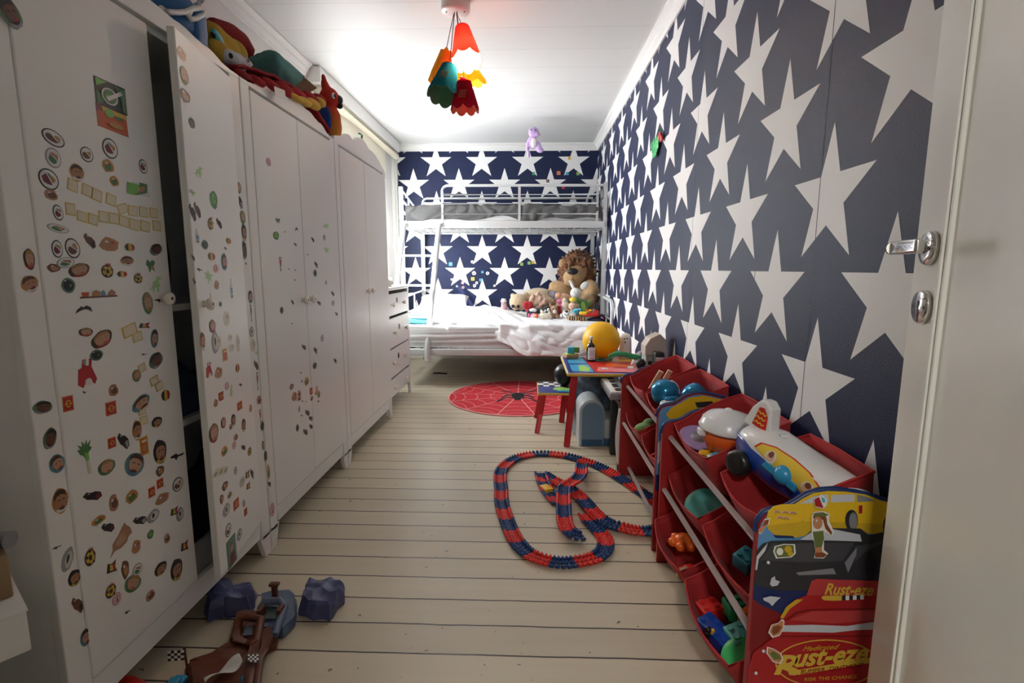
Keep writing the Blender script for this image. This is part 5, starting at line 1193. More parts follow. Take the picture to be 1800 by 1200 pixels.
t = item('toy_brick', 'pale blue plastic toy plate in front of the orange bowl', 'toy', .575, 1.45, .486, (.1, -.2, .2)); b = MB('bin_pale'); b.rbox((0, 0, .012), (.07, .06, .022), .006); b.m('cyan'); b.rbox((.0, 0, .026), (.05, .04, .008), .003); b.build('block', t)
# the rocket / shuttle plane
ro = Vector((.635, 1.20, .60))
t = thing('toy_shuttle', 'white and blue toy plane with black wheels in the bin nearest the door', 'toy plane', ro)
hd_, tl = PY(1350, 745, 1.27), PY(1495, 850, 1.10)
mat('shuttle_white', (.80, .80, .79), .22, coat=.3); mat('shuttle_blue', (.008, .06, .36), .2, coat=.3); mat('shuttle_cyan', (.03, .30, .55), .25)
A = Vector((.598, 1.300, .620)) - ro; Bp = Vector((.688, 1.085, .558)) - ro
ax = (Bp - A).normalized(); sd = Vector((-ax.y, ax.x, 0)).normalized() * -1; up_ = sd.cross(ax).normalized()
if up_.z < 0: up_ = -up_
Lr = (Bp - A).length
def hull(prof, mb, lo=-1., hi=1., ex=1.0):
    """loft along the plane's axis: (t, half width, top, bottom)"""
    vs = []; n = 20
    for t_, w, a, c in prof:
        ctr = A + ax * (Lr * t_)
        for k in range(n):
            th = 2 * PI * k / n; x = math.cos(th); y_ = math.sin(th)
            x = math.copysign(abs(x) ** .75, x); y_ = math.copysign(abs(y_) ** .8, y_)
            vs.append(ctr + sd * (w * x) + up_ * (a * y_ if y_ > 0 else c * y_))
    m_ = len(prof); fs = [(i * n + k, i * n + (k + 1) % n, (i + 1) * n + (k + 1) % n, (i + 1) * n + k) for i in range(m_ - 1) for k in range(n)] + [tuple(range(n))[::-1], tuple((m_ - 1) * n + k for k in range(n))]
    mb.add(vs, fs, True)
HUP = [(-.10, .030, .012, .006), (-.04, .052, .03, .012), (.2, .066, .042, .02), (.55, .068, .040, .02), (.85, .064, .044, .04), (1.05, .056, .048, .05), (1.18, .040, .036, .045), (1.24, .015, .015, .02)]
b = MB('shuttle_white'); hull(HUP, b); b.build('upper_hull', t)
b = MB('shuttle_blue'); hull([(-.12, .030, .006, .03), (-.05, .054, .012, .06), (.2, .0665, .012, .085), (.5, .067, .010, .085), (.8, .060, .004, .07), (.98, .045, .004, .05)], b); b.build('lower_hull', t)
# tail fin with a zigzag grille
fc = A + ax * (Lr * .02)
fin = [(-.045, .0), (-.030, .055), (-.012, .084), (.008, .088), (.026, .074), (.038, .03), (.042, .0)]
b = MB('shuttle_white'); b.prism(fin, fc + sd * .018 + up_ * .02, ax, up_, -sd, .036); b.build('tail_fin', t, bevel=.006)
b = MB('bright_red'); gp = [(-.014, .014), (-.006, .066), (.008, .070), (.024, .052), (.030, .014)]
fs_ = sd if (sd.x < 0 or sd.y < 0) else -sd
for sgn in (1, -1):
    o0 = fc + sd * (.0183 * sgn) + up_ * .02
    b.m('bright_red'); b.prism(gp, o0, ax, up_, sd * sgn, .0015); b.m('yellow_print')
    for zz in (.022, .036, .050): b.prism([(-.009 + .006 * i, zz + (.0045 if i % 2 else 0)) for i in range(6)] + [(-.009 + .006 * i, zz + .004 + (.0045 if i % 2 else 0)) for i in range(5, -1, -1)], o0 + sd * (.0016 * sgn), ax, up_, sd * sgn, .0006)
b.build('fin_grille', t)
for sgn in (1, -1):
    for tt in (.12,):
        c = A + ax * (Lr * tt) + sd * (.070 * sgn) - up_ * .055
        b = MB('black_plastic'); b.lathe(c - sd * (.014 * sgn), [(.020, 0), (.032, .003), (.034, .014), (.032, .026), (.022, .029), (.012, .026), (.0001, .027)], 26, tuple(sd * sgn)); b.build('wheel', t)
c = A + ax * (Lr * .62)
for sgn in (1, -1):
    b = MB('shuttle_cyan'); b.ball(c + sd * (.062 * sgn) - up_ * .004, (.024, .024, .024), su=18, sv=12); b.prism([(-.06, -.018), (.04, -.022), (.04, -.002), (-.05, .002)], c + sd * (.062 * sgn), ax, up_, sd * sgn, .010); b.build('side_pod', t, bevel=.003)
b = MB('yellow_print')
pil_pts = [(-.090, .012), (-.082, .026), (-.05, .033), (.0, .034), (.045, .032), (.080, .020), (.098, .0), (.098, -.016), (.06, -.012), (.0, -.004), (-.05, .002)]
for sgn in (1, -1):
    # follow the hull: strips of the yellow window band just off the surface
    def onhull(a, h, off):
        tt = .62 + a / Lr
        for r0_, r1_ in zip(HUP, HUP[1:]):
            if r0_[0] <= tt <= r1_[0]: break
        f_ = (tt - r0_[0]) / (r1_[0] - r0_[0]); w, up_r, dn_r = (r0_[k] + (r1_[k] - r0_[k]) * f_ for k in (1, 2, 3))
        y_ = min(.97, abs(h) / (up_r if h > 0 else dn_r)); xx = math.sqrt(1 - (y_ ** 1.25) ** 2) ** .75
        return c + ax * a + sd * ((w * xx + off) * sgn) + up_ * (h + off * y_)
    for m_, ring_, off in (('bright_red', 1.06, .0012), ('yellow_print', 1.0, .0020)):
        b.m(m_); cx_, cy_ = .004, .008
        pts = [(cx_ + (x - cx_) * ring_, cy_ + (y_ - cy_) * ring_) for x, y_ in pil_pts]; N_ = 8
        vs = []
        for i in range(len(pts)):
            for j in range(N_ + 1): f = j / N_; vs.append(onhull(cx_ + (pts[i][0] - cx_) * f, cy_ + (pts[i][1] - cy_) * f, off))
        M_ = N_ + 1; b.add(vs, [(i * M_ + j, i * M_ + j + 1, ((i + 1) % len(pts)) * M_ + j + 1, ((i + 1) % len(pts)) * M_ + j) for i in range(len(pts)) for j in range(N_)], True)
    for a in (-.044, .062):
        for m_, r_, off in (('p_white', .015, .0032), ('doll_skin', .011, .0042), ('p_hair', .007, .0050)):
            b.m(m_); ctr_ = (a, .014 if a < 0 else .006)
            b.add([onhull(ctr_[0], ctr_[1] + (.006 if m_ == 'p_hair' else 0), off)] + [onhull(ctr_[0] + r_ * math.cos(2 * PI * k / 14), ctr_[1] + (.006 if m_ == 'p_hair' else 0) + r_ * .9 * math.sin(2 * PI * k / 14), off) for k in range(14)], [(0, 1 + k, 1 + (k + 1) % 14) for k in range(14)], True)
b.build('window_decal', t, fix=False)
b = MB('shuttle_white'); b.rbox(A + ax * (Lr * .30) + up_ * .044, (.02, .014, .008), .003); b.rbox(A + ax * (Lr * 1.26) - up_ * .03, (.03, .03, .012), .004); b.build('knob', t)
# the rest of the near organizer
def disc(name, label, m_, x, y, z, r, rot, cat='toy plate'):
    t = item(name, label, cat, x, y, z, rot); b = MB(m_); b.lathe((0, 0, 0), [(r * .7, 0), (r, .010), (r * .98, .013), (r * .68, .005), (.0001, .004)], 30); b.build('plate', t); return t
mat('mint', (.10, .42, .38), .4)
disc('toy_plate', 'mint green toy plate in the middle far bin of the near organizer', 'mint', .580, 1.565, .285, .070, (.5, -.35, 0))
def brick(label, m_, x, y, z, d, rot, studs=(2, 2)):
    t = item('toy_brick', label, 'toy brick', x, y, z, rot, 'plastic bricks in the lower bins'); b = MB(m_); b.rbox((0, 0, d[2] / 2), d, .003); b.build('block', t)
    b = MB(m_)
    for i in range(studs[0]):
        for j in range(studs[1]): b.cyl(((i + .5) / studs[0] * d[0] - d[0] / 2, (j + .5) / studs[1] * d[1] - d[1] / 2, d[2]), ((i + .5) / studs[0] * d[0] - d[0] / 2, (j + .5) / studs[1] * d[1] - d[1] / 2, d[2] + .006), min(d[0] / studs[0], d[1] / studs[1]) * .3, seg=10)
    b.build('studs', t); return t
brick('turquoise brick lying in the middle near bin', 'cyan', .560, 1.225, .300, (.05, .045, .04), (.2, -.3, .5)); brick('teal brick next to the turquoise one in the middle near bin', 'teal', .595, 1.175, .300, (.04, .035, .03), (0, -.3, .1))
t = item('toy_flower', 'orange knobbly toy flower in the lowest far bin', 'toy', .520, 1.60, .105, (0, 0, 0)); b = MB('orange'); b.ball((0, 0, .045), .03)
for k in range(6): b.ball((.034 * math.cos(k * PI / 3), .034 * math.sin(k * PI / 3), .045), .016, su=10, sv=8)
b.build('head', t)
t = item('toy_car', 'small red toy car in the lowest far bin', 'toy car', .515, 1.49, .085, (0, 0, .4)); b = MB('bright_red'); b.rbox((0, 0, .018), (.04, .08, .02), .006); b.rbox((0, .004, .034), (.034, .04, .018), .006); b.build('body', t)
for x in (-.02, .02):
    for y in (-.024, .026): b = MB('black_rubber'); b.cyl((x - .004, y, .010), (x + .004, y, .010), .010, seg=12); b.build('wheel', t)
t = item('toy_ring', 'lime green toy ring in the lowest far bin', 'toy ring', .500, 1.43, .100, (.5, 0, 0)); b = MB('lime'); b.tube(arc((0, 0, .02), .022, 0, 2 * PI, 16)[:-1], .006, 8, closed=True); b.build('ring', t)
t = item('toy_ring', 'brown toy ring in the lowest far bin', 'toy ring', .478, 1.47, .105, (.3, 0, .4)); b = MB('wood'); b.tube(arc((0, 0, .02), .020, 0, 2 * PI, 16)[:-1], .0055, 8, closed=True); b.build('ring', t)
brick('red brick at the far end of the lowest near bin', 'bright_red', .510, 1.30, .095, (.06, .05, .045), (0, -.2, .2)); brick('dark blue long brick in the lowest near bin', 'shuttle_blue', .500, 1.225, .085, (.05, .10, .045), (.1, -.2, .4), (2, 4))
brick('teal square brick on top of the lowest near bin', 'mint', .545, 1.19, .110, (.055, .055, .04), (.1, -.3, .2)); brick('orange brick at the back of the lowest near bin', 'orange', .585, 1.22, .135, (.05, .05, .04), (0, -.2, .6)); brick('green brick at the back of the lowest near bin', 'green', .560, 1.27, .130, (.05, .05, .04), (.1, -.1, .1))
brick('yellow brick by the panel in the lowest near bin', 'yellow_plastic', .600, 1.16, .140, (.04, .05, .045), (0, -.2, .1)); brick('purple brick by the panel in the lowest near bin', 'lilac', .575, 1.12, .115, (.04, .05, .04), (.2, -.2, .3))
disc('toy_plate', 'bright green toy plate at the near end of the lowest bin', 'jelly_green', .528, 1.118, .115, .056, (.35, -.35, 0))
t = item('toy_figure', 'tiny dark toy figure at the front rim of the lowest near bin', 'toy figure', .462, 1.20, .115, (.3, 0, 0)); b = MB('black_plastic'); b.rbox((0, 0, .012), (.014, .012, .022), .003); b.ball((0, 0, .03), .008, su=10, sv=8); b.build('body', t); b = MB('yellow_plastic'); b.rbox((.012, .004, .018), (.012, .008, .016), .002); b.build('pack', t)
# far organizer
for k, (x, y, l) in enumerate(((.545, 2.31, 'left wooden stick standing in the far top bin'), (.590, 2.325, 'right wooden stick standing in the far top bin'))):
    t = item('wooden_stick', l, 'toy stick', x, y, .46, (.1, .45, 0)); b = MB('wood'); b.rbox((0, 0, .07), (.022, .014, .14), .003); b.build('stick', t); b = MB('cream'); b.rbox((0, 0, .1415), (.0225, .0145, .003), .001); b.build('tip', t)
for x, y, r, l in ((.555, 2.04, 0, 'upright metallic blue toy cup in the near top bin of the far organizer'), (.640, 2.05, .9, 'tipped metallic blue toy cup beside the upright one')):
    t = item('toy_cup', l, 'toy cup', x, y, .505, (.2, r, 0), 'metallic blue toy cups'); b = MB('metal_blue'); b.lathe((0, 0, 0), [(.02, 0), (.045, .015), (.056, .045), (.052, .075), (.036, .095), (.0001, .104)], 28); b.build('cup', t); b = MB('shuttle_white'); b.tube(arc((0, 0, .05), .0575, -1.2, 1.2, 10, (1, 0, 0), (0, 0, 1)), .002, 6); b.build('seam', t)
t = item('toy_mug', 'pale pinkish white toy mug in front of the metallic blue cups', 'toy mug', .545, 1.93, .482, (.1, -.1, 0)); b = MB('lid_white'); b.lathe((0, 0, 0), [(.024, 0), (.03, .01), (.031, .05), (.028, .06), (.0001, .062)], 22); b.build('mug', t); b = MB('metal_blue'); b.rbox((.02, .02, .06), (.05, .02, .03), .008); b.build('handle', t)
t = item('net_bag', 'green net bag of small toys in the lower far bin', 'net bag', .545, 2.30, .265); plush('net', MATS['plush_green'], [((0, 0, .04), (.05, .06, .035)), ((.03, .03, .06), (.035, .04, .03)), ((-.03, -.03, .05), (.03, .03, .025))], t, .006, 1)
t = item('toy_ring', 'red toy ring in the lower near bin of the far organizer', 'toy ring', .520, 1.98, .285, (.6, 0, 0)); b = MB('red_paint'); b.tube(arc((0, 0, .02), .026, 0, 2 * PI, 16)[:-1], .006, 8, closed=True); b.build('ring', t)
t = item('toy_piece', 'yellow toy piece in the lower near bin of the far organizer', 'toy', .515, 1.90, .270); b = MB('yellow_plastic'); b.rbox((0, 0, .014), (.03, .03, .026), .005); b.ball((0, 0, .03), .012, su=10, sv=8); b.build('piece', t)

# ================================================================ FLEXIBLE RACE TRACK ON THE FLOOR
mat('track_red', (.72, .03, .02), .45); mat('track_blue', (.008, .045, .17), .45)
def cr2w(pts, z=.004): return [PZ(840 + x / 4.8, 770 + y / 4.8, z) for x, y in pts]
def resample(P, d):
    out = [P[0].copy()]; acc = 0
    # smooth with Catmull-Rom first
    Q = []
    for i in range(len(P) - 1):
        p0, p1, p2, p3 = P[max(i - 1, 0)], P[i], P[i + 1], P[min(i + 2, len(P) - 1)]
        for k in range(12):
            t = k / 12; Q.append(.5 * ((2 * p1) + (p2 - p0) * t + (2 * p0 - 5 * p1 + 4 * p2 - p3) * t * t + (3 * p1 - p0 - 3 * p2 + p3) * t ** 3))
    Q.append(P[-1]); last = Q[0]; need = d; out = [Q[0]]
    for a, c in zip(Q, Q[1:]):
        seg = (c - a).length
        while seg >= need and seg > 1e-9: a = a + (c - a) * (need / seg); out.append(a); seg = (c - a).length; need = d
        need -= seg
    return out
TRK = thing('toy_race_track', 'red and blue flexible race track looped on the floor boards', 'toy track', (.2, 2.2, 0))
def strand(pts, zf, first=0, run=5):
    C = resample(cr2w(pts), .0185)
    tot = len(C) - 1; k = 0; col = first
    while k < tot:
        b = MB('track_blue' if col % 2 else 'track_red')
        for i in range(k, min(k + run, tot)):
            p, q = C[i], C[i + 1]; t_ = (q - p); t_.z = 0; t_.normalize(); s = Vector((-t_.y, t_.x, 0)); m_ = (p + q) / 2; f = i / tot; z0 = zf(f) + .004
            tilt = 0; R = Matrix((tuple(t_), tuple(s), (0, 0, 1))).transposed()
            m_ = Vector((m_.x, m_.y, z0))
            b.box(m_ + Vector((0, 0, .002)), (.0165, .050, .005), R)
            for sg in (-1, 1):
                b.tube([m_ + s * (sg * .0245) - t_ * .008 + Vector((0, 0, .006)), m_ + s * (sg * .0265) + Vector((0, 0, .0115)), m_ + s * (sg * .0245) + t_ * .008 + Vector((0, 0, .006))], [.0045, .0075, .0045], 8)
                b.ball(m_ + s * (sg * .013) + Vector((0, 0, .005)), (.006, .0055, .004), R, 8, 6)
            b.tube([m_ - t_ * .009 + Vector((0, 0, .006)), m_ + t_ * .009 + Vector((0, 0, .006))], .0032, 6)
        b.build('track_section', TRK, offset=TRK.location); k += run; col += 1
strand([(1560, 600), (1450, 520), (1280, 402), (1150, 318), (1000, 238), (880, 196), (740, 156), (620, 142), (500, 138), (380, 158), (300, 188), (230, 240), (192, 300), (188, 370), (198, 450), (198, 530), (212, 610), (235, 680), (268, 770), (310, 860), (370, 940), (440, 998), (540, 1036), (640, 1060), (740, 1066), (830, 1056), (960, 1032), (1050, 985), (1078, 920), (1068, 860), (1020, 800), (940, 720), (880, 650)], lambda f: .0 + (.0 if f < .93 else (f - .93) * .15))
strand([(1545, 770), (1480, 800), (1400, 808), (1300, 802), (1180, 775), (1090, 752), (1000, 690), (920, 600), (850, 520), (760, 446), (670, 390), (600, 345), (545, 310)], lambda f: .014 * math.sin(PI * min(1, f * 1.1)) + .001, 1)
strand([(880, 250), (872, 300), (868, 360), (840, 420), (780, 466), (730, 510), (722, 570), (722, 640), (724, 720), (735, 800), (770, 850), (830, 875), (900, 872)], lambda f: .016 + .03 * math.sin(PI * f), 1)
strand([(528, 305), (545, 370), (575, 440), (620, 505), (680, 570)], lambda f: .004, 1, 3)
q0 = cr2w([(578, 452)])[0]; b = MB('yellow_plastic'); b.rbox((q0.x, q0.y, .018), (.040, .060, .024), .003, Matrix.Rotation(.45, 3, 'Z')); b.build('connector', TRK, offset=TRK.location)

# ================================================================ FOREGROUND PLAYSET
mat('play_blue', (.065, .075, .19), .4, var=.08); mat('play_sky', (.11, .15, .24), .4); mat('play_brown', (.13, .032, .012), .45, var=.15, vscale=12); mat('play_teal', (.06, .11, .11), .5)
PLO = Vector((-.5, 1.25, 0))
t = thing('toy_playset', 'blue and brown toy racing mountain playset on the floor by the wardrobe', 'toy playset', PLO)
def fp(x, y, z=0.): return PZ(330 + x / 6.207, 1020 + y / 6.207, z)
ROCK = bpy.data.textures.new('rock', 'VORONOI'); ROCK.noise_scale = .045; ROCK.distance_metric = 'DISTANCE'
def slab(m_, name, pts, h, z0=.002, bev=.006, wob=.25, top=.82):
    """moulded plastic piece: outline on the floor raised to a smaller, uneven top"""
    P = [fp(*p) for p in pts]; c = sum(P, Vector()) / len(P); n = len(P)
    b = MB(m_); vs = []
    for lv, (g, hz2) in enumerate(((1, 0), (.98, .35), (.90, .8), (top, 1.0))):
        for i, p in enumerate(P): q = c + (p - c) * g; vs.append(Vector((q.x, q.y, z0 + h * hz2 * (1 + wob * nz((i * 1.7, lv, h * 40))))))
    fs = [(l * n + i, l * n + (i + 1) % n, (l + 1) * n + (i + 1) % n, (l + 1) * n + i) for l in range(3) for i in range(n)]
    vs.append(Vector((c.x, c.y, z0 + h * .95))); fs += [(3 * n + i, 3 * n + (i + 1) % n, 4 * n) for i in range(n)] + [tuple(range(n))[::-1]]
    b.add(vs, fs, False); o = b.build(name, t, offset=PLO)
    k = o.modifiers.new('sub', 'SUBSURF'); k.subdivision_type = 'SIMPLE'; k.levels = k.render_levels = 4
    k = o.modifiers.new('rough', 'DISPLACE'); k.texture = ROCK; k.strength = .016 if wob > .2 else .006; k.mid_level = .5; k.texture_coords = 'GLOBAL'
    return o
slab('play_blue', 'rock_wing', [(215, 480), (190, 300), (290, 215), (330, 150), (455, 130), (520, 190), (640, 170), (750, 165), (740, 260), (690, 370), (600, 390), (400, 400)], .055)
slab('play_blue', 'rock_wing', [(1210, 375), (1265, 250), (1310, 150), (1440, 145), (1530, 110), (1590, 90), (1715, 160), (1700, 250), (1620, 360), (1550, 450), (1300, 430)], .055)
slab('play_sky', 'ramp', [(760, 620), (800, 440), (800, 230), (900, 200), (1120, 190), (1190, 250), (1190, 380), (1180, 500), (1050, 640), (940, 640)], .030, wob=.1, top=.94)
b = MB('play_teal'); b.prism([(0, 0), (1, 0), (1, 1), (0, 1)], fp(800, 420, .036), fp(1000, 420, .036) - fp(800, 420, .036), fp(800, 290, .036) - fp(800, 420, .036), (0, 0, 1), .002); b.build('tunnel_floor', t, offset=PLO)
b = MB('play_sky'); p, q, r = fp(780, 300, .034), fp(780, 210, .034), fp(1060, 210, .034)
b.tube([fp(795, 420, .034), fp(800, 290, .05), fp(830, 225, .055), fp(1000, 220, .055), fp(1060, 280, .05), fp(950, 600, .034)], .011, 8); b.build('rim', t, offset=PLO)
for u0, v0, u1, v1 in ((810, 300, 800, 400), (1030, 290, 1000, 400)):
    b = MB('play_brown'); b.box((fp(u0, v0, .05) + fp(u1, v1, .05)) / 2, (.012, .03, .03)); b.build('gate_post', t, offset=PLO)
c = fp(955, 190, .03); b = MB('play_brown'); b.rbox(c + Vector((0, 0, .02)), (.016, .014, .05), .003); b.rbox(c + Vector((0, 0, .046)), (.030, .018, .010), .003); b.build('sign_post', t, offset=PLO)
slab('play_brown', 'cliff', [(440, 790), (500, 560), (540, 420), (640, 390), (820, 410), (820, 560), (770, 680), (800, 660), (930, 590), (1000, 660), (970, 760), (880, 800), (800, 900), (740, 1000), (720, 1300), (0, 1300), (-40, 1010), (130, 1000), (280, 890), (400, 800)], .030, wob=.12, top=.9)
b = MB('play_brown')
b.tube([fp(520, 640, .034), fp(555, 430, .050), fp(650, 395, .058), fp(800, 420, .050), fp(745, 690, .034)], .012, 8); b.tube([fp(520, 640, .036), fp(745, 700, .036)], .012, 8); b.build('arch', t, offset=PLO)
b = MB('play_sky'); b.prism([(0, 0), (1, .1), (.9, 1), (.2, .9)], fp(600, 610, .034), fp(700, 610, .034) - fp(600, 610, .034), fp(620, 500, .034) - fp(600, 610, .034), (0, 0, 1), .003); b.build('waterfall', t, offset=PLO)
b = MB('play_brown'); b.tube([fp(740, 690, .034), fp(690, 900, .042), fp(660, 1200, .045)], .014, 8); b.tube([fp(900, 620, .034), fp(780, 860, .042), fp(740, 1200, .045)], .011, 8); b.build('lane_rail', t, offset=PLO)
def checker(c, u, v, nx, ny, name, parent, off, nrm=(0, 0, 1)):
    b = MB('white_plastic')
    for i in range(nx):
        for j in range(ny): b.m('white_plastic' if (i + j) % 2 else 'black_print'); b.prism([(i / nx, j / ny), ((i + 1) / nx, j / ny), ((i + 1) / nx, (j + 1) / ny), (i / nx, (j + 1) / ny)], c, u, v, nrm, .0015)
    return b.build(name, parent, offset=off, fix=False)
a = fp(655, 890, .062); checker(a, fp(775, 890, .062) - a, fp(655, 810, .062) - a, 5, 4, 'checkered_sticker', t, PLO)
b = MB('shuttle_cyan'); b.rbox(fp(615, 1060, .040), (.008, .02, .012), .003); b.build('bolt', t, offset=PLO)
def fq(x, y, z=0.): return PZ(150 + x / 4.865, 1060 + y / 4.865, z)
pb = fq(880, 610, .03); b = MB('play_brown'); b.tube([pb, pb + Vector((-.004, 0, .075))], .0035, 8); b.build('flag_pole', t, offset=PLO)
checker(pb + Vector((-.046, -.003, .040)), Vector((.042, 0, .004)), Vector((.002, 0, .028)), 5, 4, 'flag', t, PLO, (0, -1, 0))
w = fq(1200, 540, .034); tp_ = thing('torn_paper', 'twisted white paper strip lying on the brown cliff of the playset', 'paper', (w.x, w.y, .038))
b = MB('white_paper')
P0, P1 = fp(180, 1110, .045), fp(580, 850, .052); d_ = P1 - P0; s_ = Vector((-d_.y, d_.x, 0)).normalized()
b.grid(lambda i, j: P0 + d_ * i + s_ * ((j - .5) * (.006 + .030 * math.sin(PI * min(1, i * .9) ** 1.5))) + Vector((0, 0, .010 * math.sin(i * 6 + j * 2))), 20, 5); b.build('sheet', tp_, offset=(w.x, w.y, .038), solid=.0008)
q = fq(300, 670, .03); t = thing('red_toy_lid', 'red plastic toy bowl upside down on the floor at the wardrobe foot', 'toy', (q.x, q.y - .035, 0)); b = MB('bright_red'); b.lathe((0, 0, 0), [(.072, 0), (.070, .012), (.060, .026), (.035, .033), (.0001, .035)], 32); b.build('dome', t); b = MB('bright_red'); b.lathe((0, 0, 0.0), [(.072, 0), (.076, .002), (.076, .005), (.071, .006)], 32); b.build('rim', t)
q = fq(820, 660, .012); t = thing('blue_toy_car', 'small blue toy car beside the checkered flag', 'toy car', (q.x, q.y - .03, 0)); b = MB('shuttle_cyan'); b.rbox((0, 0, .016), (.034, .075, .018), .006); b.rbox((0, 0, .029), (.028, .036, .016), .006); b.build('body', t)
for x in (-.017, .017):
    for y in (-.022, .022): b = MB('black_rubber'); b.cyl((x - .003, y, .009), (x + .003, y, .009), .009, seg=12); b.build('wheel', t)

# ================================================================ BOXES AT THE NEAR END OF THE WARDROBE
BA = math.atan2(.59, -.8)
def corner_box(name, label, cat, corner, lx, ly, z0, z1, m_, part):
    """box given by its corner that points into the room"""
    ux = Vector((math.cos(BA), math.sin(BA), 0)); uy = Vector((-ux.y, ux.x, 0))
    c = Vector((corner[0], corner[1], 0)) + ux * lx / 2 + uy * ly / 2
    t = thing(name, label, cat, (c.x, c.y, z0), (0, 0, BA)); b = MB(m_); b.rbox((0, 0, (z1 - z0) / 2), (lx, ly, z1 - z0), .003); b.build(part, t); return t
t = thing('laundry_bag', 'dark bulging bag on the floor at the left edge under the white box', 'bag', (-1.10, .58, 0))
plush('body', MATS['dark_cloth'], [((0, 0, .20), (.21, .22, .20)), ((.06, .05, .30), (.15, .15, .118)), ((-.1, -.05, .28), (.16, .16, .138))], t, .014, 4)
t = corner_box('white_box', 'flat white cardboard box lying on the dark bag at the left edge beside the wardrobe', 'box', (-.815, .735), .27, .30, .425, .495, 'white_paper', 'carton')
b = MB('white_paper'); b.bb(-.137, .137, -.152, .152, .070, .073); b.build('lid', t)
t = corner_box('brown_box', 'small brown cardboard box lying on the flat white box', 'box', (-.866, .765), .17, .20, .4985, .575, 'brown_card', 'carton')
b = MB('cream'); b.bb(-.02, .02, -.1, .1, .0768, .0774); b.build('tape', t)
t = thing('grey_tube', 'grey tube lying on the small brown box', 'tube', (-.93, .80, .5765)); b = MB('p_gray'); b.tube([(.055, -.02, .016), (-.10, -.03, .018)], .015, 14); b.build('tube', t)
# bits on the floor under the bed
q = PZ(744, 627, .01); t = thing('floor_toy', 'tiny red toy on the floor below the ladder', 'toy', (q.x, q.y, 0)); b = MB('bright_red'); b.rbox((0, 0, .012), (.05, .03, .02), .006); b.build('body', t); b = MB('white_plastic'); b.ball((.0, 0, .025), .008, su=8, sv=6); b.build('knob', t)
q = PZ(772, 656, .004); t = thing('dark_cloth', 'flat dark cloth on the floor under the edge of the bed', 'cloth', (q.x, q.y, 0)); b = MB('dark_cloth'); b.grid(lambda i, j: (-.06 + .14 * i, -.02 + .05 * j + .01 * math.sin(i * 5), .004 + .006 * nz((i * 4, j * 4, 1)) ** 2), 12, 6); b.build('cloth', t, solid=.003)
# ================================================================ STICKERS ON THE WARDROBES
for n_, c_ in (('s_tan', (.40, .20, .11)), ('s_skin', (.50, .29, .19)), ('s_brown', (.14, .06, .035)), ('s_dark', (.02, .017, .018)), ('s_hair', (.06, .03, .018)), ('s_blond', (.34, .20, .07)), ('s_green', (.06, .20, .06)), ('s_halo_green', (.10, .22, .13)), ('s_halo_blue', (.10, .25, .30)), ('s_halo_orange', (.48, .24, .05)),
               ('s_white', (.72, .72, .70)), ('s_grey', (.30, .31, .32)), ('s_lime', (.18, .46, .08)), ('s_orange', (.55, .10, .02)), ('s_red', (.42, .02, .025)), ('s_yellow', (.62, .42, .05)), ('s_cream', (.68, .64, .48)), ('s_maroon', (.16, .012, .03)), ('s_pink', (.60, .22, .28)), ('s_blue', (.10, .25, .42)), ('s_teal', (.13, .24, .22)), ('s_food', (.42, .22, .08)), ('s_ghost', (.58, .56, .52)), ('s_glow', (.38, .62, .28))):
    mat(n_, c_, .4)
STK = {}
def smesh(key, shapes):
    """flat sticker in a 1 x 1 frame, layers on top of each other; x along the door, y up, printed side +z"""
    mb = MB(shapes[0][0])
    for k, (m_, pts) in enumerate(shapes):
        mb.m(m_); n = len(pts); z = .00035 * (k + 1)
        mb.add([(x, y, z) for x, y in pts], [tuple(range(n))])
        if k == 0: mb.add([(x, y, 0) for x, y in pts] + [(x, y, z) for x, y in pts], [(i, (i + 1) % n, n + (i + 1) % n, n + i) for i in range(n)])
    me = bpy.data.meshes.new('sticker'); me.from_pydata([tuple(v) for v in mb.v], [], mb.f)
    for m_ in mb.mats: me.materials.append(m_)
    me.polygons.foreach_set('material_index', mb.fm); me.update(); STK.setdefault(key, []).append(me)
def el(cx, cy, w, h, n=14, wob=0., seed=0): return [(cx + x, cy + y) for x, y in ellipse(w, h, n, wob, seed)]
hs = [('s_halo_green', 's_brown', 's_dark', 's_grey'), ('s_halo_blue', 's_skin', 's_hair', 's_blue'), ('s_halo_orange', 's_tan', 's_hair', 's_white'), ('s_hair', 's_skin', 's_blond', 's_red'), ('s_dark', 's_tan', 's_dark', 's_yellow'), ('s_halo_green', 's_skin', 's_blond', 's_green')]
for i, (ha, sk, hr, jr) in enumerate(hs):
    smesh('H', [(ha, el(0, 0, 1, 1, 18, .14, i)), (jr, [(-.34, -.28), (.34, -.28), (.26, -.42), (0, -.46), (-.26, -.42)]), (sk, el(.02, .02, .70, .76, 16, .08, i + 3)), (hr, [(-.38, .06), (-.36, .26), (-.20, .42), (.06, .46), (.30, .36), (.38, .10), (.26, .20), (.04, .26), (-.22, .22)]),
                 (hr, [(-.16, .06), (-.03, .08), (-.04, .03), (-.15, .02)]), (hr, [(.10, .08), (.24, .06), (.22, .02), (.10, .03)]), ('s_red', [(-.08, -.20), (.14, -.19), (.10, -.25), (-.03, -.25)]), (hr, [(-.20, -.26), (.22, -.25), (.10, -.34), (-.10, -.34)])])
for i, (a, c, d) in enumerate((('s_maroon', 's_food', 's_green'), ('s_brown', 's_food', 's_white'), ('s_green', 's_tan', 's_red'))):
    smesh('P', [('s_dark' if i < 2 else 's_grey', el(0, 0, 1, 1, 20)), ('s_white', el(0, 0, .88, .86, 20)), (a, el(-.04, -.06, .60, .46, 12, .3, i)), (c, el(.12, .08, .34, .28, 10, .3, i + 2)), (d, el(-.12, .18, .30, .16, 8, .3, i + 5)), ('s_white', [(-.30, .22), (-.24, .26), (.22, -.12), (.18, -.16)])])
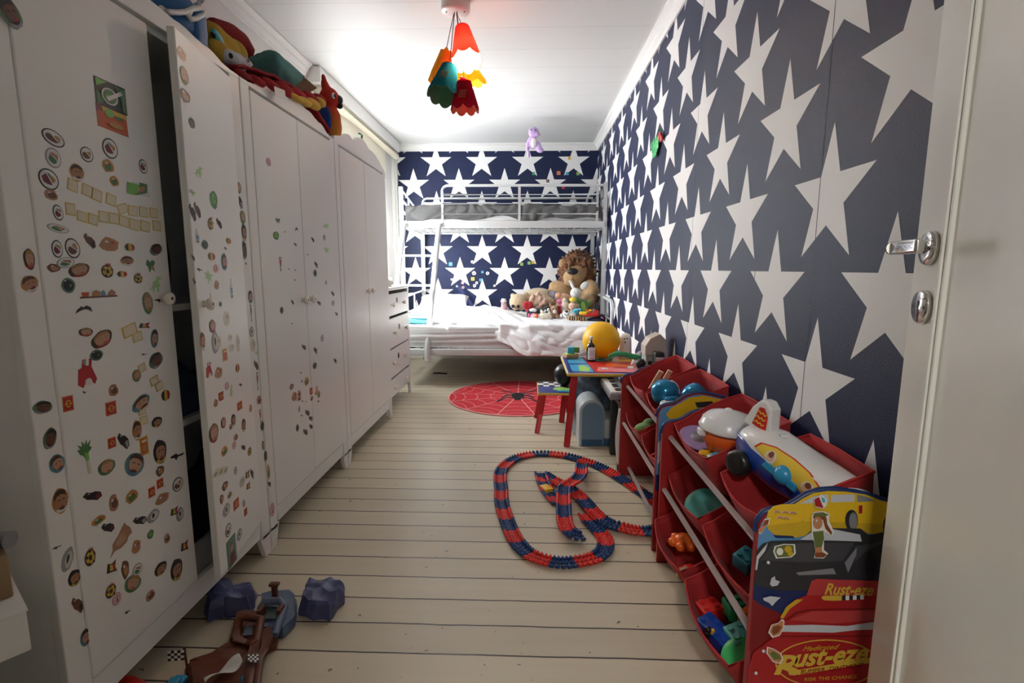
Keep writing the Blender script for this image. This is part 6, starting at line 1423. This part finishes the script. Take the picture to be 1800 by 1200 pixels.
for i, (a, c) in enumerate((('s_food', 's_tan'), ('s_tan', 's_brown'), ('s_halo_orange', 's_green'), ('s_brown', 's_food'))):
    smesh('f', [(a, el(0, 0, 1, 1, 13, .32, i + 11)), (c, el(.04, -.06, .60, .54, 10, .3, i + 4)), ('s_white', el(-.14, .18, .20, .16, 8, .2, i)), ('s_red', el(.16, .14, .18, .16, 8))])
for i, (a, c) in enumerate((('s_dark', 's_maroon'), ('s_brown', 's_dark'), ('s_dark', 's_grey'), ('s_halo_green', 's_dark'))):
    smesh('D', [(a, [(-.5, .30), (-.28, .5), (-.05, .30), (.18, .26), (.46, .02), (.5, -.36), (.22, -.5), (-.04, -.26), (-.30, -.08)] if i < 3 else el(0, 0, 1, 1, 16, .1, 2)), (c, [(.06, -.02), (.40, -.04), (.42, -.34), (.22, -.42)] if i < 3 else el(0, 0, .74, .76, 14, .1, 5)), ('s_white', [(-.30, .30), (-.18, .36), (-.12, .26)]), (a, el(.12, .0, .16, .2, 8))])
smesh('G', [('s_glow', [(-.5, -.36), (-.20, -.10), (-.16, .16), (.08, .26), (.16, .5), (.46, .46), (.44, .28), (.26, .24), (.30, .0), (.40, -.14), (.24, -.16), (.22, -.5), (.10, -.5), (.06, -.20), (-.08, -.22), (-.12, -.5), (-.22, -.5), (-.20, -.22)])])
smesh('G', [('s_glow', [(-.5, .40), (-.20, .26), (-.06, .5), (.10, .20), (.5, .16), (.20, -.02), (.26, -.36), (.02, -.14), (-.06, -.5), (-.16, -.08), (-.44, -.10), (-.24, .10)])])
smesh('g', [('s_green', el(0, 0, 1, 1, 14, .25, 3)), ('s_lime', el(.0, .04, .62, .62, 12, .2, 2)), ('s_green', el(.1, .1, .2, .2, 8))])
smesh('g', [('s_green', [(-.5, .1), (-.3, .5), (-.05, .2), (.2, .44), (.5, .3), (.3, -.05), (.4, -.4), (.05, -.2), (-.2, -.5), (-.25, -.1)]), ('s_food', el(.12, -.1, .36, .3, 8))])
smesh('O', [('s_orange', [(-.5, -.46), (.46, -.5), (.5, .46), (-.46, .5)]), ('s_red', [(-.38, -.36), (.36, -.38), (.38, .36), (-.36, .38)]), ('s_yellow', el(0, 0, .50, .50, 14)), ('s_red', el(0, 0, .34, .34, 12)), ('s_yellow', [(-.34, -.03), (.34, -.03), (.34, .03), (-.34, .03)]), ('s_orange', el(0, 0, .14, .14, 8))])
smesh('F', [('s_dark', [(-.5, -.2), (-.3, .5), (.1, .3), (.5, .44), (.36, -.1), (.5, -.5), (.0, -.34)]), ('s_yellow', [(-.2, -.16), (-.12, .34), (.12, .22), (.14, -.26)]), ('s_red', [(.14, .22), (.42, .34), (.32, -.10), (.38, -.40), (.14, -.26)])])
smesh('F', [('s_yellow', el(0, 0, 1, .9, 14, .2, 7)), ('s_dark', [(-.5, .05), (-.36, .36), (-.14, .40), (-.16, -.40), (-.4, -.3)]), ('s_red', [(.16, .40), (.40, .26), (.46, -.1), (.34, -.34), (.16, -.40)])])
smesh('B', [('s_dark', el(0, -.04, .96, .92, 16)), ('s_yellow', el(0, -.04, .80, .76, 16)), ('s_dark', [(.16 * math.sin(2 * PI * k / 5), -.04 + .18 * math.cos(2 * PI * k / 5)) for k in range(5)])] + [('s_dark', el(.36 * math.sin(2 * PI * (k + .0) / 5), -.04 + .36 * math.cos(2 * PI * k / 5), .20, .18, 6)) for k in range(5)] + [('s_red', [(-.2, .40), (-.14, .54), (-.04, .42), (.04, .56), (.12, .42), (.24, .52), (.22, .36)])])
smesh('C', [('s_yellow', [(-.5, -.46), (.46, -.5), (.5, .46), (-.46, .5)]), ('s_cream', [(-.42, -.38), (.38, -.42), (.42, .38), (-.38, .42)])])
smesh('L', [('s_green', [(-.5, .30), (-.30, .28), (-.44, .44), (-.16, .34), (-.14, .5), (.02, .36), (.20, .5), (.18, .34), (.46, .46), (.32, .30), (.5, .22), (.22, .12), (.16, -.06), (.02, -.06), (-.14, .08), (-.34, .14)]), ('s_cream', [(.0, -.04), (.18, -.04), (.26, -.34), (.22, -.5), (.06, -.5), (.04, -.3)]), ('s_lime', [(-.10, .14), (.20, .14), (.19, -.10), (.0, -.10)])])
smesh('K', [('s_tan', [(-.5, -.5), (-.36, -.28), (-.34, -.04), (-.06, .18), (.10, .38), (.24, .5), (.30, .36), (.44, .20), (.5, -.06), (.34, -.12), (.24, -.30), (-.02, -.38), (-.26, -.34)]), ('s_skin', [(-.26, -.10), (.04, .16), (.28, .10), (.20, -.18), (-.08, -.28)]), ('s_food', [(.06, .0), (.28, .02), (.30, .24)])])
smesh('R', [('s_pink', el(0, 0, 1, 1, 18)), ('s_white', el(0, 0, .80, .80, 18)), ('s_pink', el(0, 0, .66, .66, 16)), ('s_white', el(0, 0, .44, .44, 14)), ('s_red', [(-.10, -.2), (.10, -.2), (.04, .22), (-.04, .22)])])
smesh('S', [('s_brown', [(-.5, -.40), (.5, -.44), (.5, -.30), (-.5, -.26)]), ('s_orange', [(-.44, -.26), (-.28, -.26), (-.26, .12), (-.46, .12)]), ('s_food', [(-.20, -.27), (.02, -.28), (.02, .10), (-.08, .28), (-.18, .14)]), ('s_blue', [(.06, -.28), (.16, -.28), (.15, .10), (.10, .24), (.06, .10)]), ('s_tan', [(.22, -.29), (.42, -.29), (.44, -.02), (.34, .26), (.24, -.02)])])
smesh('N', [('s_yellow', [(-.5, -.5), (.5, -.5), (.5, .5), (-.5, .5)]), ('s_orange', [(-.40, -.42), (.40, -.42), (.40, .42), (-.40, .42)]), ('s_food', el(0, -.1, .5, .4, 10)), ('s_cream', [(-.3, .2), (.3, .2), (.3, .34), (-.3, .34)])])
smesh('q', [('s_red', [(-.14, .5), (.04, .5), (-.02, .26), (.16, .26), (.20, .5), (.34, .48), (.28, .20), (.5, -.28), (.36, -.46), (.16, -.30), (-.10, -.32), (-.26, -.5), (-.5, -.36), (-.40, .18), (-.22, .22)]), ('s_white', el(.04, -.32, .38, .26, 10)), ('s_grey', [(-.16, .32), (-.02, .32), (-.02, .5), (-.14, .5)])])
smesh('V', [('s_dark', [(-.5, -.5), (.5, -.5), (.5, .5), (-.5, .5)]), ('s_green', [(-.46, .06), (-.20, -.20), (-.42, -.46), (-.46, -.46)]), ('s_lime', [(-.46, .46), (-.1, .46), (-.46, .18)]), ('s_green', [(.1, .46), (.46, .40), (.46, -.46), (.34, -.40), (.30, .1)]), ('s_white', el(-.06, -.04, .52, .60, 18)), ('s_green', el(-.06, -.04, .42, .50, 16)), ('s_lime', el(-.10, -.08, .20, .2, 8, .3)), ('s_white', [(-.20, -.12), (-.12, -.22), (.36, .20), (.30, .30)])])
smesh('T', [('s_orange', [(-.5, -.42), (.5, -.5), (.48, .42), (-.5, .5)]), ('s_yellow', [(-.46, .26), (.46, .20), (.45, .38), (-.46, .46)]), ('s_maroon', [(-.5, .5), (-.5, .16), (-.30, .26), (-.34, .48)]), ('s_lime', el(-.10, .22, .30, .34, 12, .2)), ('s_green', el(.22, .14, .28, .14, 8, .3)), ('s_halo_orange', el(.1, -.2, .5, .26, 10, .3))])
smesh('W', [('s_white', [(-.5, -.3), (.5, -.36), (.44, .40), (-.2, .44)]), ('s_lime', [(-.5, -.36), (-.14, -.40), (.10, .30), (-.44, .34)]), ('s_green', [(-.16, -.40), (.36, -.12), (.40, .44), (.06, .46), (.04, .0)]), ('s_food', [(-.02, -.26), (.26, .0), (.28, .30), (.06, .20)])])
smesh('M', [('s_dark', [(-.5, -.4), (-.40, .0), (-.12, .36), (.0, .22), (.2, .40), (.44, .16), (.5, -.36), (.26, -.06), (.02, -.0), (-.28, -.18)])])
smesh('U', [('s_dark', [(-.5, .28), (-.1, .34), (.0, .1), (.5, .0), (.36, -.18), (.0, -.1), (-.14, -.40), (-.24, -.04), (-.5, .08)])])
smesh('E', [('s_cream', el(0, 0, 1, 1, 14, .12, 4)), ('s_ghost', el(0, 0, .7, .72, 12, .2, 4)), ('s_grey', el(.1, .1, .26, .3, 8, .3))])
smesh('A', [('s_grey', el(0, 0, 1, 1, 14, .22, 6)), ('s_ghost', el(.05, 0, .66, .7, 12, .2, 2)), ('s_dark', el(-.05, .05, .24, .4, 9, .4, 2))])
smesh('b', [('s_ghost', [(-.3, -.5), (.3, -.5), (.32, .14), (.12, .30), (.12, .5), (-.12, .5), (-.12, .30), (-.32, .14)]), ('s_blue', [(-.28, -.26), (.28, -.26), (.28, .04), (-.28, .04)]), ('s_teal', [(-.24, -.48), (.24, -.48), (.24, -.32), (-.24, -.32)])])
smesh('Z', [('s_cream', [(-.5, .1), (-.2, .5), (.5, -.1), (.3, -.5)]), ('s_grey', [(-.38, .12), (-.26, .32), (-.16, .2), (-.28, .0)]), ('s_grey', [(-.1, -.05), (.02, .16), (.12, .06), (.02, -.14)]), ('s_grey', [(.18, -.24), (.28, -.06), (.38, -.16), (.28, -.36)])])
smesh('I', [('s_green', [(-.5, -.5), (.5, -.5), (.5, .5), (-.5, .5)]), ('s_teal', [(-.40, -.42), (.40, -.42), (.40, .44), (-.40, .44)]), ('s_maroon', [(-.34, -.42), (.34, -.42), (.22, -.02), (-.2, -.04)]), ('s_skin', el(0, .14, .34, .30, 12)), ('s_hair', [(-.18, .18), (0, .34), (.18, .18), (.1, .24), (-.1, .24)])])
smesh('Y', [('s_brown', [(-.1, -.5), (.1, -.5), (.06, -.2), (.16, .0), (.3, .5), (-.2, .5), (-.16, .1), (-.06, -.2)]), ('s_red', [(-.16, .1), (.18, .05), (.22, .26), (-.18, .3)]), ('s_white', el(.02, .38, .24, .2, 8))])
D1L = []; D2L = []; STL = []; W2L = []
def C_(ox, oy, k, txt, out):
    """typ x y w h [turn] measured in a close-up of the photograph with scale k and corner ox, oy"""
    for r in txt.split(';'):
        q = r.split()
        if not q: continue
        x, y, w, h = map(float, q[1:5]); out.append((q[0], ox + x / k, oy + y / k, w / k, h / k, float(q[5]) if len(q) > 5 else 0))
C_(0, 0, 3.333, 'H 60 75 130 175 30;V 650 565 176 158;T 660 705 172 140;P 312 808 132 92 -15;P 312 925 90 116;P 285 1050 118 122 -25;f 300 1140 82 64;P 508 905 74 88;P 645 870 88 118 -15;f 632 972 66 76;P 838 975 48 82;H 450 1010 84 100;f 668 1062 52 62;W 810 1110 136 92', D1L)
C_(0, 0, 3.333, 'C 425 1085 62 74 -10;C 510 1115 62 72 -12;C 567 1142 62 72 -12;C 650 1170 60 68 -10', D1L)
C_(0, 360, 3.333, 'C 412 25 60 74;C 480 68 60 62 -8;C 545 85 60 66 -8;C 605 70 56 68;C 668 80 60 66;C 725 95 56 64 -8;C 785 115 56 66 -8;C 850 125 56 66 -5;C 918 122 50 62;C 718 22 60 56 20;C 778 35 56 62;C 840 42 52 62;C 900 48 48 60', D1L)
C_(0, 360, 3.333, 'P 340 45 58 92 10;P 340 138 128 50 -8;P 335 258 64 104;P 425 254 86 120 15;D 525 212 66 90;f 640 232 112 84;F 760 248 60 50;H 915 262 76 66 20;H 177 318 68 122;P 385 338 110 62 10;f 315 368 80 52;H 465 382 132 76 12;B 628 385 74 84;F 715 405 60 40;B 808 430 52 60;H 745 327 78 56;g 883 358 54 80;H 180 462 108 96 20;D 400 472 84 90;S 580 515 220 66;G 910 465 80 92;H 865 575 60 132;U 940 560 66 30;M 490 612 100 54;H 503 745 86 50 -5;H 598 785 136 92 20;C 760 735 90 70 15;C 805 772 60 58 10;F 845 708 66 36;H 905 782 44 112 -10;D 565 880 80 66;U 845 875 34 16;q 508 985 116 166;H 915 910 88 90 25;H 800 1000 52 72;C 832 955 46 50 15;C 905 1030 52 54 15;C 932 1062 46 52 15;f 665 1085 62 72;F 970 1115 52 72;U 495 1098 20 26', D1L)
C_(0, 700, 2.4, 'O 287 22 48 68;H 185 38 88 56 -10;O 468 42 48 60;H 595 20 80 60 20;C 608 20 34 44;C 600 52 34 36;C 606 92 34 36;H 215 170 60 92 -20;H 245 275 66 82 20;H 258 432 74 110;L 362 250 64 150;D 390 412 82 56;H 450 290 76 66;H 568 278 86 98 -35;H 578 135 42 86;N 608 200 36 80;D 520 180 48 82;O 472 187 36 46;H 662 100 46 46;H 675 225 58 106;U 750 242 60 40;f 675 305 36 46;P 750 362 46 60;O 640 395 30 44;O 675 358 30 40;f 685 422 60 46;f 480 440 44 76;f 555 415 54 56;D 590 515 60 50;A 648 495 56 52;F 735 478 34 38;A 760 488 34 58;f 415 515 62 36;D 455 545 56 56;K 508 590 106 112;f 575 625 40 60;g 635 573 30 36;f 705 590 28 42;F 778 625 34 46;U 245 628 40 18;A 290 680 52 98 -20;B 380 668 50 78;H 318 757 58 72;F 470 715 46 54;f 528 720 34 86;P 580 722 46 52;H 678 718 56 56;H 745 722 54 96;H 560 780 78 72 -30;B 467 810 50 62;R 492 845 42 54;f 635 830 44 44;U 538 900 26 20;D 330 872 48 90;H 365 1007 48 76', D1L)
C_(270, 0, 3.637, 'f 178 343 58 78;H 195 483 54 112;f 200 610 66 86;H 245 788 40 66', D2L)
C_(280, 300, 3, 'G 205 5 50 60;G 175 115 40 36;g 287 153 40 90;D 175 220 34 92;D 200 208 34 84;B 270 278 28 66;D 315 278 28 56;b 200 343 26 74;D 240 390 36 50;F 365 370 24 36;U 350 410 14 24;D 178 458 18 36;F 275 452 38 46;H 342 480 30 92;R 298 515 26 44;U 213 522 28 26;G 262 560 50 70;U 185 585 14 60;f 303 603 24 50;b 380 620 18 106;b 273 690 28 92;D 322 703 16 28;E 355 780 34 82;H 280 820 34 70;A 295 905 36 120;H 228 898 28 98;E 310 905 34 80;E 375 880 20 36;E 415 910 20 96;E 383 932 26 40;N 346 970 24 66;q 262 1050 34 84;f 313 1065 40 62;F 412 1040 20 50;U 430 1128 16 30;R 357 1135 22 42;G 378 1160 20 62;O 325 1185 28 40', D2L)
C_(300, 680, 3.43, 'O 305 55 28 56;f 272 97 26 50;O 416 113 32 52;f 482 128 16 50;H 260 278 60 116;H 318 215 32 66;H 378 198 28 74;f 362 240 20 36;H 440 230 26 82;f 393 302 28 40;R 383 350 24 48;D 438 365 24 46;B 475 387 24 52;f 323 388 40 60;Z 300 512 112 84;A 392 503 20 50;F 463 530 26 52;D 490 523 20 80;f 327 595 38 56;F 468 598 24 50;E 432 572 36 62;f 308 675 24 60;f 355 652 28 36;O 395 705 36 66;R 442 702 16 44;A 337 740 46 74;O 452 752 20 46;P 348 862 40 82;A 416 888 34 70;I 368 990 58 182', D2L)
C_(280, 300, 3, 'H 420 90 22 60;D 423 160 30 82;H 440 245 28 72;H 447 325 26 90;H 448 420 28 100;U 458 490 10 20;H 480 665 24 70;Y 484 750 14 90;A 488 850 24 56;E 495 920 28 76;G 513 960 20 24;D 510 1025 22 62;Y 518 1110 18 100', STL)
C_(300, 680, 3.43, 'f 533 78 28 56;Y 540 175 18 82;D 552 235 24 60;f 557 350 14 60;H 572 417 20 66;f 590 515 16 96;D 595 585 18 46;R 612 740 30 82', STL)
C_(430, 380, 2.857, 'g 167 22 24 28;g 158 97 30 40;U 202 78 9 9;M 260 66 14 28;D 342 117 15 28;A 401 107 14 30;G 405 47 40 24;D 254 141 13 18;G 413 170 30 30;Y 180 240 24 72;D 359 243 17 36;D 354 285 17 36;U 223 265 9 10;U 255 270 9 12;U 254 320 9 12;U 318 192 8 10;A 410 333 9 24;D 442 388 15 28;A 445 436 15 28;D 240 431 13 28;D 374 436 19 28;D 186 472 17 36;D 461 490 13 24;U 239 539 9 12;A 391 612 15 36;D 297 657 21 34;D 356 674 17 42;D 352 750 21 34;D 455 725 13 30;U 284 785 9 14;b 287 825 12 16;f 311 830 22 44;f 236 855 20 30;f 250 905 26 46;f 274 890 17 34;O 334 878 15 36;R 362 870 12 42;f 372 895 14 38;U 291 928 9 14;U 310 930 7 10;A 275 968 11 30;U 287 1000 9 18;D 315 987 22 42;D 332 1015 21 34;D 265 1062 15 38;D 333 1056 17 34;D 305 1083 22 44', W2L)
C_(270, 0, 3.637, 'R 735 1035 30 52', W2L)
W2L += [('f', 548, 700, 5, 8, 0), ('f', 556, 690, 5, 8, 0), ('f', 526, 700, 6, 8, 0), ('U', 560, 705, 4, 6, 0)]
cnt = {}
def place(par, lst, xoff, M=None, count=True):
    """lst on the plane of a wardrobe front; M maps the closed position to an opened door"""
    out = []
    for typ, u, v, w, h, rot in lst:
        out.append((w * h, typ, u, v, w, h, rot))
    return out
def sticker_pose(u, v, w, h, plane):
    """centre, width and height in metres on a vertical plane given by a point and its along-direction"""
    O, D = plane; n = Vector((D.y, -D.x, 0)).normalized()          # normal into the room
    if n.x < 0: n = -n
    def hit(a, b_): d = _ray(a, b_); e0 = Vector((0, 0, EYE)); return e0 + d * ((O - e0).dot(n) / d.dot(n))
    c = hit(u, v); wl = (hit(u + w / 2, v) - hit(u - w / 2, v)).dot(D); hl = (hit(u, v - h / 2) - hit(u, v + h / 2)).z
    return c, abs(wl), abs(hl), n
FR = .0002
pl_closed = (Vector((XF + FR, 0, 0)), Vector((0, 1, 0)))
pl_stile = (Vector((XF - .002 + FR, 0, 0)), Vector((0, 1, 0)))
dA = D1[1]; ang = .17
hin = Vector((XF - .019, 1.693, 0)); Dv = Vector((-math.sin(ang), math.cos(ang), 0)); Nv = Vector((math.cos(ang), math.sin(ang), 0))
pl_ajar = (hin + Nv * (.019 + FR), Dv)
jobs = []
for lst, plane, par in ((D1L, pl_closed, 'D1'), (D2L, pl_ajar, 'D2'), (STL, pl_stile, 'ST')):
    for s in lst: jobs.append((s[3] * s[4], s, plane, par))
jobs.sort(key=lambda j: -j[0])
bpy.context.view_layer.update()
kid = {}
stile = [o for o in W1.children if o.name.startswith('stile')][1]
def pose_matrix(s, plane):
    typ, u, v, w, h, rot = s; c, wl, hl, n = sticker_pose(u, v, w, h, plane); D = plane[1]
    R = Matrix((tuple(D), (0, 0, 1), tuple(n))).transposed().to_4x4()
    i = kid.get(typ, 0); kid[typ] = i + 1
    me = STK[typ][i % len(STK[typ])]
    return me, Matrix.Translation(c) @ R @ Matrix.Rotation(math.radians(rot), 4, 'Z') @ Matrix.Diagonal((wl, hl, 1, 1)), c
def inside(c, a0, a1, z0=.155, z1=1.648): return a0 < c.y < a1 and z0 < c.z < z1
rest = MB('s_dark'); used = 0
for area, s, plane, par in jobs:
    me, Mx, c = pose_matrix(s, plane)
    parent = {'D1': D1[0], 'D2': D1[1], 'ST': stile}[par]
    if par == 'D1':
        y = c.y
        if y < .974: parent = [o for o in W1.children if o.name.startswith('stile')][0]; Mx = Matrix.Translation((-.002, 0, 0)) @ Mx
    if used < 100:
        o = bpy.data.objects.new('sticker', me); COL.objects.link(o); o.parent = parent; o.matrix_parent_inverse = Matrix.Identity(4)
        o.matrix_basis = parent.matrix_world.inverted() @ Mx; used += 1
    else:
        for p in me.polygons:
            rest.m(me.materials[p.material_index]); rest.add([Mx @ me.vertices[i].co for i in p.vertices], [tuple(range(len(p.vertices)))], False)
o = rest.build('small_stickers', W1, offset=E1, fix=False); o['kind'] = 'stuff'
for s in W2L:
    me, Mx, c = pose_matrix(s, pl_closed)
    parent = D2[0] if c.y < 2.1635 else D2[1]
    o = bpy.data.objects.new('sticker', me); COL.objects.link(o); o.parent = parent; o.matrix_basis = parent.matrix_world.inverted() @ Mx
